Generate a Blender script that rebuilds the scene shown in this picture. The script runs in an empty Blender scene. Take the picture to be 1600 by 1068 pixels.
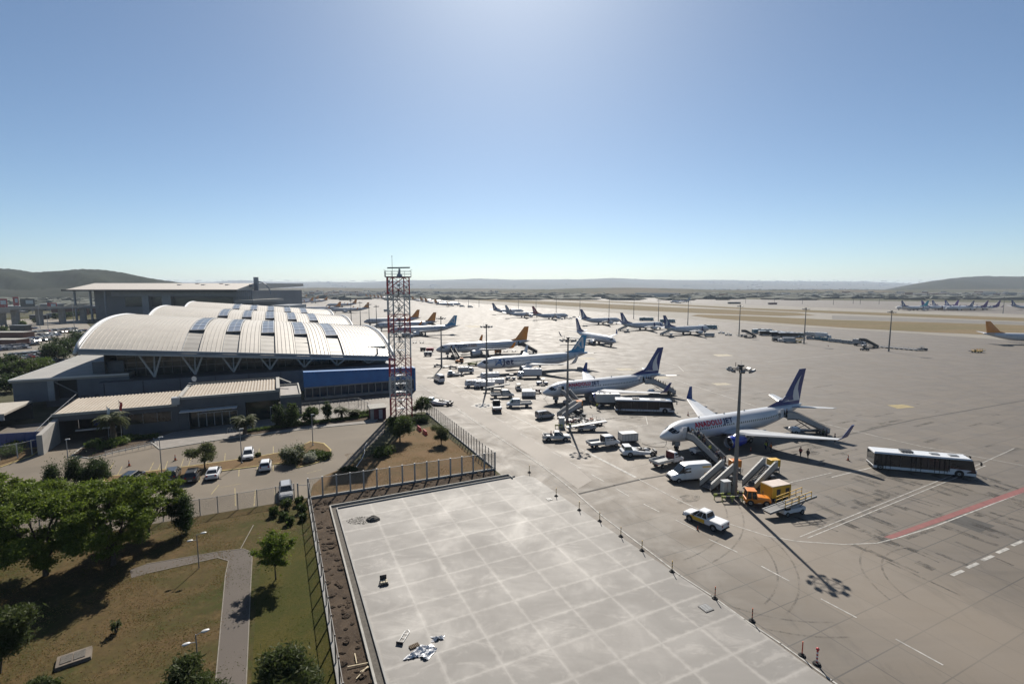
import bpy, bmesh, math, random
import numpy as np
from mathutils import Vector, Matrix
from mathutils.geometry import tessellate_polygon
R = math.radians
rnd = random.Random(11)
SC = bpy.context.scene
C = SC.collection
# ---------------------------------------------------------------- camera frame used to survey the site
F = 777.1; PITCH = R(6.24); EYE = 29.36
CP, SP = math.cos(PITCH), math.sin(PITCH)
PS = 0.444                                   # heading of the stands (nose to tail)
CA, SA = math.cos(PS), math.sin(PS)
def G(u, v, z=0.0):
    """surveyed point of the place: where the sight line through pixel (u, v) of the photo meets height z"""
    X, Y = u-800.0, 534.0-v
    d = (X, F*CP+Y*SP, -F*SP+Y*CP)
    t = (z-EYE)/d[2]
    return Vector((d[0]*t, d[1]*t, z))
def AB(a, b, z=0.0): return Vector((a*CA-b*SA, a*SA+b*CA, z))
def toab(p): return (p[0]*CA+p[1]*SA, -p[0]*SA+p[1]*CA)
def GD(u, depth, z=0.0): return Vector(((u-800)/F*(depth*CP-(z-EYE)*SP), depth, z))

# ---------------------------------------------------------------- object helpers
def tag(o, label=None, cat=None, group=None, kind=None):
    if label: o['label'] = label
    if cat: o['category'] = cat
    if group: o['group'] = group
    if kind: o['kind'] = kind
    return o
def thing(name, label, cat, loc=(0,0,0), rz=0.0, group=None):
    o = bpy.data.objects.new(name, None); C.objects.link(o)
    o.location = loc; o.rotation_euler = (0,0,rz); o.empty_display_size = .5
    return tag(o, label, cat, group)
def kids(o): return KID.get(o.name, [])
KID = {}
def copy_tree(o, parent=None):
    c = o.copy(); C.objects.link(c); c.parent = parent
    if parent: KID.setdefault(parent.name, []).append(c)
    for ch in list(kids(o)): copy_tree(ch, c)
    return c
def put(proto, name_used, loc, rz, label, group=None, cat=None):
    """first call moves the prototype itself, later calls copy it"""
    if name_used.get(proto.name): o = copy_tree(proto)
    else: o = proto; name_used[proto.name] = 1
    o.location = loc; o.rotation_euler = (0,0,rz); o['label'] = label
    if group: o['group'] = group
    elif 'group' in o.keys(): del o['group']
    if cat: o['category'] = cat
    return o
USED = {}
class MB:
    def __init__(s): s.v=[]; s.f=[]; s.m=[]
    def add(s, vs, fs, m=0):
        n=len(s.v); s.v += [tuple(v) for v in vs]; s.f += [tuple(i+n for i in f) for f in fs]; s.m += [m]*len(fs)
        return s
    def box(s, x0,x1,y0,y1,z0,z1, m=0):
        return s.add([(x,y,z) for z in (z0,z1) for y in (y0,y1) for x in (x0,x1)],
            [(0,2,3,1),(4,5,7,6),(0,1,5,4),(2,6,7,3),(0,4,6,2),(1,3,7,5)], m)
    def hexa(s, b, t, m=0):   # bottom 4 + top 4 points, counter-clockwise
        return s.add(list(b)+list(t), [(3,2,1,0),(4,5,6,7),(0,1,5,4),(1,2,6,5),(2,3,7,6),(3,0,4,7)], m)
    def bar(s, p, q, w, h=None, m=0):
        p=Vector(p); q=Vector(q); d=(q-p); L=d.length
        if L<1e-6: return s
        d/=L; up=Vector((0,0,1)) if abs(d.z)<.95 else Vector((1,0,0))
        x=d.cross(up).normalized(); y=x.cross(d); h=h or w
        r=[x*w/2+y*h/2, -x*w/2+y*h/2, -x*w/2-y*h/2, x*w/2-y*h/2]
        return s.add([p+k for k in r]+[q+k for k in r], [(3,2,1,0),(4,5,6,7),(0,1,5,4),(1,2,6,5),(2,3,7,6),(3,0,4,7)], m)
    def cyl(s, p, q, r0, r1=None, n=10, m=0, mc=None):
        p=Vector(p); q=Vector(q); r1=r0 if r1 is None else r1
        d=(q-p).normalized(); up=Vector((0,0,1)) if abs(d.z)<.95 else Vector((1,0,0))
        x=d.cross(up).normalized(); y=x.cross(d)
        a=[p+(x*math.cos(2*math.pi*i/n)+y*math.sin(2*math.pi*i/n))*r0 for i in range(n)]
        b=[q+(x*math.cos(2*math.pi*i/n)+y*math.sin(2*math.pi*i/n))*r1 for i in range(n)]
        s.add(a+b, [(i,(i+1)%n,(i+1)%n+n,i+n) for i in range(n)], m)
        mc=m if mc is None else mc
        s.add(a, [tuple(range(n-1,-1,-1))], mc)
        s.add(b, [tuple(range(n))], mc)
        return s
    def tube(s, pts, r, n=8, m=0):
        for a,b in zip(pts[:-1],pts[1:]): s.cyl(a,b,r,r,n,m)
        return s
    def loft(s, rings, m=0, cap=True, mats=None):
        n=len(rings[0]); k=len(rings)
        vs=[p for r in rings for p in r]; n0=len(s.v); s.v += [tuple(v) for v in vs]
        for j in range(k-1):
            for i in range(n):
                i2=(i+1)%n
                s.f.append(tuple(n0+q for q in (j*n+i,j*n+i2,(j+1)*n+i2,(j+1)*n+i))); s.m.append(mats[j] if mats else m)
        if cap:
            s.f.append(tuple(n0+q for q in range(n-1,-1,-1))); s.m.append(m)
            s.f.append(tuple(n0+(k-1)*n+q for q in range(n))); s.m.append(m)
        return s
    def prism(s, poly, axis, a, b, m=0):
        """poly of 2D points extruded along axis from a to b"""
        def P(u,v,w): return {'y':(u,w,v),'x':(w,u,v),'z':(u,v,w)}[axis]
        n=len(poly); vs=[P(u,v,a) for u,v in poly]+[P(u,v,b) for u,v in poly]
        return s.add(vs, [tuple(range(n)), tuple(range(2*n-1,n-1,-1))]+[(i,i+n,(i+1)%n+n,(i+1)%n) for i in range(n)], m)
    def blob(s, c, r, n=8, k=5, m=0, jit=0.0, rg=rnd):
        cx,cy,cz=c; rx,ry,rz=r if isinstance(r,tuple) else (r,r,r)
        rings=[]
        for j in range(k+1):
            t=math.pi*j/k; sr=max(math.sin(t),.02)
            rings.append([(cx+rx*sr*math.cos(2*math.pi*i/n)*(1+rg.uniform(-jit,jit)), cy+ry*sr*math.sin(2*math.pi*i/n)*(1+rg.uniform(-jit,jit)), cz-rz*math.cos(t)*(1+rg.uniform(-jit,jit))) for i in range(n)])
        return s.loft(rings, m)
    def sheet(s, poly, z, m=0):
        pts=[Vector((p[0],p[1],0)) for p in poly]
        tr=tessellate_polygon([pts])
        ar=sum(pts[i].x*pts[(i+1)%len(pts)].y-pts[(i+1)%len(pts)].x*pts[i].y for i in range(len(pts)))
        fs=[]
        for t in tr:
            a,b,c=[pts[i] for i in t]
            fs.append(tuple(t) if (b-a).cross(c-a).z>0 else tuple(reversed(t)))
        return s.add([(p.x,p.y,z) for p in pts], fs, m)
    def build(s, name, mats, parent=None, smooth=False, bevel=0, loc=None, normals=True):
        me=bpy.data.meshes.new(name); me.from_pydata(s.v, [], s.f)
        if not isinstance(mats,(list,tuple)): mats=[mats]
        for m in mats: me.materials.append(m)
        me.polygons.foreach_set('material_index', [min(i,len(mats)-1) for i in s.m])
        if smooth: me.polygons.foreach_set('use_smooth', [True]*len(s.f))
        me.update()
        if normals:
            bm=bmesh.new(); bm.from_mesh(me); bmesh.ops.recalc_face_normals(bm, faces=bm.faces); bm.to_mesh(me); bm.free()
        o=bpy.data.objects.new(name, me); C.objects.link(o)
        if parent: o.parent=parent; KID.setdefault(parent.name, []).append(o)
        if loc: o.location=loc
        if bevel:
            md=o.modifiers.new('bevel','BEVEL'); md.width=bevel; md.segments=2; md.limit_method='ANGLE'; md.angle_limit=R(40)
        return o
def smooth_by_angle(o, ang=35):
    me=o.data
    for p in me.polygons: p.use_smooth=True
    bm=bmesh.new(); bm.from_mesh(me)
    for e in bm.edges:
        e.smooth = len(e.link_faces)==2 and e.calc_face_angle(3.2)<R(ang)
    bm.to_mesh(me); bm.free()
    return o
# ---------------------------------------------------------------- materials
class NT:
    def __init__(s, name):
        s.mat=bpy.data.materials.new(name); s.mat.use_nodes=True; s.t=s.mat.node_tree; s.t.nodes.clear()
        s.out=s.n('ShaderNodeOutputMaterial'); s.b=s.n('ShaderNodeBsdfPrincipled'); s.l(s.b.outputs[0], s.out.inputs[0])
    def n(s, typ, **k):
        nd=s.t.nodes.new(typ)
        for a,b in k.items(): setattr(nd,a,b)
        return nd
    def l(s,a,b): s.t.links.new(a,b)
    def coord(s, which='Object', scale=(1,1,1), rot=0.0, loc=(0,0,0)):
        tc=s.n('ShaderNodeTexCoord'); mp=s.n('ShaderNodeMapping'); mp.inputs['Scale'].default_value=scale; mp.inputs['Rotation'].default_value=(0,0,rot); mp.inputs['Location'].default_value=loc
        s.l(tc.outputs[which], mp.inputs[0]); return mp.outputs[0]
    def noise(s, vec, scale=1, detail=4, rough=.55, dist=0):
        nd=s.n('ShaderNodeTexNoise'); nd.inputs['Scale'].default_value=scale; nd.inputs['Detail'].default_value=detail; nd.inputs['Roughness'].default_value=rough; nd.inputs['Distortion'].default_value=dist
        s.l(vec, nd.inputs['Vector']); return nd.outputs['Fac']
    def ramp(s, fac, p0, p1, a=0.0, b=1.0):
        nd=s.n('ShaderNodeMapRange'); nd.inputs[1].default_value=p0; nd.inputs[2].default_value=p1; nd.inputs[3].default_value=a; nd.inputs[4].default_value=b; nd.clamp=True
        s.l(fac, nd.inputs[0]); return nd.outputs[0]
    def mix(s, fac, a, b, mode='MIX'):
        nd=s.n('ShaderNodeMix', data_type='RGBA', blend_type=mode)
        if isinstance(fac,(int,float)): nd.inputs[0].default_value=fac
        else: s.l(fac, nd.inputs[0])
        for v,i in ((a,6),(b,7)):
            if isinstance(v,(tuple,list)): nd.inputs[i].default_value=(*v[:3],1)
            else: s.l(v, nd.inputs[i])
        return nd.outputs[2]
    def math(s, op, a, b=0.0, c=None):
        nd=s.n('ShaderNodeMath', operation=op)
        for i,v in enumerate((a,b) if c is None else (a,b,c)):
            if isinstance(v,(int,float)): nd.inputs[i].default_value=v
            else: s.l(v, nd.inputs[i])
        return nd.outputs[0]
    def set(s, k, v):
        if isinstance(v,(int,float)): s.b.inputs[k].default_value=v
        elif isinstance(v,tuple): s.b.inputs[k].default_value=(*v,1)
        else: s.l(v, s.b.inputs[k])
    def bump(s, h, dist=.02, strength=.5):
        nd=s.n('ShaderNodeBump'); nd.inputs['Distance'].default_value=dist; nd.inputs['Strength'].default_value=strength
        s.l(h, nd.inputs['Height']); s.l(nd.outputs[0], s.b.inputs['Normal'])
MC={}
def mat(name, col, rough=.6, metal=0.0, var=.12, scale=1.5, coat=0.0, bump=0.0, coord='Object', detail=3):
    if name in MC: return MC[name]
    t=NT(name); v=t.coord(coord)
    nz=t.noise(v, scale, detail)
    lo=tuple(c*(1-var) for c in col); hi=tuple(min(1,c*(1+var)) for c in col)
    t.set('Base Color', t.mix(t.ramp(nz,.3,.7), lo, hi)); t.set('Roughness', rough); t.set('Metallic', metal)
    if coat: t.set('Coat Weight', coat); t.set('Coat Roughness', .08)
    if bump: t.bump(nz, bump, .6)
    MC[name]=t.mat; return t.mat
def glass(name, col=(.02,.025,.03), rough=.08):
    if name in MC: return MC[name]
    t=NT(name); v=t.coord('Object'); nz=t.noise(v,.8,2)
    t.set('Base Color', t.mix(nz, tuple(c*.7 for c in col), tuple(c*1.3 for c in col))); t.set('Roughness', rough); t.set('Specular IOR Level', .6)
    MC[name]=t.mat; return t.mat
PAINT=lambda n,c,r=.35: mat(n,c,r,0,.05,.7,coat=.3)
m_white=PAINT('white_paint',(.72,.73,.74)); m_offwhite=PAINT('off_white_paint',(.55,.55,.53),.45)
m_dark=mat('dark_metal',(.035,.036,.04),.5); m_black=mat('black_rubber',(.012,.012,.012),.85); m_hub=mat('wheel_rim',(.35,.36,.37),.4,.6)
m_grey=mat('grey_metal',(.22,.23,.24),.45,.3); m_lgrey=mat('light_grey_metal',(.42,.43,.44),.45,.2); m_steel=mat('galvanised_steel',(.30,.31,.32),.45,.5)
m_glass=glass('vehicle_glass'); m_navy=PAINT('navy_paint',(.008,.032,.19)); m_orange=PAINT('orange_paint',(.75,.24,.015)); m_yellow=PAINT('yellow_paint',(.72,.42,.02),.45)
m_red=PAINT('red_paint',(.50,.02,.03)); m_teal=PAINT('teal_paint',(.01,.16,.22)); m_blue=PAINT('blue_paint',(.01,.05,.22)); m_silver=PAINT('silver_paint',(.36,.37,.38),.3); m_anthr=PAINT('dark_grey_paint',(.045,.048,.052),.3)
m_blackp=PAINT('black_paint',(.012,.013,.016),.25); m_maroon=PAINT('maroon_paint',(.12,.008,.015)); m_purple=PAINT('purple_paint',(.10,.03,.22)); m_sky=PAINT('sky_blue_paint',(.004,.27,.52)); m_cyan=PAINT('cyan_paint',(.02,.34,.45))
m_lamp=mat('headlamp_glass',(.6,.6,.6),.15); m_tail=mat('red_tail_lamp',(.3,.01,.01),.25)
m_orange2=PAINT('tail_orange_paint',(.80,.27,.02),.4)
# ================================================================ ground
def grid_lines(t, axis_val, period, off, half):
    x=t.math('DIVIDE', t.math('SUBTRACT', axis_val, off), period)
    fr=t.math('FRACT', t.math('ADD', x, 0.5))
    d=t.math('MULTIPLY', t.math('ABSOLUTE', t.math('SUBTRACT', fr, .5)), period)
    return t.math('LESS_THAN', d, half), t.math('FLOOR', t.math('ADD', x, .0)), d
def concrete(name, base, pa, oa, pb, ob, dark, half, tint=.08, streak=.18, rough=.75, whitelines=False, stains=True):
    t=NT(name); v=t.coord('Object', rot=-PS)
    sx=t.n('ShaderNodeSeparateXYZ'); t.l(v, sx.inputs[0]); a,b=sx.outputs[0],sx.outputs[1]
    la,fa,da=grid_lines(t,a,pa,oa,half); lb,fb,db=grid_lines(t,b,pb,ob,half*(1.15 if not whitelines else 1.5))
    cx=t.n('ShaderNodeCombineXYZ'); t.l(fa,cx.inputs[0]); t.l(fb,cx.inputs[1])
    wn=t.n('ShaderNodeTexWhiteNoise', noise_dimensions='3D'); t.l(cx.outputs[0], wn.inputs['Vector'])
    big=t.noise(v,.012,5,.6); mid=t.noise(v,.16,6,.65,.6); fine=t.noise(v,3.0,5,.7)
    v2=t.coord('Object', scale=(.05,.42,1), rot=-PS-R(4)); st=t.noise(v2,1.0,6,.62,.4)
    c=t.mix(t.ramp(wn.outputs['Value'],0,1), tuple(x*(1-tint) for x in base), tuple(x*(1+tint) for x in base))
    c=t.mix(t.ramp(big,.35,.65,0,.45), c, tuple(x*.78 for x in base))
    c=t.mix(t.ramp(st,.45,.75,0,streak*3), c, tuple(x*.62 for x in base))
    c=t.mix(t.ramp(mid,.50,.78,0,.5), c, tuple(min(1,x*(1.22 if not whitelines else 1.3)) for x in base))
    c=t.mix(t.ramp(mid,.42,.22,0,.45), c, tuple(x*.75 for x in base))
    c=t.mix(t.ramp(fine,.3,.8,0,.22), c, tuple(x*.8 for x in base))
    if stains:
        v3=t.coord('Object', scale=(.35,.10,1), rot=-PS+R(25)); s3=t.noise(v3,1.0,7,.7,.3)
        c=t.mix(t.ramp(s3,.56,.70,0,.6), c, tuple(x*.42 for x in base))
    line=t.math('MAXIMUM',la,lb)
    if whitelines:
        # broad pale bands of laitance either side of the joints
        wob=t.noise(v,1.2,4,.6)
        bw=t.math('MINIMUM', da, db)
        band=t.ramp(t.math('ADD', bw, t.math('MULTIPLY',wob,.85)), .70,.40,0,.8)
        c=t.mix(band, c, tuple(min(1,x*1.42) for x in base))
        c=t.mix(t.math('MULTIPLY',line,.35), c, dark)
        v4=t.coord('Object', scale=(.5,.9,1), rot=-PS); sp=t.noise(v4,.42,6,.72,1.2)
        c=t.mix(t.ramp(sp,.54,.66,0,.6), c, tuple(min(1,x*1.42) for x in base)); c=t.mix(t.ramp(sp,.42,.30,0,.4), c, tuple(x*.8 for x in base))
    else:
        c=t.mix(t.math('MULTIPLY',line,.9), c, dark)
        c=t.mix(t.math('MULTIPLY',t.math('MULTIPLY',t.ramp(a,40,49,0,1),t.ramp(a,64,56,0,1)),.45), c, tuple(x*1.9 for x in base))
    t.set('Base Color', c); t.set('Roughness', t.ramp(mid,.3,.7,rough-.14,rough+.06)); t.set('Specular IOR Level',.5)
    t.bump(fine,.006,.4)
    return t.mat
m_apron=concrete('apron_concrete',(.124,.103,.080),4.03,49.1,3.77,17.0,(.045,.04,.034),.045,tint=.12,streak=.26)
m_slab=concrete('new_slab_concrete',(.215,.203,.187),4.3,14.8,3.45,36.2,(.30,.29,.27),.05,tint=.14,streak=.16,whitelines=True,stains=False)
def earth(name, cols, sc=.3, rough=.95, bump=.03, stretch=(1,1,1)):
    t=NT(name); v=t.coord('Object',scale=stretch); n1=t.noise(v,sc,9,.68,.5); n2=t.noise(v,sc*9,6,.75); n3=t.noise(v,sc*30,4,.8)
    c=t.mix(t.ramp(n1,.42,.58), cols[0], cols[1]); c=t.mix(t.ramp(n2,.5,.72,0,.75), c, cols[2]); c=t.mix(t.ramp(n3,.42,.62,0,.65), c, tuple(x*.5 for x in cols[0]))
    t.set('Base Color',c); t.set('Roughness',rough); t.set('Specular IOR Level',.1); t.bump(n3,bump,.8)
    return t.mat
m_lawn=earth('park_grass',((.108,.074,.034),(.046,.054,.013),(.15,.10,.048)),.07)
m_lawn2=earth('green_grass',((.052,.056,.012),(.078,.068,.016),(.10,.075,.028)),.22)
m_dry=earth('dry_grass',((.185,.12,.064),(.14,.10,.05),(.23,.155,.085)),.25)
m_field=earth('dry_field',((.10,.095,.055),(.065,.072,.038),(.15,.13,.085)),.006,stretch=(1,1,1),bump=.0)
m_stripg=earth('runway_grass',((.21,.155,.085),(.15,.13,.065),(.26,.20,.12)),.02,stretch=(.4,2,1),bump=.0)
m_soil=earth('dug_soil',((.105,.078,.056),(.06,.045,.034),(.18,.145,.11)),.5,bump=.08)
m_gravel=earth('gravel',((.15,.14,.125),(.20,.185,.165),(.10,.09,.08)),2.5,bump=.05)
def asphalt(name, base):
    t=NT(name); v=t.coord('Object'); n1=t.noise(v,.09,6,.6,.5); n2=t.noise(v,1.1,5,.7); n3=t.noise(v,18,3,.6)
    c=t.mix(t.ramp(n1,.35,.65), tuple(x*.86 for x in base), tuple(x*1.12 for x in base)); c=t.mix(t.ramp(n2,.58,.75,0,.4), c, tuple(x*.6 for x in base)); c=t.mix(t.ramp(n3,.3,.7,0,.3), c, tuple(x*.75 for x in base))
    t.set('Base Color',c); t.set('Roughness',.85); t.set('Specular IOR Level',.3); t.bump(n3,.008,.5); return t.mat
m_lot=asphalt('car_park_asphalt',(.17,.142,.108)); m_path=asphalt('park_path_paving',(.105,.088,.075)); m_road=asphalt('service_road_surface',(.36,.33,.295)); m_carpark=asphalt('far_car_park_asphalt',(.24,.215,.18)); m_taxi=asphalt('taxiway_surface',(.24,.22,.185)); m_runway=asphalt('runway_surface',(.15,.14,.125))
m_line=mat('white_road_paint',(.36,.35,.325),.75,0,.45,1.5,detail=6); m_yline=mat('yellow_road_paint',(.27,.21,.08),.7,0,.4,1.5,detail=6); m_rline=mat('red_road_paint',(.19,.055,.05),.75,0,.2,1.2,detail=6); m_patch=mat('patched_concrete',(.055,.052,.048),.9,0,.3,.6,detail=6)
m_kerb=mat('kerb_concrete',(.34,.33,.30),.85,0,.15,2); m_conc=mat('wall_concrete',(.30,.295,.28),.85,0,.18,.5,detail=6)
def struct(name, poly, z, m, kind='structure', label=None):
    o=MB().sheet(poly,z).build(name,m,normals=False); return tag(o,label,None,None,kind)
P=lambda *a:[G(*q) for q in a]
def grid_sheet(name, x0,x1,y0,y1,nx,ny,z,m):
    mb=MB(); vs=[(x0+(x1-x0)*i/nx,y0+(y1-y0)*j/ny,z) for j in range(ny+1) for i in range(nx+1)]
    mb.add(vs,[(j*(nx+1)+i,j*(nx+1)+i+1,(j+1)*(nx+1)+i+1,(j+1)*(nx+1)+i) for j in range(ny) for i in range(nx)])
    return tag(mb.build(name,m,normals=False),kind='structure')
grid_sheet('ground',-9000,9000,-60,14000,20,20,0,m_field)
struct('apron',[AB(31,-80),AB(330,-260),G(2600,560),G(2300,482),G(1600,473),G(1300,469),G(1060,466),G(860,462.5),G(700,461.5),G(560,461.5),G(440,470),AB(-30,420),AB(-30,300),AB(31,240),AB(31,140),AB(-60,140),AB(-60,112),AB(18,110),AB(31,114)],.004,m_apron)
struct('new_concrete_slab',[AB(6.3,-20),AB(36.2,-20),AB(36.2,20),AB(36.4,30),AB(35.6,48),AB(35.2,66),AB(34.2,67.4),AB(6.3,67.3)],.03,m_slab)
struct('parking_lot',[AB(-90,72.9),AB(3,72.9)]+P((489,757),(508,742),(545,728),(562,709),(585,690),(600,676),(603,655))+[AB(18,119),AB(-90,119)],.012,m_lot)
struct('park_lawn',[AB(-80,-20),AB(3,-20),AB(3,72.8),AB(-80,72.8)],.008,m_lawn)
struct('green_lawn',[AB(-2.9,-20),AB(2.9,-20),AB(2.9,58),AB(1.0,63),AB(-2.4,61),AB(-2.9,50)],.014,m_lawn2)
struct('dry_lawn',[AB(3.2,72.7)]+P((489,757),(508,742),(545,728),(570,716),(597,700),(632,677),(672,666),(682,671))+[AB(30.7,72.7)],.02,m_dry)
struct('dug_soil_strip',[AB(3.1,-20),AB(5.3,-20),AB(5.3,68.4),AB(30.5,68.9),AB(30.5,72.2),AB(3.1,72.0)],.012,m_soil)
struct('gravel_channel',[AB(5.55,-20),AB(6.2,-20),AB(6.2,67.5),AB(31.5,67.5),AB(31.5,68.2),AB(5.55,68.2)],.02,m_gravel)
struct('park_path',P((335,1085),(352,900),(357,876),(340,871),(232,895),(205,903),(203,890),(228,881),(345,861),(380,857),(392,862),(394,872),(391,930),(384,1085)),.02,m_path)
# dug earth, lumps
mb=MB(); rg=random.Random(5)
for i in range(230):
    a=rg.uniform(3.3,5.2); b=rg.uniform(18,71)
    if rg.random()<.35: a=rg.uniform(5,30); b=rg.uniform(68.9,71.8)
    p=AB(a,b); r=rg.uniform(.08,.38)
    mb.blob((p.x,p.y,.0),(r*rg.uniform(.8,1.5),r*rg.uniform(.8,1.5),r*.55),7,4,jit=.25,rg=rg)
tag(mb.build('dug_soil_clods',m_soil),'loose clods of dug brown soil beside the fence','soil',None,'stuff')
# kerbs of the channel + slab
def wallstrip(mb, pts, w, z0, z1, m=0):
    for p,q in zip(pts[:-1],pts[1:]):
        p=Vector((p[0],p[1],0)); q=Vector((q[0],q[1],0)); d=(q-p).normalized(); n=Vector((-d.y,d.x,0))*w/2
        mb.hexa([p-n+Vector((0,0,z0)),q-n+Vector((0,0,z0)),q+n+Vector((0,0,z0)),p+n+Vector((0,0,z0))],[p-n+Vector((0,0,z1)),q-n+Vector((0,0,z1)),q+n+Vector((0,0,z1)),p+n+Vector((0,0,z1))],m)
mb=MB(); wallstrip(mb,[AB(5.43,-20),AB(5.43,68.4),AB(31.9,68.4),AB(31.9,66.9)],.18,0,.28)
tag(mb.build('channel_kerb',m_kerb),kind='structure')
mb=MB(); wallstrip(mb,[AB(6.2,-20),AB(6.2,67.45),AB(32.6,67.45)],.14,0,.22)
tag(mb.build('slab_edge_kerb',m_conc),kind='structure')
# runway side
struct('taxiway',P((1600,533),(2200,566),(2200,506),(1600,491),(1300,481),(1060,473),(860,466),(720,463),(640,463),(690,469),(760,475),(900,484),(1060,497),(1200,508),(1400,519)),.05,m_taxi)
for nm,pl in (('grass_strip',((1600,525.5),(2000,545),(2000,519),(1600,508),(1450,503.5),(1300,499.5),(1180,494),(1090,491.3),(1079,493),(1110,497),(1200,503.5),(1320,512),(1450,519))),
              ('grass_strip',((1275,492.5),(1245,488.5),(1160,484.5),(1060,480.5),(940,474.5),(800,468.5),(740,466.3),(700,465.6),(735,468.3),(800,472.5),(900,479),(1000,485),(1100,489.5),(1220,493.5))),
              ('verge_strip',((1600,502),(2100,521),(2100,513),(1600,496.6),(1300,485.6),(1180,481.6),(1060,475.5),(960,471),(860,467),(780,464.6),(860,467.9),(960,472.4),(1060,477.6),(1180,484.2),(1300,489.4)))):
    struct(nm,P(*pl),.10,m_stripg)
struct('runway',P((1600,508),(2000,519.5),(2000,513.5),(1600,503.5),(1300,494),(1180,489),(1060,483.5),(1060,481.5),(1300,491),(1600,503.2)) and P((2000,519),(1600,507.6),(1300,498.5),(1300,492.5),(1600,503),(2000,513)),.08,m_runway)
# ---- painted markings
def stripe(mb, pts, w, z=.016):
    for p,q in zip(pts[:-1],pts[1:]):
        p=Vector((p[0],p[1],0)); q=Vector((q[0],q[1],0)); d=(q-p).normalized(); n=Vector((-d.y,d.x,0))*w/2; e=d*w*.2
        mb.add([(p-n-e)+Vector((0,0,z)),(q-n+e)+Vector((0,0,z)),(q+n+e)+Vector((0,0,z)),(p+n-e)+Vector((0,0,z))],[(0,1,2,3)])
mw=MB()
stripe(mw,P((640,592),(660,604.6),(678,616),(715,640),(744,659.5),(780,684),(815.5,706.6),(848,728.6),(872,747),(900,770),(941,806),(1022,866.7),(1062.5,898.4),(1111.6,930),(1163.5,967.6),(1220,1005),(1300,1063),(1370,1115)),.16,.040)
stripe(mw,P((640,563),(660,573.7),(695.6,592.4),(753.6,625),(792,644),(855,676.5),(914,704.5)),.22); stripe(mw,P((914,704.5),(993,745)),.5)
stripe(mw,P((998,748),(1060,781),(1160,838),(1222,862),(1290,881)) and P((998,748),(1056,778.6),(1140,818),(1200,837),(1245,845),(1320,850),(1370,848),(1402,840)),.14)
for a,b in (((1190,884),(1233,907)),((1283,935),(1338,964)),((1400,998),(1473,1038)),((1108,842),(1152,862)),((1056,812),(1090,829)),((1006,787),(1030,799)),((924,740.7),(944,751.7)),((962,762.6),(983,775)),((890,721),(907.6,731.4)),((861,704.5),(877,713)),((836,690),(849,697)),((813,677),(825,683.8)),((792,664),(804,671)),((773,652),(787.5,659.6)),((748,638),(758,644))):
    stripe(mw,P(a,b),.15)
stripe(mw,P((1250,838),(1530,725),(1585,700)),.12); stripe(mw,P((1262,840),(1540,727)),.12)
stripe(mw,P((1402,840),(1460,822),(1600,768),(1700,730)),.16)
for i in range(6):
    stripe(mw,[G(1488+i*23.5,898-i*11.6),G(1504+i*23.5,891-i*11.6)],.36)
stripe(mw,P((1040,588),(1180,634),(1330,672),(1440,697),(1600,727)),.18); stripe(mw,P((870,560),(960,585),(1040,612),(1105,633)),.18)
stripe(mw,P((980,668),(1012,663),(1009,650)),.16); stripe(mw,P((1300,745),(1362,730)),.18); stripe(mw,P((985,555),(1060,560)),.14)
stripe(mw,P((1180,770),(1240,752),(1300,738)),.12); stripe(mw,P((730,521),(830,542),(930,565)),.3); stripe(mw,P((940,540),(1060,572),(1068,580)),.2)
stripe(mw,P((828,646),(868,636),(900,643)),.16); stripe(mw,P((900,655),(960,651)),.16)
stripe(mw,P((1200,565),(1330,552),(1440,549)),.25); stripe(mw,P((760,498),(900,506),(1000,520)),.5); stripe(mw,P((690,492),(830,520),(900,535)),.5)
mk=MB(); stripe(mk,P((905,771),(960,758),(998.6,749),(1046,741),(1120.6,724.5),(1221.8,703),(1323,679),(1430,655),(1600,625.5),(1900,583)),.42,.0125); tag(mk.build('drain_channel',mat('channel_grate',(.05,.045,.04),.9,0,.4,.6),normals=False),kind='structure')
tag(mw.build('white_road_marking',m_line,normals=False),kind='structure')
mr=MB(); mr.sheet(P((1381,838.5),(1394,841.5),(1600,768.8),(1700,732),(1700,724),(1600,760.5)),.018)
tag(mr.build('red_road_marking',m_rline,normals=False),kind='structure')
mp=MB(); mp.sheet([AB(75.5,27.4),AB(79.4,27.4),AB(79.4,31.0),AB(75.5,31.0)],.013)
tag(mp.build('repaired_apron_patch',m_patch,normals=False),kind='structure')
my=MB()
my.sheet(P((1386,632.5),(1412,631.5),(1430,636),(1402,638)),.014)
mc=MB()
for u,v in ((1126,600),(975,577),(860,552),(1128,555),(915,560),(740,510),(1030,590)): mc.sheet(P((u-15,v-1.6),(u+8,v-2),(u+18,v+.7),(u-6,v+1.8)),.014)
tag(mc.build('worn_cream_marking',mat('worn_cream_paint',(.33,.29,.21),.8,0,.3,1.5),normals=False),kind='structure')
for u in (196,211,290,302,326): pass
for u,v,u2,v2 in ((160,752,178,722),(178,752,191,728),(227,748,240,722),(241,747,252,722),(254,744,262,720),(279,741,287,716),(291,738,299,714),(320,735,327,710),(350,730,352,708),(403,725,405,700),(427,717,427,697),
                  (281,760,286,742),(311,753,314,740),(341,748,345,733),(373,744,374,727),(402,737,402,723),(427,736,427,722),(367,762,368,790),(397,790,399,765),(430,785,430,763),(330,772,342,757)):
    stripe(my,P((u,v),(u2,v2)),.13,.018)
stripe(my,P((345,761),(378,755)),.12,.018); stripe(my,P((480,739),(503,733)),.12,.018)
tag(my.build('yellow_road_marking',m_yline,normals=False),kind='structure')
struct('service_road',P((640,578),(700,607),(760,642),(820,677),(880,712),(925,750),(903,763),(850,724),(782,681),(717,637),(660,600),(630,586)),.010,m_road)
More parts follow.
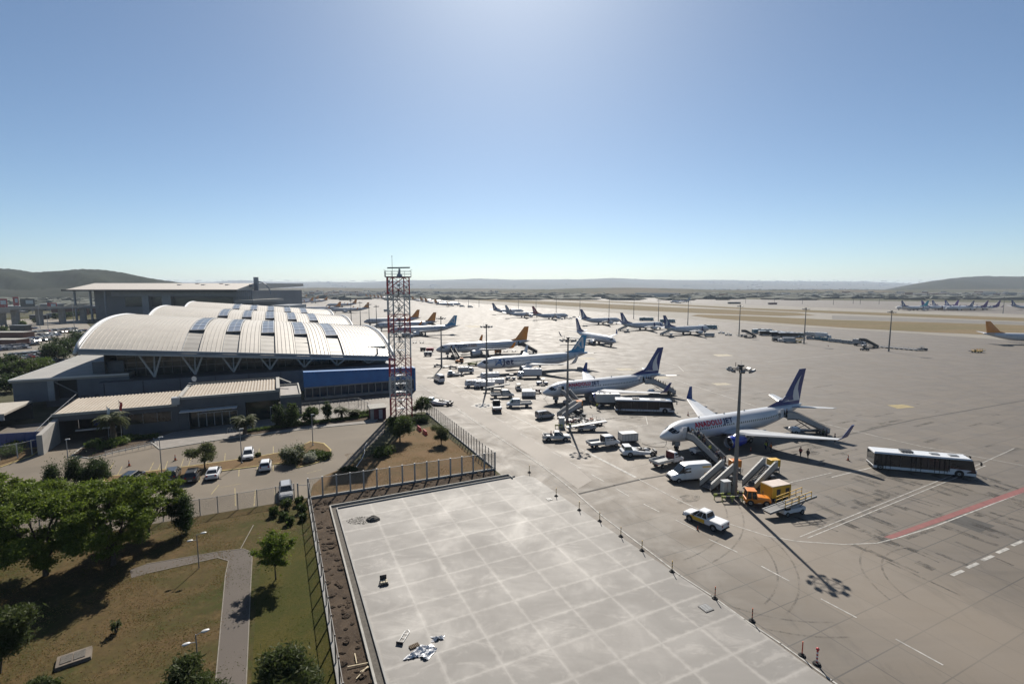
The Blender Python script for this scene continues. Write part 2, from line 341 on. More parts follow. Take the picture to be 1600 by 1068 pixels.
for u,v,w in ((757,633,26),(820,560,18)):
    c=G(u,v); struct('dusty_patch',[(c.x+math.cos(k*.7)*3.3*(1+.2*math.sin(k*3)),c.y+math.sin(k*.7)*2.6*(1+.2*math.cos(k*2))) for k in range(9)],.0145,mat('pale_dust',(.5,.48,.44),.9))
# ---- lot island and pavements with kerbs
def island(name, poly, kerbm, inner, h=.13, w=.22):
    mb=MB(); pts=list(poly); wallstrip(mb,pts+[pts[0]],w,0,h); k=tag(mb.build(name+'_kerb',kerbm),kind='structure')
    struct(name,pts,h-.02,inner)
m_ykerb=mat('yellow_kerb',(.42,.33,.12),.85,0,.3,1)
island('planted_island',P((163,753),(160,746),(300,728),(400,714),(455,704),(485,690),(506,693),(517,703),(512,716),(492,724),(464,731),(461,722),(420,726),(300,742)),m_ykerb,m_dry)
island('pavement',P((250,702),(300,694),(362,684),(422,677),(500,668),(585,660),(596,648),(560,640),(420,655),(270,676),(235,690)),m_kerb,mat('pavement_slabs',(.23,.21,.19),.9,0,.15,.8,detail=5))
island('palm_bed',P((112,712),(140,690),(185,676),(238,680),(243,692),(190,704),(140,716)),m_kerb,m_soil)
struct('entrance_planting_bed',P((380,676),(430,664),(560,649),(582,653),(570,658),(470,667),(395,680)),.125,m_soil)
island('left_verge',P((-60,748),(0,730),(50,712),(66,700),(0,704),(-60,720)),m_ykerb,m_dry)
# cracks / manholes
def manhole(u,v,r,label):
    c=G(u,v); mb=MB(); mb.box(-r,r,-r,r,0,.06); mb.box(-r*.8,r*.8,-r*.8,r*.8,.06,.075,1)
    for k in range(-2,3): mb.box(-r*.7,r*.7,k*r*.3-.02,k*r*.3+.02,.075,.09)
    o=mb.build('drain_cover',[m_dark,m_grey],loc=(c.x,c.y,.028)); o.rotation_euler.z=PS; tag(o,label,'drain cover')
manhole(1103,950,.5,'dark square drain cover set in the pale new slab near its right edge')
manhole(858,780,.35,'small drain cover on the new slab beside the upper marker posts')
c=G(116,1030); mb=MB(); mb.hexa([(-1.1,-.8,0),(1.1,-.8,0),(1.1,.8,0),(-1.1,.8,0)],[(-1.05,-.75,.28),(1.05,-.75,.28),(1.05,.75,.28),(-1.05,.75,.28)]); mb.box(-.8,-.1,-.5,.5,.28,.33,1); mb.box(.0,.7,-.5,.5,.28,.33,1)
o=mb.build('inspection_chamber',[mat('old_concrete',(.14,.115,.09),.9,0,.3,1.5,detail=6),m_gravel],loc=(c.x,c.y,0)); o.rotation_euler.z=PS+.2; tag(o,'weathered concrete inspection slab lying in the dry grass at the bottom left','chamber lid')
# ================================================================ hills
def hill(name, prof, dist, thick, m, seed, nz=6, step=10):
    """ridge with crest heights read along the skyline, sloping foot towards the site"""
    rg=random.Random(seed); us=np.arange(prof[0][0],prof[-1][0]+1,step); ys=np.interp(us,[p[0] for p in prof],[p[1] for p in prof])
    cols=[]
    K=nz*3
    for u,y in zip(us,ys):
        col=[]
        for k in range(K+1):
            t=k/K; f=math.sin(t*math.pi/2*1.0)**1.15 if t<=1 else 1
            d=dist-thick+thick*t
            crest=(EYE+(449-y)*dist/F)
            z=crest*f+ (rg.uniform(-1,1)*crest*.018 if k==K else rg.uniform(-1,1)*crest*.03*(t>0))
            z+= crest*.06*math.sin(u*.05+t*9+seed)*math.sin(t*math.pi)
            col.append(((u-800)/F*d, d, z if k else -1.0))
        col.append(((u-800)/F*(dist+thick*.6), dist+thick*.6, -1.0))
        cols.append(col)
    n=len(cols[0]); mb=MB(); mb.add([p for c_ in cols for p in c_], [(i*n+j,(i+1)*n+j,(i+1)*n+j+1,i*n+j+1) for i in range(len(cols)-1) for j in range(n-1)])
    o=mb.build(name,m,smooth=True); return tag(o,kind='structure')
def hillmat(name, cols, sc):
    t=NT(name); v=t.coord('Object',scale=(1,1,2.5)); n1=t.noise(v,sc,7,.68,.8); n2=t.noise(v,sc*9,5,.75)
    c=t.mix(t.ramp(n1,.42,.56), cols[0], cols[1]); c=t.mix(t.ramp(n2,.56,.68,0,.85), c, cols[2]); t.set('Base Color',c); t.set('Roughness',.95); t.set('Specular IOR Level',.05)
    return t.mat
m_forest=hillmat('forested_slope',((.012,.018,.009),(.018,.025,.011),(.03,.034,.018)),.004)
m_forest2=hillmat('wooded_hill',((.025,.03,.02),(.035,.038,.025),(.05,.05,.035)),.003)
m_town=hillmat('distant_town_slope',((.06,.068,.05),(.10,.095,.075),(.22,.21,.19)),.0016)
m_mid=hillmat('rolling_farmland',((.12,.10,.065),(.06,.065,.038),(.16,.135,.095)),.003)
hill('wooded_hill',[(-500,440),(-300,425),(-160,412),(-60,417),(0,419.5),(30,422),(60,427),(90,425.5),(125,421.5),(150,421.5),(175,424),(205,429),(240,435),(270,439.5),(300,444),(330,450)],1750,620,m_forest,3,8,6)
hill('wooded_hill',[(1380,452),(1410,446.5),(1440,441),(1470,436.5),(1500,433.5),(1530,432.5),(1570,433),(1600,432),(1700,428),(1900,432),(2300,440)],3800,1500,m_forest2,5,8,8)
hill('distant_ridge',[(-400,440),(200,441),(330,441),(380,438.5),(430,440.5),(560,441),(640,438.5),(700,437.5),(745,436.2),(800,437.2),(900,437.3),(950,434.8),(1000,437.3),(1100,438),(1250,440),(1340,440),(1420,443),(1700,443),(2200,440)],12500,5200,m_town,7,8,12)
hill('rolling_field',[(780,453),(850,452),(900,450),(990,449.2),(1060,450.8),(1120,452.6),(1200,452.5),(1290,452),(1400,452.5),(1500,452),(1700,451),(1900,452)],2500,700,m_mid,9,6,12)
hill('rolling_field',[(150,452),(300,450.5),(420,450),(520,449.2),(640,450.5),(760,450.8),(900,452)],3600,1300,m_mid,13,6,12)
hill('rolling_field',[(-500,449),(-200,446),(0,446),(120,448),(250,450),(330,452)],1500,560,m_forest2,17,6,10)
# scattered houses + woods far off (uncountable)
mbt=MB(); mbw=MB(); rg=random.Random(21)
def zland(u,d): return 0
for i in range(3200):
    d=rg.uniform(1500,3400) if rg.random()<.6 else rg.uniform(4800,12300); u=rg.uniform(-60,1660); x=(u-800)/F*d
    if d<4000 and not (u<700 or u>1350) and rg.random()<.8: d=rg.uniform(3800,5200); x=(u-800)/F*d
    s=rg.choice((10,12,16,24,50)) if rg.random()<.9 else 110
    h=rg.choice((5,7,10,14)) if s<50 else 9
    zb=0
    if d>7300: t=(d-7300)/5200.0; zb=205*math.sin(min(1,t)*math.pi/2)**1.15-6
    mbt.box(x-s/2,x+s/2,d-6,d+6,zb-2,zb+h, rg.choice((0,0,1,2)))
tag(mbt.build('distant_town',[mat('pale_render',(.55,.53,.50),.9),mat('tiled_roofs',(.28,.17,.12),.9),mat('grey_render',(.30,.30,.30),.9)]),'pale houses and sheds scattered over the hazy land beyond the airfield','town',None,'stuff')
for i in range(2300):
    d=rg.uniform(1150,2600)**1.0; u=rg.uniform(-80,1680)
    if i>1500: d=rg.uniform(650,1500); u=rg.uniform(-150,420) if i%4 else rg.uniform(1330,1700); d=min(d,1150) if i%4 else rg.uniform(1250,2300); x=(u-800)/F*d
    if 560<u<1320 and d<1900: d=rg.uniform(1900,3600); x=(u-800)/F*d
    r=rg.uniform(6,22); mbw.blob((x,d,3),(r*2.4,r,rg.uniform(3,7)),6,4,jit=.3,rg=rg)
tag(mbw.build('distant_wood',mat('dark_foliage_far',(.11,.12,.095),.95,0,.4,.05)),'dark belts of trees far beyond the airfield','woodland',None,'stuff')

# kerb lines of the park path, tufts and litter on the lawns
mb=MB()
for pl in (((335,1085),(352,900),(357,876),(340,871),(232,895)),((228,881),(345,861),(380,857),(392,862),(394,872),(391,930),(384,1085)),((376,857),(396,820))):
    wallstrip(mb,[G(*q) for q in pl],.08,0,.05)
tag(mb.build('path_kerb',mat('dull_kerb',(.20,.18,.15),.9,0,.2,1.5)),kind='structure')
def tuftmat(n_,c_):
    t=NT(n_); t.set('Base Color',c_); t.set('Roughness',.9); tl=t.n('ShaderNodeBsdfTranslucent'); tl.inputs[0].default_value=(*c_,1); mx=t.n('ShaderNodeMixShader'); mx.inputs[0].default_value=.6; t.l(t.b.outputs[0],mx.inputs[1]); t.l(tl.outputs[0],mx.inputs[2]); t.l(mx.outputs[0],t.out.inputs[0]); return t.mat
def tufts(name,label,m,n,seed,reg,size=.13):
    ng=np.random.default_rng(seed); a=ng.uniform(reg[0],reg[1],n); b=ng.uniform(reg[2],reg[3],n)
    keep=(np.sin(a*.7+b*.31)+np.sin(b*.9-a*.4)+ng.normal(size=n)*.9)>.2; a=a[keep]; b=b[keep]
    x=a*CA-b*SA; y=a*SA+b*CA; q=ng.uniform(0,6.28,len(a)); s=size*(.5+ng.random(len(a))); V=[]
    c,si=np.cos(q),np.sin(q); z0=np.full(len(a),.01)
    V=np.stack([np.stack([x-c*s*.5,y-si*s*.5,z0],1),np.stack([x+c*s*.5,y+si*s*.5,z0],1),np.stack([x+c*s*.7+si*s*.3,y+si*s*.7-c*s*.3,s*.8],1),np.stack([x-c*s*.6+si*s*.3,y-si*s*.6-c*s*.3,s*.7],1)],1).reshape(-1,3)
    n=len(a); me=bpy.data.meshes.new(name); me.vertices.add(4*n); me.vertices.foreach_set('co',V.astype(np.float32).ravel()); me.loops.add(4*n); me.loops.foreach_set('vertex_index',np.arange(4*n,dtype=np.int32)); me.polygons.add(n); me.polygons.foreach_set('loop_start',np.arange(0,4*n,4,dtype=np.int32)); me.polygons.foreach_set('loop_total',np.full(n,4,dtype=np.int32)); me.materials.append(m); me.update()
    o=bpy.data.objects.new(name,me); C.objects.link(o); tag(o,label,'grass',None,'stuff')
tufts('grass_tufts','short dry and green grass tufts over the park lawn',tuftmat('tuft_straw',(.16,.105,.045)),60000,1,(-32,-5.4,30,72),.055)
tufts('green_grass_tufts','green grass tufts beside the park path and dug strip',tuftmat('tuft_green',(.07,.082,.016)),42000,2,(-32,2.8,30,72),.05)
tufts('dry_grass_tufts','dry straw tufts on the triangular lawn behind the slab fence',tuftmat('tuft_straw2',(.20,.14,.075)),24000,3,(10,30.5,73,90),.06)

# rubber marks and oil stains worn into the stands
def stainmat(name,dens,sc):
    t=NT(name); v=t.coord('Object',rot=-PS); n=t.noise(v,sc,7,.75,.6); n2=t.noise(v,sc*6,5,.7); tr=t.n('ShaderNodeBsdfTransparent'); mx=t.n('ShaderNodeMixShader'); t.set('Base Color',(.035,.032,.028)); t.set('Roughness',.8)
    t.l(t.math('MULTIPLY',t.math('MULTIPLY',t.ramp(n,.40,.62,0,1),t.ramp(n2,.30,.60,.2,1)),dens),mx.inputs[0]); t.l(tr.outputs[0],mx.inputs[1]); t.l(t.b.outputs[0],mx.inputs[2]); t.l(mx.outputs[0],t.out.inputs[0]); return t.mat
mb=MB(); rg=random.Random(77)
for i in range(95):
    a=rg.uniform(58,100); b=rg.uniform(27,45); L=rg.uniform(1.5,7); w=rg.uniform(.15,1.3); k=rg.uniform(-.12,.12)
    mb.add([AB(a-w/2,b,.0128+i*.00001),AB(a+w/2,b,.0128+i*.00001),AB(a+w/2*rg.uniform(.5,1)+k*L,b-L,.0128+i*.00001),AB(a-w/2*rg.uniform(.5,1)+k*L,b-L,.0128+i*.00001)],[(0,3,2,1)])
for i in range(150):
    a=rg.uniform(48,150); b=rg.choice((44,59,62,92,96,132,136,170))+rg.gauss(0,6); L=rg.uniform(1,9); w=rg.uniform(.1,.9); s_=rg.uniform(-.25,.25)
    mb.add([AB(a,b-w/2,.0121+i*.000004),AB(a+L,b-w/2+s_,.0121+i*.000004),AB(a+L,b+w/2+s_,.0121+i*.000004),AB(a,b+w/2,.0121+i*.000004)],[(0,1,2,3)])
for st_ in ((57,49),(66,54),(74,93),(78,90),(88,55),(70,132),(66,168)):
    for i in range(7):
        a=st_[0]+rg.gauss(0,5); b=st_[1]+rg.gauss(0,4); r=rg.uniform(.4,1.8); n0=9; ph=rg.uniform(0,6)
        mb.add([AB(a+math.cos(j*6.2832/n0)*r*(1+.3*math.sin(j*2+ph)),b+math.sin(j*6.2832/n0)*r*.7,.0124+i*.00003) for j in range(n0)],[tuple(range(n0))])
tag(mb.build('tyre_and_oil_mark',stainmat('worn_rubber_stain',.75,.55),normals=False),kind='structure')
# curved tyre tracks
mb=MB()
for (u,v,r,a0,a1) in ((1430,660,16,.2,1.5),(1180,860,12,3.6,4.8),(1560,930,9,1.8,3.2),(1300,600,24,3.4,4.4),(1000,850,14,5.4,6.4),(900,770,20,5.2,6.1)):
    c=G(u,v)
    for dr in (0,1.9):
        pts=[(c.x+(r+dr)*math.cos(a0+(a1-a0)*k/24),c.y+(r+dr)*math.sin(a0+(a1-a0)*k/24)) for k in range(25)]
        stripe(mb,pts,.20,.0132+dr*.0001)
tag(mb.build('tyre_track',stainmat('faint_tyre_track',.38,.9),normals=False),kind='structure')
# ================================================================ aircraft
def plane_white():
    t=NT('aircraft_white'); v=t.coord('Object'); n=t.noise(v,.5,4); n2=t.noise(t.coord('Object',scale=(3,.3,.3)),1.2,3)
    c=t.mix(t.ramp(n,.35,.7), (.70,.71,.73), (.64,.65,.67)); c=t.mix(t.ramp(n2,.6,.8,0,.3), c, (.5,.5,.5))
    t.set('Base Color',c); t.set('Roughness',.32); t.set('Coat Weight',.35); t.set('Coat Roughness',.06); return t.mat
m_pw=plane_white(); m_wing=mat('wing_light_grey',(.50,.51,.52),.38,0,.08,.6,coat=.2); m_belly=PAINT('belly_grey',(.45,.46,.48))
m_fan=mat('engine_fan',(.05,.05,.055),.4,.5); m_lip=mat('polished_intake_lip',(.6,.6,.62),.2,.9); m_tyre=m_black
m_win=glass('cabin_window_glass',(.015,.018,.025)); m_hold=mat('dark_interior',(.01,.01,.012),.9)
m_rtxt=mat('crimson_lettering',(.62,.004,.04),.8,0,.03); m_ntxt=mat('navy_lettering',(.006,.012,.09),.8,0,.03); m_btxt=mat('blue_lettering',(.008,.13,.38),.8,0,.03); m_gtxt=mat('brown_orange_lettering',(.28,.13,.05),.8,0,.03); m_dtxt=mat('charcoal_lettering',(.03,.03,.05),.8,0,.03)
m_gtail=PAINT('pale_grey_tail',(.38,.42,.46)); m_redtail=PAINT('dark_red_tail',(.30,.01,.03))
LIV={ # tail, accent, engine, winglet
 'navy':(m_navy,m_pw,PAINT('engine_blue',(.008,.035,.36)),m_navy),'navy_w':(m_navy,m_pw,m_pw,m_navy),'blue':(m_sky,m_pw,m_pw,m_pw),'orange':(m_orange2,m_orange2,m_pw,m_orange2),
 'red':(m_redtail,m_pw,m_pw,m_pw),'grey':(m_gtail,m_pw,m_pw,m_pw),'teal':(m_cyan,m_pw,m_pw,m_pw),'purple':(m_purple,m_pw,m_pw,m_purple)}
def aerofoil(le, te, y, z, th):
    """ring of a wing section at span station y"""
    ch=te-le; pts=[]
    for fx,fz in ((0,0),(.08,.42),(.3,.55),(.65,.35),(1,.04),(.65,-.28),(.3,-.42),(.08,-.3)): pts.append((le+ch*fx,y,z+th*ch*fz))
    return pts
def text_mesh(body, size, shear=0, bold=.0, spacing=1.12):
    cu=bpy.data.curves.new('lettering','FONT'); cu.body=body; cu.size=size; cu.shear=shear; cu.offset=bold; cu.space_character=spacing; cu.resolution_u=3
    o=bpy.data.objects.new('lettering',cu); C.objects.link(o)
    bpy.context.view_layer.update(); me=bpy.data.meshes.new_from_object(o.evaluated_get(bpy.context.evaluated_depsgraph_get()))
    bpy.data.objects.remove(o); bpy.data.curves.remove(cu)
    return me
def letters(name, body, x0, z0, size, mt, Rw, Rh, zc, parent, wide=1.0, shear=0, bold=0, width=None, side=-1):
    me=text_mesh(body,size,shear,bold); bm=bmesh.new(); bm.from_mesh(me)
    bmesh.ops.triangulate(bm, faces=bm.faces)
    for _ in range(3): bmesh.ops.subdivide_edges(bm, edges=[e for e in bm.edges if abs(e.verts[0].co.y-e.verts[1].co.y)>.16], cuts=1)
    xs=[v.co.x for v in bm.verts]; w=max(xs)-min(xs); k=(width/w if width else wide); mn=min(xs)
    for v in bm.verts:
        u=(v.co.x-mn)*k; h=v.co.y+z0-zc; th=h/Rh
        th=max(-1.3,min(1.3,th))
        ex=.045
        xx = x0+u if side<0 else x0-u
        v.co=Vector((xx, side*(Rw+ex)*math.cos(th), zc+(Rh+ex)*math.sin(th)))
    bmesh.ops.recalc_face_normals(bm,faces=bm.faces); bm.to_mesh(me); bm.free()
    me.name=name; me.materials.clear(); me.materials.append(mt)
    o=bpy.data.objects.new(name,me); C.objects.link(o); o.parent=parent; KID.setdefault(parent.name,[]).append(o); return o
def fus_profile(kind):
    if kind=='b': # mid size twin jet, 38 m body
        Rw,Rh,zc,L=1.88,2.0,3.35,38.3
        st=[(0,.04,.04,2.86),(.25,.36,.34,2.84),(.7,.66,.62,2.86),(1.4,1.0,.98,2.95),(2.2,1.28,1.30,3.06),(3.0,1.50,1.58,3.18),(4.0,1.70,1.80,3.27),(5.2,1.84,1.95,3.33),(6.5,Rw,Rh,zc),(12,Rw,Rh,zc),(18,Rw,Rh,zc),(24,Rw,Rh,zc),(26,1.86,1.95,3.40),(28.5,1.72,1.72,3.62),(31,1.48,1.42,3.92),(33.5,1.12,1.08,4.26),(35.5,.78,.78,4.55),(37.2,.42,.44,4.80),(38.3,.16,.2,4.95)]
    else:
        Rw,Rh,zc,L=1.975,2.07,3.75,44.3
        st=[(0,.04,.04,3.22),(.25,.42,.42,3.22),(.7,.74,.74,3.26),(1.4,1.08,1.10,3.36),(2.2,1.38,1.42,3.48),(3.2,1.66,1.72,3.60),(4.4,1.86,1.94,3.70),(5.8,Rw,Rh,zc),(12,Rw,Rh,zc),(20,Rw,Rh,zc),(29,Rw,Rh,zc),(31.5,1.94,1.98,3.84),(34,1.80,1.76,4.04),(36.5,1.54,1.46,4.32),(39,1.18,1.12,4.64),(41.2,.82,.80,4.92),(43,.46,.48,5.12),(44.3,.18,.22,5.24)]
    return Rw,Rh,zc,L,st
def make_plane(kind, liv, label, title=None, doors=True, detail=True):
    tailm,acc,engm,wlm=LIV[liv]
    Rw,Rh,zc,L,st=fus_profile(kind); b=(kind=='b'); s=L/38.3
    t=thing('airliner',label,'airliner')
    N=28
    rings=[[(x,rw*math.cos(2*math.pi*i/N),z+rh*math.sin(2*math.pi*i/N)) for i in range(N)] for x,rw,rh,z in st]
    cut=[0]*(len(st)-1)
    if liv=='blue': cut=[1 if st[j][0]>(42.5 if not b else 33) else 0 for j in range(len(st)-1)]
    if liv in('teal','purple'): cut=[1 if st[j][0]>(30 if not b else 27) else 0 for j in range(len(st)-1)]
    f=MB().loft(rings,mats=cut).build('fuselage',[m_pw,tailm],t,smooth=True)
    # belly fairing
    xw=13.2*s if b else 15.8
    fb=MB(); fr=[]
    for x,k in ((xw-1.5,.15),(xw+.5,.8),(xw+3,1),(xw+7,1),(xw+9.5,.75),(xw+11,.12)):
        fr.append([(x,Rw*.93*k*math.cos(a),zc-Rh*.55-(.62*k)*math.sin(a)*1.55+.1) for a in [math.pi*i/9*2 for i in range(10)]])
    fb.loft(fr).build('belly_fairing',m_belly,t,smooth=True)
    # cockpit glazing
    cg=MB()
    def on(x,ang,e=.012):
        for j in range(len(st)-1):
            if st[j][0]<=x<=st[j+1][0]:
                q=(x-st[j][0])/(st[j+1][0]-st[j][0]); rw=st[j][1]+(st[j+1][1]-st[j][1])*q; rh=st[j][2]+(st[j+1][2]-st[j][2])*q; z=st[j][3]+(st[j+1][3]-st[j][3])*q
                return (x,-(rw+e)*math.cos(ang),z+(rh+e)*math.sin(ang))
    for sg in (1,-1):
        for (xa,xb,a0,a1,xc,xd,a2,a3) in ((1.55,2.35,.98,.62,2.35,2.05,.60,1.30),):
            pass
        segs=[((1.50,1.28),(1.62,.80),(2.55,.86),(2.45,1.25)),((1.66,.76),(1.95,.36),(2.85,.50),(2.62,.82)),((2.02,.34),(2.9,.22),(3.35,.40),(2.95,.48))]
        for q in segs:
            M_=5; q=[Vector((x*(1.0 if b else 1.08),a,0)) for x,a in q]; vs=[]
            for i in range(M_+1):
                for j in range(M_+1):
                    c_=q[0].lerp(q[1],i/M_).lerp(q[3].lerp(q[2],i/M_),j/M_); x,y,z=on(c_.x,c_.y,.02); vs.append((x,y*(1 if sg>0 else -1),z))
            cg.add(vs,[(i*(M_+1)+j,i*(M_+1)+j+1,(i+1)*(M_+1)+j+1,(i+1)*(M_+1)+j) for i in range(M_) for j in range(M_)])
    cg.build('cockpit_window',m_win,t)
    # cabin windows
    zwin=zc+.42; ang=math.asin((zwin-zc)/Rh)
    x0,x1=(6.3,30.2) if b else (7.6,36.0); n=int((x1-x0)/.53)
    def winmesh(mb,x,sg):
        a0,a1=ang-.085,ang+.085
        if x<st[8][0] and not b: pass
        rr=on(x,0); 
        p=lambda dx,a:(x+dx,sg*abs(on(min(x+dx,L),a,.012)[1]),on(min(x+dx,L),a,.012)[2])
        mb.add([p(-.13,a0),p(.13,a0),p(.13,a1),p(-.13,a1)],[(0,1,2,3)])
    if detail:
        for sg in (-1,):
            base=None
            for i in range(n):
                x=x0+.53*i
                if b and abs(x-17)<.3: continue
                if st[7][0]<x<24 and base is not None:
                    o=bpy.data.objects.new('cabin_window',base[0]); C.objects.link(o); o.parent=t; KID.setdefault(t.name,[]).append(o); o.location.x=x-base[1]; continue
                mb=MB(); winmesh(mb,x,sg); o=mb.build('cabin_window',m_win,t)
                if x>st[8][0] and base is None and x<24: base=(o.data,x)
        mb=MB()
        for i in range(n): winmesh(mb,x0+.53*i,1)
        mb.build('window_row',m_win,t)['kind']='stuff'
    else:
        mb=MB()
        for sg in (-1,1):
            for i in range(n): winmesh(mb,x0+.53*i,sg)
        mb.build('window_row',m_win,t)['kind']='stuff'
    # doors: frame lines and (open) dark doorways on the port side
    dx=(4.9,31.0) if b else (6.2,38.0)
    for k,x in enumerate(dx):
        mb=MB(); zz=st[7][3]
        for a0,a1,m in ((-.18,.62,0),):
            w=.42; rows=6
            for j in range(rows):
                q0=a0+(a1-a0)*j/rows; q1=a0+(a1-a0)*(j+1)/rows
                mb.add([on(x-w,q0,.02),on(x+w,q0,.02),on(x+w,q1,.02),on(x-w,q1,.02)],[(0,1,2,3)],0)
        if doors:
            mb.build('doorway',m_hold,t)
            d=MB(); p=on(x-.45,.2,.05); d.box(p[0]-1.0,p[0]-.1,p[1]-.32,p[1]-.18,p[2]-.8,p[2]+1.0); d.build('open_door',m_pw,t,bevel=.04)
        else: mb.build('door',m_belly,t)
    # wings
    half=16.9; wz=zc-1.15
    if b: secs=[(13.3,21.6,1.0,wz),(15.9,21.55,5.7,wz+.38),(23.05,24.75,half,wz+1.75)]
    else: secs=[(16.2,24.0,1.0,wz),(18.9,23.9,6.0,wz+.45),(26.0,27.7,half,wz+1.85)]
    th=[.15,.12,.10]
    for sg in (-1,1):
        mb=MB(); mb.loft([aerofoil(a,c,sg*y,z,k) for (a,c,y,z),k in zip(secs,th)])
        for yy in (4.0,8.2,12.0):   # flap track fairings
            q=(yy-1)/(half-1); xt=secs[0][1]+(secs[2][1]-secs[0][1])*max(0,(yy-5.7)/(half-5.7)); z=wz+1.75*q
            mb.loft([[(xt+dx_,sg*yy+.16*k*math.cos(a),z-.22+.2*k*math.sin(a)) for a in (0,1.57,3.14,4.71)] for dx_,k in ((-1.8,.2),(-.6,1),(.5,.9),(1.1,.1))],m=0)
        mb.build('wing',m_wing,t,smooth=False)
        wl=MB(); a,c,y,z=secs[2]
        wl.loft([aerofoil(a,c,sg*y,z,.09),[(x,sg*(half+.45+ (pz-z)*.25*0+ .0),z+.5+(yy_-sg*y)*0) if False else (x+.45,sg*(half+.5),z+.45) for x,yy_,pz in aerofoil(a,c,sg*y,z,.07)],
                 [(a+1.9+(x-a)*.45,sg*(half+1.15),z+2.6) for x,yy_,pz in aerofoil(a,c,sg*y,z,.06)]])
        # give thickness to the blade
        for i in range(8,24):
            x,y_,z_=wl.v[i]; off=((i%8) in (5,6,7))*-.09+((i%8) in (1,2,3))*.09; wl.v[i]=(x,y_+sg*off*-1,z_)
        wl.build('winglet',wlm,t,smooth=False)
        # tailplane
        tx=34.0 if b else 39.2; tz=4.75 if b else 5.05
        MB().loft([aerofoil(tx,tx+3.6,sg*.5,tz,.1),aerofoil(tx+3.6,tx+5.1,sg*(7.1 if b else 6.2),tz+.85,.09)]).build('tailplane',m_wing,t)
        # engine
        ex=11.6 if b else 13.6; ey=4.85 if b else 5.75; er=1.02 if b else 1.22; ez=1.62 if b else 1.75
        e=MB(); prof=[(ex,er*.90),(ex+.12,er*.98),(ex+.9,er*1.06),(ex+2.0,er*1.05),(ex+3.3,er*.86),(ex+3.9,er*.74)]
        NN=20
        rr=[[(x,sg*ey+r*math.cos(2*math.pi*i/NN),ez+r*math.sin(2*math.pi*i/NN)) for i in range(NN)] for x,r in prof]
        e.loft(rr,cap=False); en=e.build('engine',engm,t,smooth=True)
        e=MB(); e.loft([[(x,sg*ey+r*math.cos(2*math.pi*i/NN),ez+r*math.sin(2*math.pi*i/NN)) for i in range(NN)] for x,r in ((ex+.03,er*.90),(ex-.04,er*.94),(ex+.1,er*1.0))],cap=False); e.build('intake_lip',m_lip,en,smooth=True)
        e=MB(); e.cyl((ex+.7,sg*ey,ez),(ex+.75,sg*ey,ez),er*.95,er*.95,NN); e.cyl((ex+.35,sg*ey,ez),(ex+.7,sg*ey,ez),.03,.26,12,1)
        e.loft([[(x,sg*ey+r*math.cos(2*math.pi*i/NN),ez+r*math.sin(2*math.pi*i/NN)) for i in range(NN)] for x,r in ((ex+.02,er*.89),(ex+.7,er*.86))],cap=False,m=2)
        e.build('fan',[m_fan,m_lgrey,m_belly],en)
        e=MB(); e.loft([[(x,sg*ey+r*math.cos(2*math.pi*i/12),ez+r*math.sin(2*math.pi*i/12)) for i in range(12)] for x,r in ((ex+3.7,er*.7),(ex+4.6,er*.45),(ex+5.4,.12))]); e.build('exhaust_cone',m_grey,en,smooth=True)
        e=MB(); e.prism([(ex+1.0,ez+er*.9),(ex+3.6,ez+er*.6),(ex+5.6,wz+.1),(ex+4.0,wz+.45),(ex+2.2,ez+er+.45)],'y',sg*ey-.13,sg*ey+.13); e.build('pylon',engm if liv!='navy' else m_pw,t)
        # main gear
        gx=19.4 if b else 21.9; gy=2.9 if b else 3.8
        g=MB(); g.cyl((gx,sg*gy,.6),(gx-.1,sg*(gy-.1),wz+.1),.11,.14,8); g.bar((gx,sg*gy,.9),(gx-1.0,sg*(gy-.7),wz),.1); g.box(gx-.5,gx+.4,sg*(gy+.35)-.03,sg*(gy+.35)+.03,1.0,wz)
        gg=g.build('landing_gear',m_lgrey,t)
        for oy in (-.28,.28): 
            w=MB(); w.cyl((gx,sg*gy+oy-.18,.56),(gx,sg*gy+oy+.18,.56),.56,.56,18,0); w.cyl((gx,sg*gy+oy-.19,.56),(gx,sg*gy+oy+.19,.56),.25,.25,12,1); w.build('wheel',[m_tyre,m_hub],gg)
    # nose gear
    nx=4.0 if b else 5.1
    g=MB(); g.cyl((nx,0,.45),(nx+.05,0,zc-Rh+.4),.09,.12,8); g.bar((nx+.1,0,.9),(nx+1.0,0,zc-Rh+.2),.08); g.box(nx-.7,nx+.5,-.42,-.38,zc-Rh-.65,zc-Rh+.3); g.box(nx-.7,nx+.5,.38,.42,zc-Rh-.65,zc-Rh+.3); g.box(nx-.16,nx-.08,-.12,.12,1.0,1.2,1)
    ng=g.build('nose_gear',[m_lgrey,m_lamp],t)
    for oy in (-.2,.2):
        w=MB(); w.cyl((nx,oy-.1,.36),(nx,oy+.1,.36),.36,.36,16,0); w.cyl((nx,oy-.11,.36),(nx,oy+.11,.36),.16,.16,10,1); w.build('wheel',[m_tyre,m_hub],ng)
    # fin
    if b: out=[(27.2,5.15),(29.2,5.45),(31.6,5.95),(33.2,7.2),(37.1,12.5),(39.2,12.5),(38.2,8.6),(37.6,5.2),(36.4,4.7),(33,4.7)]
    else: out=[(34.0,5.7),(36.0,6.0),(37.4,6.7),(41.7,11.8),(43.9,11.8),(43.3,8.3),(42.9,5.6),(41.0,5.2),(37.5,5.2)]
    mb=MB(); n=len(out); hz=lambda z:.20-.14*(z-4.7)/7.8
    mid=[(sum(p[0] for p in out)/n, sum(p[1] for p in out)/n)]
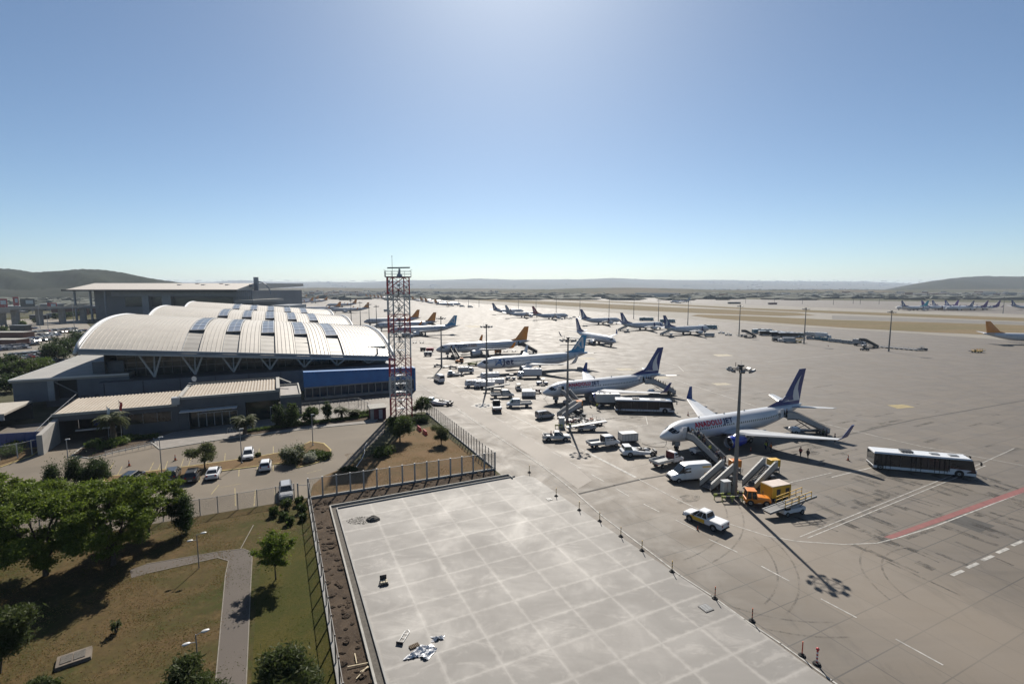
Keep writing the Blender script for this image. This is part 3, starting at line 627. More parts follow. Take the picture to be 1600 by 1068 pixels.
    mb.add([(x,-hz(z)*(.35 if i in(0,1,2,3,4,5,6,7) else 1),z) for i,(x,z) in enumerate(out)]+[(x,hz(z)*(.35 if i in(0,1,2,3,4,5,6,7) else 1),z) for i,(x,z) in enumerate(out)]+[(mid[0][0]+.6,-.26,mid[0][1]),(mid[0][0]+.6,.26,mid[0][1])],
        [(i,(i+1)%n,2*n) for i in range(n)]+[((i+1)%n+n,i+n,2*n+1) for i in range(n)]+[(i,i+n,(i+1)%n+n,(i+1)%n) for i in range(n)])
    fn=mb.build('tail_fin',tailm,t)
    def finpoly(name,polys,m):
        mb=MB()
        for sg in (-1,1):
            for p in polys:
                tr=tessellate_polygon([[Vector((x,z,0)) for x,z in p]])
                mb.add([(x,sg*.30,z) for x,z in p],[tuple(q) for q in tr])
                mb.add([(x,sg*.22,z) for x,z in p],[(i,(i+1)%len(p),(i+1)%len(p)) for i in range(0)] )
        return mb
    if liv in('navy','navy_w'):
        # white swept crescent
        outer=[(37.6,11.3),(36.6,10.3),(35.8,9.2),(35.35,8.2),(35.2,7.2),(35.0,6.55),(33.6,6.2),(31.9,6.0),(37.5,6.0)]
        inner=[(37.2,6.7),(37.0,7.4),(36.7,8.3),(36.75,9.2),(37.05,10.2)]
        pl=outer+inner
        mb=MB()
        for sg in (-1,1):
            pts=[(x,sg*.235,z) for x,z in pl]; tr=tessellate_polygon([[Vector((x,z,0)) for x,z in pl]]); mb.add(pts,[tuple(q) for q in tr])
        mb.build('tail_emblem',m_pw,fn)
    elif liv=='blue':
        # slanted capital A in white, open bar
        pls=[[(37.9,6.9),(38.8,6.9),(42.1,10.6),(41.9,11.2),(41.3,11.1)],[(41.3,11.1),(42.2,11.1),(42.5,7.0),(41.6,7.0),(41.5,9.9)],[(40.2,7.3),(41.5,7.0),(40.2,9.0),(39.9,8.7)]]
        mb=MB()
        for sg in (-1,1):
            for pl in pls:
                tr=tessellate_polygon([[Vector((x,z,0)) for x,z in pl]]); mb.add([(x,sg*.235,z) for x,z in pl],[tuple(q) for q in tr])
        mb.build('tail_emblem',m_pw,fn)
    elif liv in('orange','red','purple','teal'):
        xm=38.3 if b else 41.3
        mb=MB(); pl=[(xm-2.6,7.0),(xm-.2,9.6),(xm+.6,8.9),(xm-.5,8.3)] if liv=='red' else None
        if pl:
            for sg in (-1,1):
                tr=tessellate_polygon([[Vector((x-.6,z,0)) for x,z in pl]]); mb.add([(x-.6,sg*.235,z) for x,z in pl],[tuple(q) for q in tr])
            mb.build('tail_emblem',m_pw,fn)
    # antennas
    mb=MB(); 
    for x in (9,15.5,21):
        mb=MB(); mb.prism([(x,zc+Rh-.02),(x+.4,zc+Rh-.02),(x+.42,zc+Rh+.3),(x+.3,zc+Rh+.3)],'y',-.02,.02); mb.build('antenna',m_belly,t)
    if title:
        if title=='A':   # red and navy capitals
            letters('lettering','ANADOLU',6.6,4.12,1.4,m_rtxt,Rw,Rh,zc,t,shear=.12,bold=.05,width=6.9)
            letters('lettering','JET',13.7,4.12,1.4,m_ntxt,Rw,Rh,zc,t,shear=.12,bold=.05,width=2.7)
            letters('lettering','ANADOLU',16.9,4.06,1.62,m_rtxt,Rw,Rh,zc,t,shear=.18,bold=.035,width=7.0,side=1)
            letters('lettering','JET',9.7,4.06,1.62,m_ntxt,Rw,Rh,zc,t,shear=.18,bold=.035,width=2.7,side=1)
        elif title=='J':
            letters('lettering','A',5.7,3.25,2.9,m_btxt,Rw,Rh,zc,t,bold=.06,shear=.3,width=2.7)
            letters('lettering','Jet',8.5,3.25,2.9,m_ntxt,Rw,Rh,zc,t,bold=.06,width=4.3)
        elif title=='F':
            letters('lettering','flypgs',7.8,4.05,2.5,m_dtxt,Rw,Rh,zc,t,bold=.05,width=5.4)
            letters('lettering','.com',13.4,4.05,2.5,m_gtxt,Rw,Rh,zc,t,bold=.05,width=4.2)
    return t
def fin_at(u,v,kind,psi):
    """nose position for an airliner whose fin top trailing corner is seen at pixel (u, v)"""
    h,l=(12.5,39.2) if kind=='b' else (11.8,43.9)
    p=G(u,v,h); return Vector((p.x-math.cos(psi)*l,p.y-math.sin(psi)*l,0))
XR=AB(1,0); YR=AB(0,1)
AN1=Vector((26.41,86.51,0)); AN2=Vector((7.71,123.75,0))
pl=make_plane('b','navy','nearest white airliner, navy fin, red and navy title, boarding stairs at its front door','A'); pl.location=AN1; pl.rotation_euler.z=PS
AIR={}
AIR['navy']=pl
q=copy_tree(pl); q.location=AN2; q['label']='second navy finned airliner with red title, behind the airport bus, rear stairs full'
pl=make_plane('s','blue','white airliner with bright blue fin bearing a white A, catering container by its engine','J',doors=False); AJP=Vector((-11.8,165.5,0)); pl.location=AJP; pl.rotation_euler.z=PS; AIR['blue']=pl
q=copy_tree(pl); q.location=fin_at(716,492.5,'s',PS); q['label']='white airliner with blue fin parked just right of the lattice tower'
q.location=Vector((-35-39.5,316-18.8,0))
pl=make_plane('s','orange','white airliner with orange fin and dark web address title on its side','F'); PGP=Vector((-32,207.5,0)); pl.location=PGP; pl.rotation_euler.z=PS; AIR['orange']=pl
def ocopy(u,v,label,group=None,psi=PS,loc=None):
    q=copy_tree(plo); q.location=loc or fin_at(u,v,'s',psi); q.rotation_euler.z=psi; q['label']=label
    if group: q['group']=group
    return q
plo=make_plane('s','orange','white airliner with orange fin, stairs at its tail, seen just behind the lattice tower',None,doors=False,detail=False)
plo.location=Vector((-54-39.6,355-18.9,0)); plo.rotation_euler.z=PS
ocopy(0,0,'orange finned airliner left of the stairs served one behind the lattice tower',loc=Vector((-74-39.6,399-18.9,0)))
ocopy(577,472.2,'white airliner with orange fin rising beside the apron masts right of the terminal roofs')
ocopy(543,470.0,'white airliner with orange fin directly behind the rightmost pale terminal roof end',loc=Vector((-255,610,0)))
ocopy(545,467,'orange finned airliner behind the masts at the end of the far stand row',loc=Vector((-276,742,0)))
g0='distant orange finned airliners beyond the terminal'
for i,(u,v,d) in enumerate(((512,463,960),(498,462.5,1080),(490,463.5,900),(480,457.5,1250))):
    p=GD(u,d,11.8); ocopy(0,0,('farthest right','second from the right','third from the right','leftmost')[i]+' of the four tiny orange finned airliners above the terminal roofs',g0,loc=Vector((p.x-39.6,p.y-18.9,0)))
g1='row of parked orange finned airliners on the far left apron'
for i,(u,d) in enumerate(((571,1330),(577,1290),(583,1250),(589,1210),(594,1150))):
    p=GD(u,d,11.8); ocopy(0,0,'orange finned airliner parked in the far tight row left of the tower top',g1,psi=PS+math.pi,loc=Vector((p.x+39.6,p.y+18.9,0)))
g2='orange finned airliners on remote stands right of the tower'
for i,(u,d) in enumerate(((678,772),(663,850),(656,925),(643,1000))):
    p=GD(u,d,11.8); ocopy(0,0,('nearest','second','third','farthest')[i]+' orange finned airliner of the remote row just right of the lattice tower',g2,psi=PS+math.pi,loc=Vector((p.x+39.6,p.y+18.9,0)))
q=ocopy(0,0,'white airliner with orange fin taxiing at the far right edge of the photo',psi=R(166),loc=Vector((0,0,0)))
p=G(1541,501.5,11.8); q.location=Vector((p.x+43.6*math.cos(R(-14)),p.y+43.6*math.sin(R(-14)),0)); q.rotation_euler.z=R(166)
# opposite row, tails to the stands
plr=make_plane('b','navy_w','rightmost navy finned airliner of the parked row in mid distance, airstair at tail',None,doors=False,detail=False)
RP=[(92,303,'navy_w'),(73,336,'navy_w'),(53,388,'navy_w')]
lab=['','second navy finned airliner from the right in the parked row, airstair at tail','white airliner with navy fin, third from the right in the parked row, no stairs']
def row_at(x,y,psi=PS+math.pi,l=39.2): return Vector((x-math.cos(psi)*l,y-math.sin(psi)*l,0))
plr.location=row_at(92,303); plr.rotation_euler.z=PS+math.pi
for k in (1,2):
    q=copy_tree(plr); q.location=row_at(*RP[k][:2]); q['label']=lab[k]
q=copy_tree(plr); q.location=Vector((51,243,0)); q.rotation_euler.z=R(113); q['label']='navy finned airliner rolling towards the right, just behind the blue fin'
q=copy_tree(plr); q.location=row_at(-22,545); q['label']='navy finned airliner at the far left end of the parked row in mid distance'
pr=make_plane('b','red','airliner with dark red fin parked in mid distance beside the pale grey tail',None,doors=False,detail=False); pr.location=row_at(18,454); pr.rotation_euler.z=PS+math.pi
pg=make_plane('b','grey','airliner with pale grey fin parked just left of the red finned one',None,doors=False,detail=False); pg.location=row_at(-7,480); pg.rotation_euler.z=PS+math.pi
# remote apron on the far right
pt=make_plane('b','teal','airliner with turquoise rear body and fin parked on the remote apron far right',None,doors=False,detail=False)
pp=make_plane('b','purple','purple tailed airliner on the remote apron, right of the turquoise one',None,doors=False,detail=False)
gr='airliners parked on the remote apron far right'
first={'teal':pt,'purple':pp}
for i,(u,v,kind,psi,lab_) in enumerate(((1408,471,'navy_w',180,'leftmost dark finned airliner of the far right remote fleet'),(1452,472,'teal',-8,'turquoise tailed airliner of the far right remote fleet'),
     (1439,469,'purple',172,'first purple finned airliner behind the turquoise tailed one, far right'),(1456,470.5,'navy_w',180,'dark finned airliner immediately right of the turquoise tail, far right'),
     (1476,470,'navy_w',176,'second dark finned airliner right of the turquoise tail, far right'),(1499,471.5,'purple',0,'purple finned airliner near the middle of the far right fleet'),(1523,470.5,'navy_w',4,'dark finned airliner right of the fleet middle, far right'),
     (1545,470.5,'purple',0,'airliner with purple fin and rear body left of the last mast, far right'),(1564,471,'purple',0,'purple tailed airliner just behind the last mast, far right'),(1580,469,'navy_w',172,'last dark finned airliner at the right edge of the remote fleet'))):
    src={'navy_w':plr,'teal':pt,'purple':pp}[kind]
    if kind in first: q=first.pop(kind)
    else: q=copy_tree(src)
    p=GD(u,640+ (i*7)%40,12.5); q.location=Vector((p.x-39.2*math.cos(R(psi)),p.y-39.2*math.sin(R(psi)),0)); q.rotation_euler.z=R(psi); tag(q,lab_,'airliner',gr)
    q.location.z=0
q=copy_tree(pg); p=GD(1079,940,12.5); q.location=Vector((p.x-39,p.y,0)); q.rotation_euler.z=R(-3); q['label']='lone white airliner rolling on the far taxiway above the navy finned row'
# ================================================================ ground vehicles
def wheel_mb(x,y,r,w=.22):
    s=1 if y>0 else -1; mb=MB(); mb.cyl((x,y-s*w,r),(x,y,r),r,r,16,0); mb.cyl((x,y-s*.02,r),(x,y+s*.015,r),r*.58,r*.52,12,1); mb.cyl((x,y,r),(x,y+s*.03,r),r*.14,r*.14,8,0); return mb
def wheels(t, xs, hw, r, w=.24):
    for x in xs:
        for s in (-1,1): wheel_mb(x,s*hw,r,w).build('wheel',[m_black,m_hub],t)
def shell(mb, st, m=0):
    """st: (x, z_bottom, z_top, half_width_low, half_width_high) lofted, chamfered section"""
    rings=[]
    for x,zb,zt,wl,wh in st:
        h=zt-zb; wm=max(wl,wh)
        rings.append([(x,-wl*.9,zb),(x,-wl,zb+h*.12),(x,-wm,zb+h*.45),(x,-wm*.99,zb+h*.7),(x,-wh*.97,zt-h*.10),(x,-wh*.84,zt),(x,wh*.84,zt),(x,wh*.97,zt-h*.10),(x,wm*.99,zb+h*.7),(x,wm,zb+h*.45),(x,wl,zb+h*.12),(x,wl*.9,zb)])
    return mb.loft(rings,m)
def cabin(t, x0b,x1b,x0t,x1t,zb,zt,wb,wt,paint,pillars=(0.5,),pw=.09,roofm=None):
    b=[(x0b,-wb,zb),(x1b,-wb,zb),(x1b,wb,zb),(x0b,wb,zb)]; u=[(x0t,-wt,zt),(x1t,-wt,zt),(x1t,wt,zt),(x0t,wt,zt)]
    MB().hexa(b,u).build('window_glass',m_glass,t)
    r=MB(); e=.03
    r.hexa([(x0t-.06,-wt-e,zt-.01),(x1t+.1,-wt-e,zt-.01),(x1t+.1,wt+e,zt-.01),(x0t-.06,wt+e,zt-.01)],[(x0t+.1,-wt*.86,zt+.09),(x1t-.06,-wt*.86,zt+.09),(x1t-.06,wt*.86,zt+.09),(x0t+.1,wt*.86,zt+.09)])
    for p,q in zip(b,u):
        s=1 if p[1]>0 else -1; r.bar((p[0],p[1]+s*.005,p[2]),(q[0],q[1]+s*.005,q[2]),pw)
    for f in pillars:
        for s in (-1,1): r.bar((x0b+(x1b-x0b)*f,s*(wb+.005),zb),(x0t+(x1t-x0t)*f,s*(wt+.005),zt),pw,.05)
    r.build('roof',roofm or paint,t,bevel=.03)
def lights(t, xf, xr, y, zf, zr, sz=.16):
    for s in (-1,1):
        MB().box(xf-.1,xf+.015,s*y-sz,s*y+sz,zf-.08,zf+.08).build('headlight',m_lamp,t)
        MB().box(xr-.015,xr+.1,s*y-sz*.7,s*y+sz*.7,zr-.12,zr+.12).build('tail_light',m_tail,t)
def mirrors(t,x,y,z,m=None):
    for s in (-1,1): MB().box(x-.06,x+.06,s*y,s*(y+.2),z-.07,z+.09).build('mirror',m or m_black,t)
def car(label, paint, kind='hatch', name='parked_car', cat='car', bar=False):
    t=thing(name,label,cat)
    if kind=='sedan':
        b=shell(MB(),[(-2.3,.42,.86,.70,.66),(-2.15,.28,1.0,.84,.80),(-1.3,.22,1.04,.90,.84),(0,.2,1.0,.90,.85),(1.0,.22,.98,.90,.84),(1.9,.26,.84,.86,.76),(2.22,.36,.70,.74,.66)]); cabin(t,-1.85,1.15,-1.15,.25,.98,1.40,.78,.60,paint,(.38,.66)); xs=(-1.38,1.38);r=.31;zf,zr=.66,.85
    elif kind=='suv':
        b=shell(MB(),[(-2.3,.46,1.0,.74,.70),(-2.2,.30,1.12,.88,.84),(-1.3,.26,1.16,.93,.88),(0,.25,1.12,.93,.88),(1.1,.26,1.10,.92,.87),(2.0,.30,1.0,.90,.82),(2.3,.40,.82,.78,.70)]); cabin(t,-2.22,1.25,-1.85,.45,1.08,1.62,.82,.66,paint,(.3,.62)); xs=(-1.4,1.42);r=.36;zf,zr=.80,1.0
    else:
        b=shell(MB(),[(-2.0,.42,.95,.70,.66),(-1.9,.28,1.04,.84,.80),(-1.1,.22,1.06,.88,.83),(0,.2,1.0,.88,.84),(.9,.22,.98,.88,.83),(1.75,.26,.86,.84,.74),(2.02,.36,.72,.72,.64)]); cabin(t,-1.92,1.15,-1.55,.3,.98,1.45,.76,.60,paint,(.36,.66)); xs=(-1.25,1.28);r=.31;zf,zr=.68,.9
    b.build('body',paint,t,smooth=False,bevel=.04); wheels(t,xs,.90 if kind!='hatch' else .86,r)
    MB().box(xs[0]-.9,xs[1]+.85,-.84,.84,.2,.34).build('sill',m_black,t)
    lights(t,b.v[-1][0],b.v[0][0],.58,zf,zr); mirrors(t,.75,.84,1.02)
    if kind=='suv': 
        for s in (-1,1): MB().bar((-1.7,s*.6,1.75),(.3,s*.6,1.75),.04).build('roof_rail',m_dark,t)
    MB().box(b.v[-1][0]-.02,b.v[-1][0]+.02,-.3,.3,.45,.6).build('grille',m_black,t)
    MB().box(b.v[0][0]-.02,b.v[0][0]+.01,-.26,.26,.52,.64).build('number_plate',m_white,t)
    return t
def pickup(label, paint, cover=True, stripe=None, single=False):
    t=thing('pickup_truck',label,'pickup truck')
    shell(MB(),[(-.75,.42,1.15,.90,.86),(0,.40,1.15,.92,.88),(1.3,.40,1.12,.92,.88),(2.3,.44,1.05,.90,.82),(2.62,.50,.92,.78,.70)]).build('body',paint,t,bevel=.05)
    if single: cabin(t,-.6,1.35,-.45,.45,1.1,1.72,.82,.66,paint,(.55,))
    else: cabin(t,-.78,1.45,-.55,.55,1.1,1.76,.84,.68,paint,(.35,.7))
    bd=MB(); 
    for s in (-1,1): bd.box(-2.65,-.72,s*.92 if s<0 else .82,s*.82 if s<0 else .92,.5,1.18)
    bd.box(-2.68,-2.58,-.92,.92,.5,1.18); bd.box(-2.6,-.74,-.84,.84,.48,.62)
    bd.build('cargo_bed',paint,t,bevel=.03)
    if cover: MB().box(-2.6,-.72,-.85,.85,1.14,1.22).build('bed_cover',m_white,t,bevel=.03)
    else: 
        l=MB(); l.box(-2.0,-1.3,-.5,.2,.63,1.05,0); l.build('toolbox',m_lgrey,t,bevel=.03)
    if stripe:
        s_=MB()
        for s in (-1,1): s_.box(-.45,1.55,s*.925-.012,s*.925+.012,.52,.98)
        s_.build('door_panel',stripe,t)
    arch=MB()
    for x in (-1.65,1.6):
        for s in (-1,1): arch.cyl((x,s*.80,.42),(x,s*.945,.42),.46,.46,18)
    arch.build('wheel_arch',m_black,t); wheels(t,(-1.65,1.6),.96,.38,.26); lights(t,2.6,-2.68,.62,.82,.9); mirrors(t,1.0,.88,1.14)
    MB().box(2.5,2.72,-.8,.8,.42,.6).build('front_bumper',m_black,t,bevel=.03); MB().box(-2.8,-2.66,-.8,.8,.42,.56).build('rear_bumper',m_black,t,bevel=.03)
    MB().box(2.6,2.66,-.4,.4,.66,.86).build('grille',m_black,t)
    return t
def bigvan(label, paint, panel=None, windows=False, L=5.9):
    t=thing('delivery_van' if not windows else 'minibus',label,'van' if not windows else 'minibus'); h=L/2; H=2.55
    b=shell(MB(),[(-h,.42,H-.08,.92,.84),(-h+.15,.36,H,.98,.88),(0,.34,H,.98,.88),(h-2.3,.34,H-.02,.98,.86),(h-1.85,.34,H-.18,.97,.80)])
    shell(b,[(h-1.86,.34,1.5,.97,.95),(h-1.0,.36,1.36,.97,.90),(h-.25,.40,1.12,.92,.80),(h,.46,.95,.8,.7)]); b.build('body',paint,t,bevel=.05)
    g=MB(); g.hexa([(h-1.9,-.93,1.42),(h-.95,-.86,1.34),(h-.95,.86,1.34),(h-1.9,.93,1.42)],[(h-1.9,-.78,2.36),(h-1.78,-.74,2.34),(h-1.78,.74,2.34),(h-1.9,.78,2.36)]); g.build('windscreen',m_glass,t)
    for s in (-1,1):
        MB().hexa([(h-2.75,s*.985-.012,1.45),(h-1.6,s*.975-.012,1.42),(h-1.6,s*.975+.012,1.42),(h-2.75,s*.985+.012,1.45)],[(h-2.75,s*.93-.012,2.12),(h-1.95,s*.92-.012,2.1),(h-1.95,s*.92+.012,2.1),(h-2.75,s*.93+.012,2.12)]).build('side_window',m_glass,t)
    if windows:
        for s in (-1,1):
            for k in range(3): x=-h+.3+k*1.05; MB().hexa([(x,s*.985-.012,1.42),(x+.95,s*.985-.012,1.42),(x+.95,s*.985+.012,1.42),(x,s*.985+.012,1.42)],[(x,s*.93-.012,2.1),(x+.95,s*.93-.012,2.1),(x+.95,s*.93+.012,2.1),(x,s*.93+.012,2.1)]).build('side_window',m_glass,t)
        MB().box(-h-.015,-h+.05,-.78,.78,1.45,2.1).build('rear_window',m_glass,t)
    if panel:
        s_=MB()
        for s in (-1,1): s_.hexa([(-h+.2,s*.99-.01,.9),(-h+1.1,s*.99-.01,.9),(-h+1.1,s*.99+.01,.9),(-h+.2,s*.99+.01,.9)],[(-h+.2,s*.915-.012,2.25),(-h+1.5,s*.915-.012,2.25),(-h+1.5,s*.915+.012,2.25),(-h+.2,s*.915+.012,2.25)])
        s_.build('side_graphic',panel,t)
    MB().box(-h+.4,h-.4,-.96,.96,.26,.42).build('sill',m_black,t); wheels(t,(-h+1.2,h-1.0),1.0,.36,.25); lights(t,h-.05,-h,.66,.86,1.2); mirrors(t,h-1.75,.98,1.5)
    MB().box(h-.12,h+.07,-.85,.85,.42,.62).build('front_bumper',m_black,t,bevel=.03); MB().box(h-.08,h+.03,-.45,.45,.68,.9).build('grille',m_black,t)
    return t
def smallvan(label, paint):
    t=thing('small_van',label,'van')
    shell(MB(),[(-2.15,.44,1.05,.80,.80),(-2.05,.3,1.12,.90,.86),(0,.28,1.12,.92,.88),(1.2,.28,1.08,.91,.86),(1.95,.32,.95,.86,.76),(2.2,.42,.8,.74,.66)]).build('body',paint,t,bevel=.05)
    cabin(t,-2.1,1.4,-2.0,.45,1.06,1.72,.86,.74,paint,(.05,.36,.66),.12); wheels(t,(-1.4,1.35),.92,.32); lights(t,2.18,-2.13,.6,.78,1.1); mirrors(t,.95,.86,1.12)
    MB().box(-1.8,1.9,-.88,.88,.22,.36).build('sill',m_black,t)
    for s in (-1,1): MB().bar((-1.8,s*.62,1.86),(.3,s*.62,1.86),.035).build('roof_rail',m_dark,t)
    return t
def flatbed(label, paint, double=True, back=m_dark):
    t=thing('flatbed_truck',label,'flatbed truck'); c0=-.1 if double else .75
    shell(MB(),[(c0,.5,2.1,.97,.82),(c0+.1,.48,2.16,.98,.83),(1.5,.48,2.16,.98,.82),(1.75,.48,2.06,.97,.78)]).build('cab',paint,t,bevel=.05)
    shell(MB(),[(1.7,.46,1.46,.97,.93),(2.4,.46,1.3,.96,.88),(2.95,.5,1.08,.9,.76),(3.15,.55,.92,.78,.68)]).build('bonnet',paint,t,bevel=.05)
    MB().hexa([(1.7,-.92,1.38),(2.4,-.85,1.3),(2.4,.85,1.3),(1.7,.92,1.38)],[(1.7,-.76,2.08),(1.8,-.72,2.06),(1.8,.72,2.06),(1.7,.76,2.08)]).build('windscreen',m_glass,t)
    for s in (-1,1):
        for xa,xb,xc in (((.95,2.0,1.65),(.05,.82,.82)) if double else ((.9,2.0,1.65),)):
            MB().hexa([(xa,s*.985-.012,1.4),(xb,s*.975-.012,1.38),(xb,s*.975+.012,1.38),(xa,s*.985+.012,1.4)],[(xa,s*.89-.012,1.98),(xc,s*.885-.012,1.96),(xc,s*.885+.012,1.96),(xa,s*.89+.012,1.98)]).build('side_window',m_glass,t)
    MB().box(c0-.12,c0-.02,-.85,.85,.95,2.15).build('headboard',back,t)
    x1=c0-.15; x0=-3.1
    MB().box(x0,x1,-1.05,1.05,.88,.98).build('bed_floor',m_grey,t)
    for s in (-1,1): MB().box(x0,x1,s*1.05-.03,s*1.05+.03,.9,1.32).build('side_board',m_offwhite,t)
    MB().box(x0-.03,x0+.03,-1.05,1.05,.9,1.32).build('tailboard',m_offwhite,t)
    MB().box(x0+.2,2.9,-.45,.45,.5,.88).build('chassis',m_dark,t); wheels(t,(-1.85,2.2),.98,.36,.28); lights(t,3.12,x0,.66,.86,.8); mirrors(t,1.75,.98,1.5)
    MB().box(3.0,3.2,-.85,.85,.42,.6).build('front_bumper',m_black,t,bevel=.03)
    return t
def bus(label, body=m_white, glassm=None, L=13.8, name='airport_bus'):
    t=thing(name,label,'bus'); h=L/2; W=1.5
    g=glassm or m_glass
    sk=MB(); xsplit=h-3.9
    sk.box(-h,xsplit,-W,W,.28,.72); 
    sk.hexa([(xsplit,-W,.28),(h-.1,-W+.05,.28),(h-.1,W-.05,.28),(xsplit,W,.28)],[(xsplit+.35,-W,1.22),(h-.05,-W+.1,1.15),(h-.05,W-.1,1.15),(xsplit+.35,W,1.22)])
    sk.build('lower_body',body,t,bevel=.05)
    MB().hexa([(-h+.04,-W+.03,.7),(h-.12,-W+.06,.72),(h-.12,W-.06,.72),(-h+.04,W-.03,.7)],[(-h+.08,-W+.06,2.72),(h-.62,-W+.16,2.72),(h-.62,W-.16,2.72),(-h+.08,W-.06,2.72)]).build('window_glass',g,t)
    r=MB(); r.hexa([(-h,-W,2.68),(h-.6,-W+.1,2.68),(h-.6,W-.1,2.68),(-h,W,2.68)],[(-h+.15,-W+.22,2.95),(h-.8,-W+.25,2.92),(h-.8,W-.25,2.92),(-h+.15,W-.22,2.95)]); r.build('roof',body,t,bevel=.06)
    for x0,x1 in ((-2.9,-1.2),(1.2,2.4),(3.7,4.9)): MB().box(x0,x1,-.45,.45,2.94,3.05).build('roof_hatch',m_grey,t,bevel=.04)
    u=MB(); 
    for k in range(4): u.box(-2.8+k*.42,-2.5+k*.42,-.7,.7,3.05,3.2)
    u.build('roof_unit',m_dark,t)
    for s in (-1,1):
        for x in (-h+1.7,-h+5.8,-h+8.9):
            for dx in (-.62,.02,.66): MB().box(x+dx-.03,x+dx+.03,s*(W+.0)-.02,s*(W+.0)+.02,.32,2.6).build('door_frame',m_black,t)
        for x in (-h+.1,-h+3.7,-h+7.4,h-3.6): MB().box(x-.05,x+.05,s*W-.025,s*W+.0,.72,2.7).build('window_post',m_anthr,t)
    for k in range(7):
        x=-h+1.2+k*1.5; MB().bar((x,.5*(-1)**k,.6),(x,.5*(-1)**k,2.6),.05).build('handrail',m_yellow,t)
    wheels(t,(-h+2.6 if L<13 else -h+1.0,h-2.3),W+.0,.48,.3); MB().cyl((h-2.3,-W-.01,.5),(h-2.3,W+.01,.5),.62,.62,18).build('wheel_arch',m_black,t)
    for s in (-1,1): 
        m_=MB(); m_.tube([(h-.6,s*(W-.25),2.6),(h+.1,s*(W-.1),2.75),(h+.35,s*(W),2.6)],.04,6); m_.box(h+.25,h+.42,s*W-.12,s*W+.12,2.1,2.6); m_.build('mirror_arm',m_black,t)
        MB().box(h-.12,h-.02,s*1.1-.2,s*1.1+.2,.62,.82).build('headlight',m_lamp,t)
    MB().box(h-.14,h-.04,-1.0,1.0,.3,.5).build('front_bumper',m_dark,t); MB().box(-h-.04,-h+.03,-1.3,1.3,.35,.6).build('rear_bumper',m_dark,t)
    return t
def stairs(label, top=2.75, run=5.2, flat=1.7, side=PAINT('stair_panel_grey',(.36,.37,.37),.5), cabm=m_white, cab=True, name='boarding_stairs'):
    """foot at the origin rising along +x"""
    t=thing(name,label,'boarding stairs'); w=.95
    n=14; s_=MB()
    for k in range(n): x=run*k/n; z=.35+(top-.35)*k/n; s_.box(x,x+run/n+.03,-w+.1,w-.1,z-.06,z)
    s_.build('steps',m_grey,t); kz=(top-.35)/run
    for s in (-1,1):
        y=s*w
        MB().prism([(-.3,.2),(run,top-.25),(run+flat,top-.25),(run+flat,top+1.0),(run-.1,top+1.0),(-.3,1.25)],'y',y-.035,y+.035).build('side_panel',side,t)
        r=MB(); r.tube([(-.35,y,.4),(-.35,y,1.4),(run-.1,y,top+1.14),(run+flat,y,top+1.14)],.035,6); r.build('handrail',m_steel,t)
        r=MB(); r.bar((-.3,y,.22),(run,y,top-.22),.12,.2); r.bar((run,y,top-.22),(run+flat,y,top-.22),.12,.2); r.build('side_beam',m_dark,t)
    MB().box(run,run+flat,-w+.05,w-.05,top-.1,top).build('platform',m_grey,t)
    r=MB(); r.bar((run*.45,-.7,.7),(run+.3,-.7,top-.3),.1); r.bar((run*.45,.7,.7),(run+.3,.7,top-.3),.1); r.bar((run+.6,-.7,.8),(run*.7,-.7,top*.62),.08); r.bar((run+.6,.7,.8),(run*.7,.7,top*.62),.08); r.build('lift_strut',m_dark,t)
    MB().box(.8,run+1.0,-.75,.75,.45,.72).build('chassis',m_dark,t,bevel=.03)
    if cab:
        c=MB(); shell(c,[(run-.6,.4,1.3,.8,.8),(run+.6,.4,1.25,.8,.75),(run+1.1,.45,1.0,.72,.65)]); c.build('engine_cover',cabm,t,bevel=.04)
    wheels(t,(1.3,run+.2),.85,.34,.22)
    return t
def tow_tractor(label, paint=m_white, L=6.2, cab='rear', name='tow_tractor'):
    t=thing(name,label,'aircraft tug'); h=L/2
    b=MB(); shell(b,[(-h,.45,.95,1.15,1.1),(-h+.3,.35,1.15,1.25,1.2),(-h+2.2,.35,1.2,1.25,1.2),(-.1,.35,1.0,1.25,1.2)]); b.build('body',paint,t,bevel=.04)
    for s in (-1,1): 
        q=MB(); q.hexa([(-.2,s*1.25-.0 if s<0 else .72,.38),(h-.8,s*1.2 if s<0 else .75,.38),(h-.8,-.75 if s<0 else 1.2,.38),(-.2,-.72 if s<0 else 1.25,.38)],[(-.2,s*1.25 if s<0 else .72,1.0),(h-.8,s*1.2 if s<0 else .75,.78),(h-.8,-.75 if s<0 else 1.2,.78),(-.2,-.72 if s<0 else 1.25,1.0)]); q.build('side_arm',paint,t,bevel=.03)
    cx=-h+.35
    MB().hexa([(cx,-.95,1.1),(cx+1.5,-.95,1.1),(cx+1.5,.95,1.1),(cx,.95,1.1)],[(cx+.1,-.85,1.72),(cx+1.2,-.85,1.72),(cx+1.2,.85,1.72),(cx+.1,.85,1.72)]).build('cab_glass',glass('green_cab_glass',(.02,.05,.04)),t)
    r=MB(); r.box(cx+.05,cx+1.3,-.9,.9,1.7,1.8)
    for x,x2 in ((cx,cx+.1),(cx+1.5,cx+1.2)):
        for s in (-1,1): r.bar((x,s*.96,1.1),(x2,s*.86,1.72),.08)
    r.build('cab_roof',paint,t,bevel=.02)
    e=MB(); e.box(-.3,1.1,-.55,.55,.35,1.15); e.blob((.3,0,1.15),(.5,.45,.25),8,4); e.cyl((.9,-.3,.9),(.9,-.3,1.5),.06,.06,8); e.build('engine_block',m_dark,t)
    k=MB(); k.box(h-.9,h,-.9,.9,.3,.6); k.box(h-.3,h+.1,-.7,.7,.4,.9); k.build('nose_wheel_cradle',m_dark,t,bevel=.03)
    wheels(t,(-h+1.3,h-.9),1.28,.46,.34)
    return t
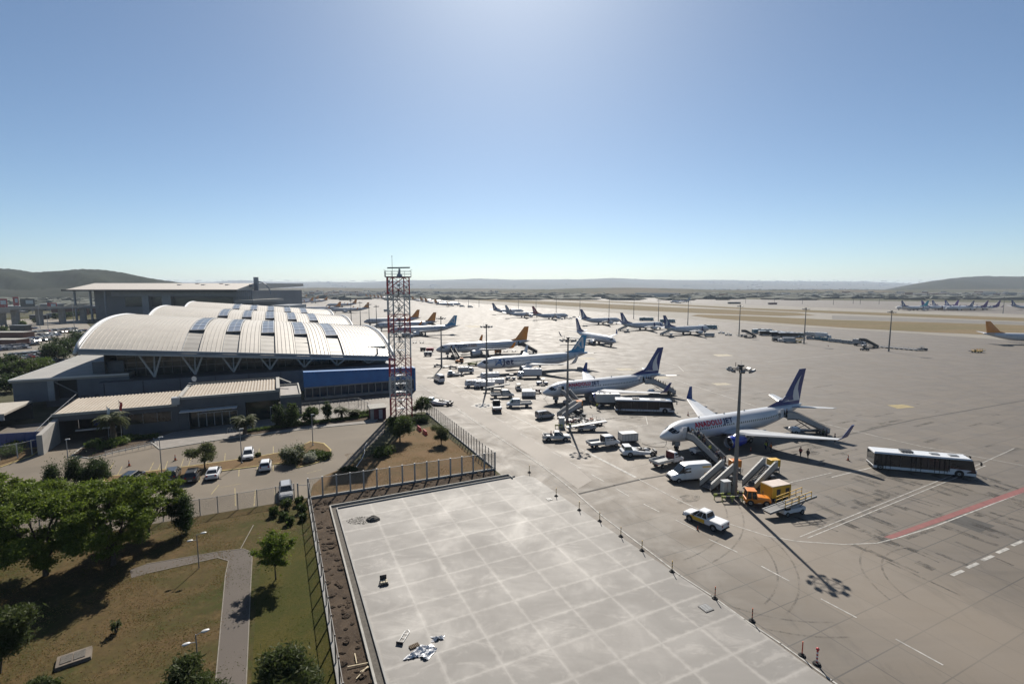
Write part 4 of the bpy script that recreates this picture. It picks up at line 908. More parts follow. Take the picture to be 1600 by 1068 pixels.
def tug(label, paint=m_offwhite, L=3.2, canopy=True, name='baggage_tug'):
    t=thing(name,label,'tug'); h=L/2
    shell(MB(),[(-h,.35,.9,.62,.6),(-.3,.3,.92,.7,.66)]).build('body',paint,t,bevel=.04); shell(MB(),[(.1,.3,1.1,.66,.62),(h-.2,.3,1.02,.66,.58),(h,.4,.9,.55,.5)]).build('bonnet',paint,t,bevel=.04); MB().box(-.35,.15,-.6,.6,.3,.55).build('floor',m_dark,t)
    MB().box(-.5,-.38,-.45,.45,.9,1.35).build('seat_back',m_black,t)
    if canopy:
        f=MB()
        for x in (-.75,.35):
            for s in (-1,1): f.bar((x,s*.6,.9),(x+(.0 if x<0 else -.1),s*.55,1.85),.06)
        f.build('cab_frame',m_dark,t); MB().box(-.85,.4,-.62,.62,1.84,1.92).build('canopy',paint,t,bevel=.02)
    wheels(t,(-h+.55,h-.5),.7,.3,.2); lights(t,h+.0,-h,.4,.8,.75,.1)
    return t
def orange_tug(label):
    t=thing('cab_tractor',label,'tractor')
    shell(MB(),[(-.1,.4,1.25,.75,.72),(1.3,.4,1.15,.75,.7),(1.65,.5,1.0,.65,.6)]).build('bonnet',m_orange,t,bevel=.05)
    MB().box(-1.6,-.05,-.82,.82,.4,.95).build('body',m_orange,t,bevel=.05)
    MB().hexa([(-1.5,-.72,.95),(-.1,-.72,.95),(-.1,.72,.95),(-1.5,.72,.95)],[(-1.35,-.64,1.95),(-.3,-.64,1.95),(-.3,.64,1.95),(-1.35,.64,1.95)]).build('cab_glass',m_glass,t)
    f=MB(); f.box(-1.45,-.2,-.72,.72,1.93,2.05)
    for x,x2 in ((-1.5,-1.35),(-.1,-.3),(-.8,-.85)):
        for s in (-1,1): f.bar((x,s*.73,.95),(x2,s*.65,1.95),.09)
    f.build('cab_frame',m_orange,t,bevel=.02); wheels(t,(-1.0,1.05),.86,.42,.28); lights(t,1.62,-1.6,.5,.85,.75,.1)
    MB().box(1.6,1.75,-.6,.6,.45,.65).build('front_bumper',m_black,t); MB().cyl((.9,.5,1.1),(.9,.5,1.7),.05,.05,8).build('exhaust_pipe',m_dark,t)
    return t
def belt_loader(label, rails=m_yellow, base=m_white, lo=.9, hi=2.0, L=8.0):
    t=thing('belt_loader',label,'belt loader'); h=L/2
    MB().box(-1.8,1.9,-.85,.85,.42,.95).build('chassis',base,t,bevel=.05); wheels(t,(-1.25,1.3),.9,.34,.24)
    MB().hexa([(-h,-.55,lo-.18),(h,-.55,hi-.18),(h,.55,hi-.18),(-h,.55,lo-.18)],[(-h,-.55,lo),(h,-.55,hi),(h,.55,hi),(-h,.55,lo)]).build('conveyor',m_dark,t)
    f=MB(); k=(hi-lo)/L
    z=lambda x:lo+(x+h)*k
    for s in (-1,1): f.hexa([(-h,s*.62-.05,z(-h)-.22),(h,s*.62-.05,z(h)-.22),(h,s*.62+.05,z(h)-.22),(-h,s*.62+.05,z(-h)-.22)],[(-h,s*.62-.05,z(-h)+.06),(h,s*.62-.05,z(h)+.06),(h,s*.62+.05,z(h)+.06),(-h,s*.62+.05,z(-h)+.06)])
    f.build('conveyor_frame',m_grey if rails else base,t)
    r=MB()
    for s in ((-1,1) if rails else ()):
        for x0,x1 in ((-1.6,.6),(.8,2.9)):
            for q in (.45,.95): r.bar((x0,s*.72,z(x0)+q),(x1,s*.72,z(x1)+q),.06)
            for x in (x0,(x0+x1)/2,x1): r.bar((x,s*.72,z(x)),(x,s*.72,z(x)+.95),.06)
    if rails: r.build('guard_rail',rails,t)
    st=MB(); st.bar((-1.2,-.5,.9),(-2.0,-.5,z(-2)-.15),.1); st.bar((1.2,-.5,.9),(2.2,-.5,z(2.2)-.15),.1); st.bar((1.2,.5,.9),(2.2,.5,z(2.2)-.15),.1); st.build('lift_strut',m_grey,t)
    MB().box(-1.6,-.9,-.95,-.5,.95,1.3).build('driver_seat',m_black,t,bevel=.03)
    return t
def box_unit(label, paint=m_offwhite, L=3.0, W=1.8, Hh=1.5, name='ground_power_unit', cat='power unit', top=None, z0=.45):
    t=thing(name,label,cat)
    MB().box(-L/2,L/2,-W/2,W/2,z0,z0+Hh).build('housing',paint,t,bevel=.06)
    MB().box(-L/2+.05,L/2-.05,-W/2+.05,W/2-.05,z0+Hh,z0+Hh+.07).build('top_cover',top or paint,t,bevel=.03)
    for s in (-1,1):
        for k in (-.28,.2): MB().box(L*k,L*k+L*.2,s*W/2-.015,s*W/2+.015,z0+.25,z0+Hh*.75).build('louvre_panel',m_dark,t)
    MB().box(-L/2+.1,L/2-.1,-W*.35,W*.35,z0-.12,z0).build('chassis',m_dark,t); wheels(t,(-L*.32,L*.32),W*.45,.26,.18)
    d=MB(); d.bar((L/2,0,z0-.05),(L/2+.9,0,.3),.07); d.build('tow_bar',m_dark,t)
    return t
def container(label, paint=m_offwhite, L=3.2, W=2.0, Hh=1.4, name='baggage_container', ribs=5, z0=.5):
    t=thing(name,label,'container')
    MB().box(-L/2,L/2,-W/2,W/2,z0,z0+Hh).build('box',paint,t,bevel=.03)
    r=MB()
    for s in (-1,1):
        for k in range(ribs+1): x=-L/2+L*k/ribs; r.box(x-.03,x+.03,s*W/2-.03,s*W/2+.03,z0,z0+Hh)
        r.box(-L/2,L/2,s*W/2-.04,s*W/2+.04,z0+Hh-.06,z0+Hh+.03)
    r.build('frame_ribs',m_grey,t); MB().box(-L/2-.1,L/2+.1,-W/2,W/2,z0-.14,z0).build('dolly_deck',m_dark,t); wheels(t,(-L*.36,L*.36),W*.44,.24,.16)
    d=MB(); d.bar((L/2,0,z0-.08),(L/2+1.1,0,.28),.07); d.build('tow_bar',m_dark,t)
    return t
def cart(label, load=m_maroon, L=3.0, W=1.5, name='baggage_cart', seed=1):
    t=thing(name,label,'baggage cart'); rg=random.Random(seed)
    MB().box(-L/2,L/2,-W/2,W/2,.45,.55).build('deck',m_grey,t)
    f=MB()
    for x in (-L/2,L/2): 
        f.bar((x,-W/2,.5),(x,-W/2,1.4),.05); f.bar((x,W/2,.5),(x,W/2,1.4),.05); f.bar((x,-W/2,1.4),(x,W/2,1.4),.05); f.bar((x,-W/2,1.0),(x,W/2,1.0),.04)
    f.build('end_rack',m_lgrey,t); l=MB()
    if load:
        for k in range(7): x=rg.uniform(-L/2+.3,L/2-.3); y=rg.uniform(-W/2+.25,W/2-.25); l.box(x-.3,x+.3,y-.2,y+.2,.55,.55+rg.uniform(.25,.7),k%2)
        l.build('load',[load,m_dark],t)
    wheels(t,(-L*.36,L*.36),W*.45,.22,.14); d=MB(); d.bar((L/2,0,.42),(L/2+1.0,0,.25),.06); d.build('tow_bar',m_dark,t)
    return t
def highloader(label, boxm=m_offwhite, z0=1.0, L=6.2, cabm=m_white, hb=2.1, name='catering_truck'):
    t=thing(name,label,'service truck'); h=L/2+.9
    shell(MB(),[(h-1.9,.45,2.15,1.0,.92),(h-.5,.45,2.1,1.0,.9),(h,.5,1.4,.98,.9)]).build('cab',cabm,t,bevel=.05)
    MB().hexa([(h-.45,-.9,1.35),(h+.01,-.88,1.35),(h+.01,.88,1.35),(h-.45,.9,1.35)],[(h-.5,-.82,2.0),(h-.35,-.8,2.0),(h-.35,.8,2.0),(h-.5,.82,2.0)]).build('windscreen',m_glass,t)
    for s in (-1,1): MB().box(h-1.6,h-.7,s*1.0-.015,s*.97+.015,1.3,1.95).build('side_window',m_glass,t)
    MB().box(-h,h-2.0,-1.15,1.15,z0,z0+hb).build('box_body',boxm,t,bevel=.04)
    sc=MB()
    for s in (-1,1): sc.bar((-h+.5,s*.7,.8),(h-2.6,s*.7,z0+.05),.12); sc.bar((-h+.5,s*.7,z0+.05),(h-2.6,s*.7,.8),.12)
    sc.build('scissor_lift',m_dark,t); MB().box(-h,h-.3,-.5,.5,.5,.8).build('chassis',m_dark,t); wheels(t,(-h+1.1,h-1.0),1.08,.42,.3)
    for k in range(3): MB().blob((-h+.8+k*1.4,0,z0+hb+.02),(.35,.5,.22),8,4).build('roof_vent',boxm,t,smooth=True)
    return t
# ---- placing helpers
def heading(p,q): d=Vector(p)-Vector(q); return math.atan2(d.y,d.x)
def by_wheels(t, front, rear, xf, xr, hw, side):
    """place a vehicle from the ground contacts of its near-side wheels; side=+1 if those are its left wheels"""
    a,b=G(*front),G(*rear); hd=heading(a,b); m=(a+b)/2; xm=(xf+xr)/2
    f=Vector((math.cos(hd),math.sin(hd),0)); n=Vector((-f.y,f.x,0))
    t.location=m-f*xm-n*hw*side; t.rotation_euler=(0,0,hd); t.location.z=0; return t
def at(t,u,v,hd,dz=0): p=G(u,v); t.location=(p.x,p.y,dz); t.rotation_euler=(0,0,hd); return t
NB=PS+math.pi/2     # along the service road, away from the camera
# ---- named vehicles of the apron
by_wheels(pickup('white pickup truck with yellow door panel driving on the road below the tall mast',m_white,True,m_yellow),(1080,815.6),(1110,828.3),1.6,-1.65,.96,1)
m_fade=PAINT('van_yellow_graphic',(.72,.46,.10))
v=bigvan('large white panel van with yellow graphic on its rear side, parked beside the boarding stairs',m_white,m_fade); v.scale=(1.12,1.05,1.05); by_wheels(v,(1062,754.5),(1099,751.5),1.95*1.12,-1.75*1.12,1.05,1)
by_wheels(flatbed('white flatbed truck with single cab next to the large white van',m_white,False,m_maroon),(1062.4,725.2),(1037.7,731.5),2.2,-1.85,.98,-1)
by_wheels(flatbed('white double cab flatbed truck in front of the baggage container, right of the second mast',m_white,True,m_dark),(961.6,698.2),(934.4,701.6),2.2,-1.85,.98,-1)
by_wheels(pickup('white single cab pickup with open bed, standing beside the foot of the second mast',m_offwhite,False,None,True),(884,689.5),(857,689.8),1.6,-1.65,.96,-1)
by_wheels(smallvan('small silver van with side windows on the service road left of the second mast',m_silver),(863,653.2),(845.8,655.6),1.35,-1.4,.92,-1)
by_wheels(flatbed('white double cab flatbed truck facing left, just behind the small silver van',m_white,True,m_dark),(798.8,637.2),(823,636.6),2.2,-1.85,.98,1)
by_wheels(flatbed('white double cab flatbed truck facing right under the tilted conveyor by the third mast',m_offwhite,True,m_dark),(798.8,621.6),(774,622.6),2.2,-1.85,.98,-1)
at(flatbed('grey white flatbed truck seen from behind with black headboard beside the mast shadow',m_offwhite,False,m_black),776,640,NB-.35)
at(bigvan('white minibus with dark rear window driving away on the service road',m_white,None,True,5.4),686,596,NB+.05)
at(tow_tractor('white low aircraft tug with dark towing cradle pointing at the nearest airliners nose'),997,710,R(4))
at(tow_tractor('white low aircraft tug with green cab glass beside the fence left of the service road',m_white,6.6),687,632,R(-8))
at(tow_tractor('low grey aircraft tug facing the blue finned airliner, behind the minibus',m_lgrey,5.6),712,587,R(8))
b=bus('white roofed airport bus with dark windows, nearest right on the open apron'); a_,b_=G(1530,747.8),G(1361,732.3); hd=heading(a_,b_); n_=Vector((-math.sin(hd),math.cos(hd),0)); b.location=(a_+b_)/2+n_*1.5; b.rotation_euler=(0,0,hd)
BUSP=b
a_,b_=G(1053,645.5),G(963,643); hd=heading(a_,b_); b=copy_tree(BUSP); b.location=(a_+b_)/2+Vector((-math.sin(hd),math.cos(hd),0))*1.5; b.rotation_euler=(0,0,hd); b['label']='white roofed airport bus with dark windows parked under the winglet of the second airliner'
at(container('open white baggage container on a dolly with a pinkish top, behind the flatbed and tug'),981,690,R(12))
at(container('low white baggage container on a dolly left of the second airliner nose',m_white,3.6,2.0,1.2,ribs=4),826,620,R(2))
at(highloader('white high box catering truck standing under the wing of the blue finned airliner',m_white),827,590,R(4)+math.pi)
at(highloader('dirty white box truck between the second airliner engine and the airport bus',m_offwhite,cabm=m_offwhite),955,633,R(3))
at(highloader('small pale service truck left of the blue finned airliner nose, dark cargo opening',m_lgrey,L=3.6,z0=.8,hb=1.5),728,583,R(10))
at(orange_tug('bright orange tractor with glazed cab at the foot of the tall mast'),1182,787,R(-10))
at(box_unit('boxy yellow ground power unit with pale pinkish top beside the orange tractor',m_yellow,3.4,2.1,1.6,top=mat('faded_top',(.55,.47,.42),.8),z0=.6),1211,778,PS-.1)
at(belt_loader('white belt loader with yellow guard rails, nearest one right of the orange tractor',m_yellow,m_white),1233,801,R(20))
at(belt_loader('grey belt loader with bare conveyor beside the second mast',None,m_lgrey,.9,1.9,8.5),916,672,R(8))
at(belt_loader('pale belt loader with raised cream conveyor by the third mast',None,mat('cream_paint',(.55,.52,.44),.5),1.2,2.3,7.5),776,612,R(8))
at(belt_loader('yellow green belt loader in front of the blue finned airliner nose',None,mat('lime_paint',(.45,.45,.10),.5),.9,1.9,7.0),738,571,R(6))
at(orange_tug('orange tractor standing left of the blue finned airliner nose'),718,567,R(175))
at(tug('small pale tug facing the catering truck beside a standing worker'),798,593,R(180),)
at(tug('pale baggage tug with open frame cab between the third mast and the second airliner nose',m_offwhite),810,609,R(100))
at(tug('pale tug with tall frame alone on the apron above the second airliner nose',m_lgrey,3.6),847,601,R(190))
g_='lavatory and water trucks clustered around the third mast'
for i,(u,v,hd,lb) in enumerate(((742,604,PS+2.9,'leftmost white service truck of the cluster around the third mast'),(757,606,PS+2.7,'white service truck in the middle of the cluster, directly left of the third mast'),(772,602,PS+2.9,'white service truck right of the third mast in the cluster'),(765,592,PS+3.0,'white service truck behind the cluster around the third mast'))):
    at(highloader(lb,m_white,.8,4.2,m_white,1.3,'service_truck'),u,v,hd)['group']=g_
for u,v,hd,lb,ld in ((884,659,PS,'empty baggage cart beside the second mast foot',None),(896,662,PS+.1,'baggage cart with brown load right of the second mast',m_maroon),(905,655,PS,'baggage cart stacked with dark cases behind the brown loaded one',m_anthr),(920,660,PS+.05,'baggage cart with orange red load nearest the airport bus',PAINT('faded_orange',(.45,.14,.05))),(931,664,PS+.1,'grey baggage cart at the right end of the group beside the second mast',m_grey),(910,667,PS,'baggage cart with pale load in front of the orange red one',m_offwhite)):
    at(cart(lb,ld,seed=int(u)),u,v,hd)['group']='baggage carts beside the second mast'
for u,v,lb,ld in ((698,574,'flat dolly cart right of the fourth mast',None),(708,576,'loaded dolly cart between the fourth mast and the orange tractor',m_dark),(684,573,'dolly with tall grey panel left of the fourth mast',m_grey),(723,577,'dolly cart in front of the small pale service truck',m_grey)):
    at(cart(lb,ld,seed=int(u)),u,v,PS-.1)['group']='dollies around the fourth mast'
at(box_unit('white boxy ground power unit at the nose of the orange finned airliner',m_offwhite,3.4,1.9,1.4),669,556,R(0))
at(box_unit('dark red ground power unit behind the white one by the orange finned airliner nose',m_red,3.4,1.8,1.2),672,549,R(0))
at(box_unit('dark ground power unit left of the dark red one',m_dark,2.4,1.6,1.2),661,548,R(0))
at(box_unit('red and yellow equipment trailer beneath the engine of the orange finned airliner',m_orange,3.0,1.8,1.3),778,552,R(10))
at(cart('tow bar cart standing right in front of the second airliner nose',m_maroon,seed=3),838,614,R(5))
at(cart('small empty cart above the low white baggage container',None,seed=4),824,611,R(5))
for u,v,lb in ((790,549,'first chock cart behind the engine of the orange finned airliner'),(803,549,'second chock cart behind the engine of the orange finned airliner'),(648,536,'first small dolly right of the lattice tower'),(659,536,'second small dolly right of the lattice tower')):
    at(cart(lb,None,2.0,1.2,seed=5),u,v,0)
# stairs served at airliners
def stair_at(t, plane, lx, psi=PS, ly=-2.05, run=5.2+1.7, hd=None, dz=0):
    door=plane+Vector((math.cos(psi)*lx-math.sin(psi)*ly, math.sin(psi)*lx+math.cos(psi)*ly,0))
    hd=psi+math.pi/2 if hd is None else hd
    t.location=door-Vector((math.cos(hd),math.sin(hd),0))*run; t.rotation_euler=(0,0,hd); t.location.z=0; return t
ST1=stair_at(stairs('white front boarding stairs of the nearest airliner, crowded with passengers'),AN1,5.1)
ST2=stair_at(stairs('blue grey boarding stairs at the rear door of the nearest airliner, nearly empty',3.3,6.0,2.2,m_lgrey),AN1,31.2,ly=-1.6,run=8.2,hd=math.pi-.03)
ST3=stair_at(stairs('white boarding stairs at the front door of the second airliner behind the mast',cabm=m_lgrey),AN2,5.1)
ST4=stair_at(stairs('boarding stairs packed with passengers at the rear door of the second airliner',3.3,6.0,2.2,m_lgrey),AN2,31.2,ly=-1.6,run=8.2,hd=math.pi-.03)
stair_at(stairs('dark boarding stairs at the front door of the orange finned airliner with web address',3.1,side=m_anthr,cabm=m_dark),PGP,6.3)
stair_at(stairs('dark boarding stairs at the rear door of the orange finned airliner with web address',3.6,6.0,2.2,m_anthr,m_dark),PGP,38,ly=-1.3,run=8.2,hd=math.pi-.2)
stair_at(stairs('dark boarding stairs at the tail of the orange finned airliner behind the lattice tower',3.6,6.0,2.2,m_anthr,m_dark),Vector((-54-39.6,355-18.9,0)),38,ly=-1.3,run=8.2,hd=math.pi-.2)
for k,(x,y) in enumerate(((92,303),(73,336))):
    pr_=row_at(x,y); stair_at(stairs(('airstair at the tail of the rightmost parked navy finned airliner','airstair at the tail of the second parked navy finned airliner')[k],3.3,6.0,2.2,m_offwhite),pr_,31.2,psi=PS+math.pi,ly=1.6,run=8.2,hd=-.1)
at(stairs('unused grey boarding stairs nearest the large white van, left of the tall mast',2.3,4.6,.6,MC['stair_panel_grey'],m_dark),1104,765,PS+.1)
at(stairs('unused grey boarding stairs right of the tall mast, behind the orange tractor',2.5,4.8,.6,MC['stair_panel_grey'],m_dark),1171,764,PS+.12)
at(stairs('unused grey boarding stairs beside the second mast',2.3,4.6,.6,m_lgrey,m_dark),876,653,PS+.1)
for u,v,z,mm,lb in ((1152,742,0,m_orange,'orange equipment box on a stand behind the left unused stairs'),(1213,741,0,m_yellow,'yellow equipment box on a stand behind the right unused stairs'),(905,641,0,m_orange,'orange equipment box on a stand behind the stairs by the second mast')):
    t=thing('equipment_stand',lb,'equipment box'); p=G(u,v); t.location=(p.x,p.y+1.0,0); t.rotation_euler.z=PS*.3
    MB().box(-.8,.8,-.6,.6,1.1,2.2).build('box',mm,t,bevel=.04); f=MB()
    for x in (-.7,.7):
        for y in (-.5,.5): f.bar((x,y,0),(x,y,1.1),.08)
    f.bar((-.7,-.5,.4),(.7,.5,.4),.06); f.build('stand_frame',m_dark,t); MB().box(-.75,.75,-.55,.55,.35,.8).build('tank',m_grey,t,bevel=.05)
# far equipment rows
fb=[bus('dark teal bus parked behind the stair truck, left end of the far equipment row',m_white,m_teal,12.5)]
at(fb[0],1191,521,R(2)); m_tg=glass('tinted_bus_glass',(.03,.04,.045))
for u,v,hd,lb in ((1204,524,R(-8),'second bus of the far equipment row'),(1222,525.5,R(-6),'third bus of the far equipment row'),(1236,527,R(-8),'rightmost bus of the far equipment row, left of the mast')):
    q=copy_tree(BUSP); at(q,u,v,hd); q['label']=lb; q['group']='buses parked in the far equipment row'
for u,v,lb in ((1106,514,'teal bus at the nose of the rightmost parked airliner'),(1043,504,'teal bus behind the second parked navy finned airliner'),(1010,501,'teal bus between the parked navy finned airliners')):
    q=copy_tree(fb[0]); at(q,u,v,R(-5)); q['label']=lb
cv=smallvan('grey white van at the left end of the van line right of the far mast',m_offwhite); at(cv,1266,530,R(-20)); cb=smallvan('',m_teal)
gv='line of vans and service trucks in the far equipment row'; cv['group']=gv
for i,(u,v) in enumerate(((1279,531),(1290,532.5),(1301,534),(1311,535),(1322,536.5),(1332,537.5))):
    nm=('second','third','fourth','fifth','sixth','last')[i]; src=(cb if i in (0,1) else cv)
    q=cb if i==0 else copy_tree(src); at(q,u,v,R(-60)); q['label']=nm+' vehicle of the van line right of the far mast'; q['group']=gv
at(highloader('box truck standing between the mast and the van line of the far equipment row',m_offwhite),1270,527,R(-50))
at(highloader('catering truck with raised body behind the van line of the far equipment row',m_white,z0=1.4),1286,529,R(-50))
at(highloader('pale equipment truck near the right end of the far van line',m_lgrey,1.2,4.0),1343,540,R(-60))
at(stairs('dark covered boarding stairs at the right end of the far van line',3.4,5.5,2.2,m_dark,m_dark),1370,543,R(180-10))
at(stairs('dark boarding stair truck at the left end of the far equipment row',3.4,5.5,2.2,m_anthr,m_dark),1180,527,R(180-8))
at(belt_loader('low belt loader lying left of the far stair truck',None,m_offwhite),1162,526,R(-10))
at(container('grey ribbed cargo container in front of the far bus row',m_lgrey,6,2.4,2.2,ribs=8),1232,535,R(-6)); at(container('small dark container left of the ribbed one before the far buses',m_anthr,3.4,2,1.6),1212,533,R(-6))
at(container('white low container between the small dark one and the ribbed one',m_white,3.4,2,1.2),1221,534,R(-6))
at(belt_loader('yellow belt loader right of the grey ribbed container',m_yellow,m_yellow),1246,535,R(-6))
at(tug('dark tug standing alone in front of the far van line',m_anthr,4.2),1351,547,R(10)); at(tug('white tug right of the rightmost parked airliner',m_white,4),1127,521,R(-10)); at(tug('pale tug further right of the rightmost parked airliner',m_offwhite,4),1138,524,R(-10))
at(container('grey container standing right below the nose of the rightmost parked airliner',m_lgrey,5.5,2.2,1.8),1108,526,R(-5))
for i in range(9):
    u=1374+i*7.6; q=cart('flat dolly of the long dolly line right of the far van row',m_dark if i>7 else None,3.2,1.5,seed=i) if i==0 else copy_tree(DOL)
    if i==0: DOL=q
    at(q,u,542.5+i*.65,R(-12)); q['group']='line of flat dollies right of the far van row'
at(tug('dark tug at the right end of the long dolly line',m_anthr,4.0),1441,547,R(-10)); t=at(belt_loader('yellow equipment lying on the apron left of the taxiing orange finned airliner',m_yellow,m_yellow,.7,.8,6),1526,550.5,R(-5))
for u,v,lb in ((722,479.5,'first tiny equipment truck right of the remote orange finned airliner'),(735,480.5,'second tiny equipment truck right of the remote orange finned airliner'),(605,487,'pale truck just left of the lattice tower far behind')):
    at(highloader(lb,m_offwhite),u,v,R(0))
gq='service vehicles around the parked red finned airliner'
for i,(u,v) in enumerate(((884,497),(891,498),(897,496),(905,497),(878,499))):
    at(tug('white service vehicle between the red finned and navy finned parked airliners',m_white if i%2 else m_offwhite,4.0),u,v,R(20*i))['group']=gq
for i,(u,v,L_) in enumerate(((1147,474.5,22),(1207,475.5,14))):
    t=thing('remote_cabin',('long low dark cabin on the remote apron','short brown cabin on the remote apron by a mast')[i],'cabin'); p=G(u,v); t.location=(p.x,p.y,0); MB().box(-L_/2,L_/2,-2,2,0,3).build('wall',(m_anthr,m_maroon)[i],t); MB().box(-L_/2-.3,L_/2+.3,-2.3,2.3,3,3.3).build('roof',m_grey,t)
# tanker like cylinder near terminal: pale dome equipment
for u,v,s,lb in ((643,522,2.6,'round topped grey fuel truck right of the lattice tower'),(636,527,2.2,'second round topped grey truck beside the lattice tower')):
    t=thing('fuel_truck',lb,'fuel truck'); p=G(u,v); t.location=(p.x,p.y,0); MB().cyl((-3,0,1.9),(2,0,1.9),1.15,1.15,14).build('tank',m_lgrey,t,smooth=False); shell(MB(),[(2.2,.4,2.3,1.1,1.0),(3.6,.4,2.1,1.1,.95)]).build('cab',m_white,t); wheels(t,(-2,-1,2.9),1.1,.45,.3); MB().box(-3,3,-.5,.5,.5,.8).build('chassis',m_dark,t)
# ---------------------------------------------------------------- cars in the small lot
lot=[(388,714.5,NB+math.pi,'hatch',m_white,'white car parked nose towards the photographer in the upper row beside the lot lamp'),
 (415,731.5,NB-.05,'hatch',m_white,'white small car parked below the planted strip near the round bush'),
 (334,743.5,NB-.05,'sedan',m_white,'white saloon car parked below the strip, right of the dark grey one'),
 (302,748,NB-.05,'suv',m_anthr,'dark grey car with grey roof below the little lot tree'),
 (270,746.5,NB+.0,'suv',m_anthr,'dark grey car leftmost but one below the planted strip'),
 (207,753,NB-.25,'suv',m_blackp,'black car half hidden by the big tree crown at the lot edge'),
 (447,774,NB+math.pi,'suv',m_silver,'silver estate car parked against the fence, nearest the gate')]
for u,v,hd,k,pn,lb in lot: at(car(lb,pn,k),u,v,hd)
# far car park: small whole cars
def tinycar(name,paint):
    mb=MB(); shell(mb,[(-2.1,.3,.95,.85,.8),(0,.25,1.0,.88,.82),(2.1,.3,.8,.82,.7)]); mb.hexa([(-1.8,-.75,.95),(1.1,-.75,.95),(1.1,.75,.95),(-1.8,.75,.95)],[(-1.3,-.6,1.42),(.3,-.6,1.42),(.3,.6,1.42),(-1.3,.6,1.42)],1); mb.box(-1.25,.25,-.58,.58,1.42,1.46,0)
    for x in (-1.3,1.3):
        for s in (-1,1): mb.cyl((x,s*.7,.3),(x,s*.9,.3),.3,.3,8,2)
    return mb.build(name,[paint,m_glass,m_black])
protos=[]
for pn,c in ((m_white,'white'),(m_silver,'silver'),(m_anthr,'dark grey'),(m_blackp,'black'),(m_red,'red'),(PAINT('deep_blue_paint',(.02,.04,.12)),'dark blue')):
    o=tinycar('parked_car',pn); tag(o,c+' car parked in the crowded open car park beyond the terminal on the left','car','cars in the far open car park'); protos.append([o,False])
rg=random.Random(4)
def row(u0,v0,u1,v1,n,skip=.12):
    a,b=G(u0,v0),G(u1,v1); hd=heading(b,a)+math.pi/2
    for i in range(n):
        if rg.random()<skip: continue
        p=a.lerp(b,(i+.5)/n); pr=protos[rg.choice((0,0,1,1,2,2,3,4,5))]
        if pr[1]: o=pr[0].copy(); C.objects.link(o)
        else: o=pr[0]; pr[1]=True
        o.location=(p.x+rg.uniform(-.2,.2),p.y+rg.uniform(-.4,.4),0); o.rotation_euler.z=hd+rg.choice((0,math.pi))+rg.uniform(-.04,.04)
row(66,562,92,566,7); row(14,557,86,550,20,.05); row(20,562,84,555,18,.1); row(-60,549,42,540,26,.05); row(-60,553,46,544,26,.1); row(36,541,58,539,4)
row(18,535,92,524,24,.1); row(20,539,86,531,20,.2); row(46,520,118,514,24,.1); row(60,524,122,518,20,.25); row(30,516,60,513,8,.3); row(-80,514,20,510,14,.3); row(120,519,134,517,4); row(-60,474,30,468,22,.1); row(-50,472,34,466.5,20,.2)
# ================================================================ people and small apron furniture
m_skin=mat('skin',(.36,.21,.15),.6); m_hair=mat('dark_hair',(.02,.015,.012),.8)
def person_meshes(pose):
    """one continuous skinned body; returns body, jacket, trousers, hair meshes"""
    hip=.92; sh=1.42
    a=math.sin; st=.16 if pose=='walk' else .06
    J={'pel':(0,0,hip,.135),'bel':(0,0,1.08,.125),'che':(0.01,0,1.28,.15),'nec':(0.01,0,1.47,.06),'hd0':(.02,0,1.56,.075),'hd1':(.03,0,1.66,.10),'hd2':(.02,0,1.74,.075),
       'hl':(0,.10,hip-.05,.095),'kl':(st*.7,.10,.50,.065),'al':(-st*.2+ (st*.6 if pose=='walk' else 0),.10,.09,.045),'tl':(.15+ (st*.5 if pose=='walk' else 0),.11,.04,.038),
       'hr':(0,-.10,hip-.05,.095),'kr':(-st*.2,-.10,.50,.065),'ar':(-st*1.6,-.10,.10,.045),'tr':(-st*1.6+.14,-.11,.04,.038),
       'sl':(0,.19,sh-.02,.065),'el':(-.04,.27,1.14,.046),'wl':(.08 if pose=='walk' else .02,.28,.90,.032),'ml':(.11 if pose=='walk' else .03,.28,.80,.034),
       'sr':(0,-.19,sh-.02,.065),'er':(.03,-.27,1.14,.046),'wr':(-.04 if pose=='walk' else .18,-.27,.91 if pose=='walk' else 1.02,.032),'mr':(-.03 if pose=='walk' else .27,-.26,.81 if pose=='walk' else 1.04,.034)}
    E=[('pel','bel'),('bel','che'),('che','nec'),('nec','hd0'),('hd0','hd1'),('hd1','hd2'),('pel','hl'),('hl','kl'),('kl','al'),('al','tl'),('pel','hr'),('hr','kr'),('kr','ar'),('ar','tr'),('che','sl'),('sl','el'),('el','wl'),('wl','ml'),('che','sr'),('sr','er'),('er','wr'),('wr','mr')]
    def grow(keys, extra, name, sub=1):
        ks=[k for k in J if k in keys]; ed=[(ks.index(p),ks.index(q)) for p,q in E if p in keys and q in keys]
        me=bpy.data.meshes.new(name); me.from_pydata([J[k][:3] for k in ks],ed,[]); o=bpy.data.objects.new(name,me); C.objects.link(o)
        md=o.modifiers.new('s','SKIN'); md.use_smooth_shade=True
        for i,k in enumerate(ks): me.skin_vertices[0].data[i].radius=(J[k][3]+extra,)*2; me.skin_vertices[0].data[i].use_root=(i==0)
        sb=o.modifiers.new('u','SUBSURF'); sb.levels=sub; sb.render_levels=sub
        bpy.context.view_layer.update(); r=bpy.data.meshes.new_from_object(o.evaluated_get(bpy.context.evaluated_depsgraph_get())); r.name=name
        bpy.data.objects.remove(o); bpy.data.meshes.remove(me); return r
    body=grow(set(J),0,'person',1); jac=grow({'pel','bel','che','sl','el','wl','sr','er','wr'},.022,'jacket'); tro=grow({'pel','hl','kl','al','hr','kr','ar'},.018,'trousers')
    hb=MB().blob((.0,0,1.70),(.115,.105,.10),10,6,jit=.03); me=bpy.data.meshes.new('hair'); me.from_pydata(hb.v,[],hb.f); 
    return body,jac,tro,me
PM={'walk':person_meshes('walk'),'stand':person_meshes('stand')}
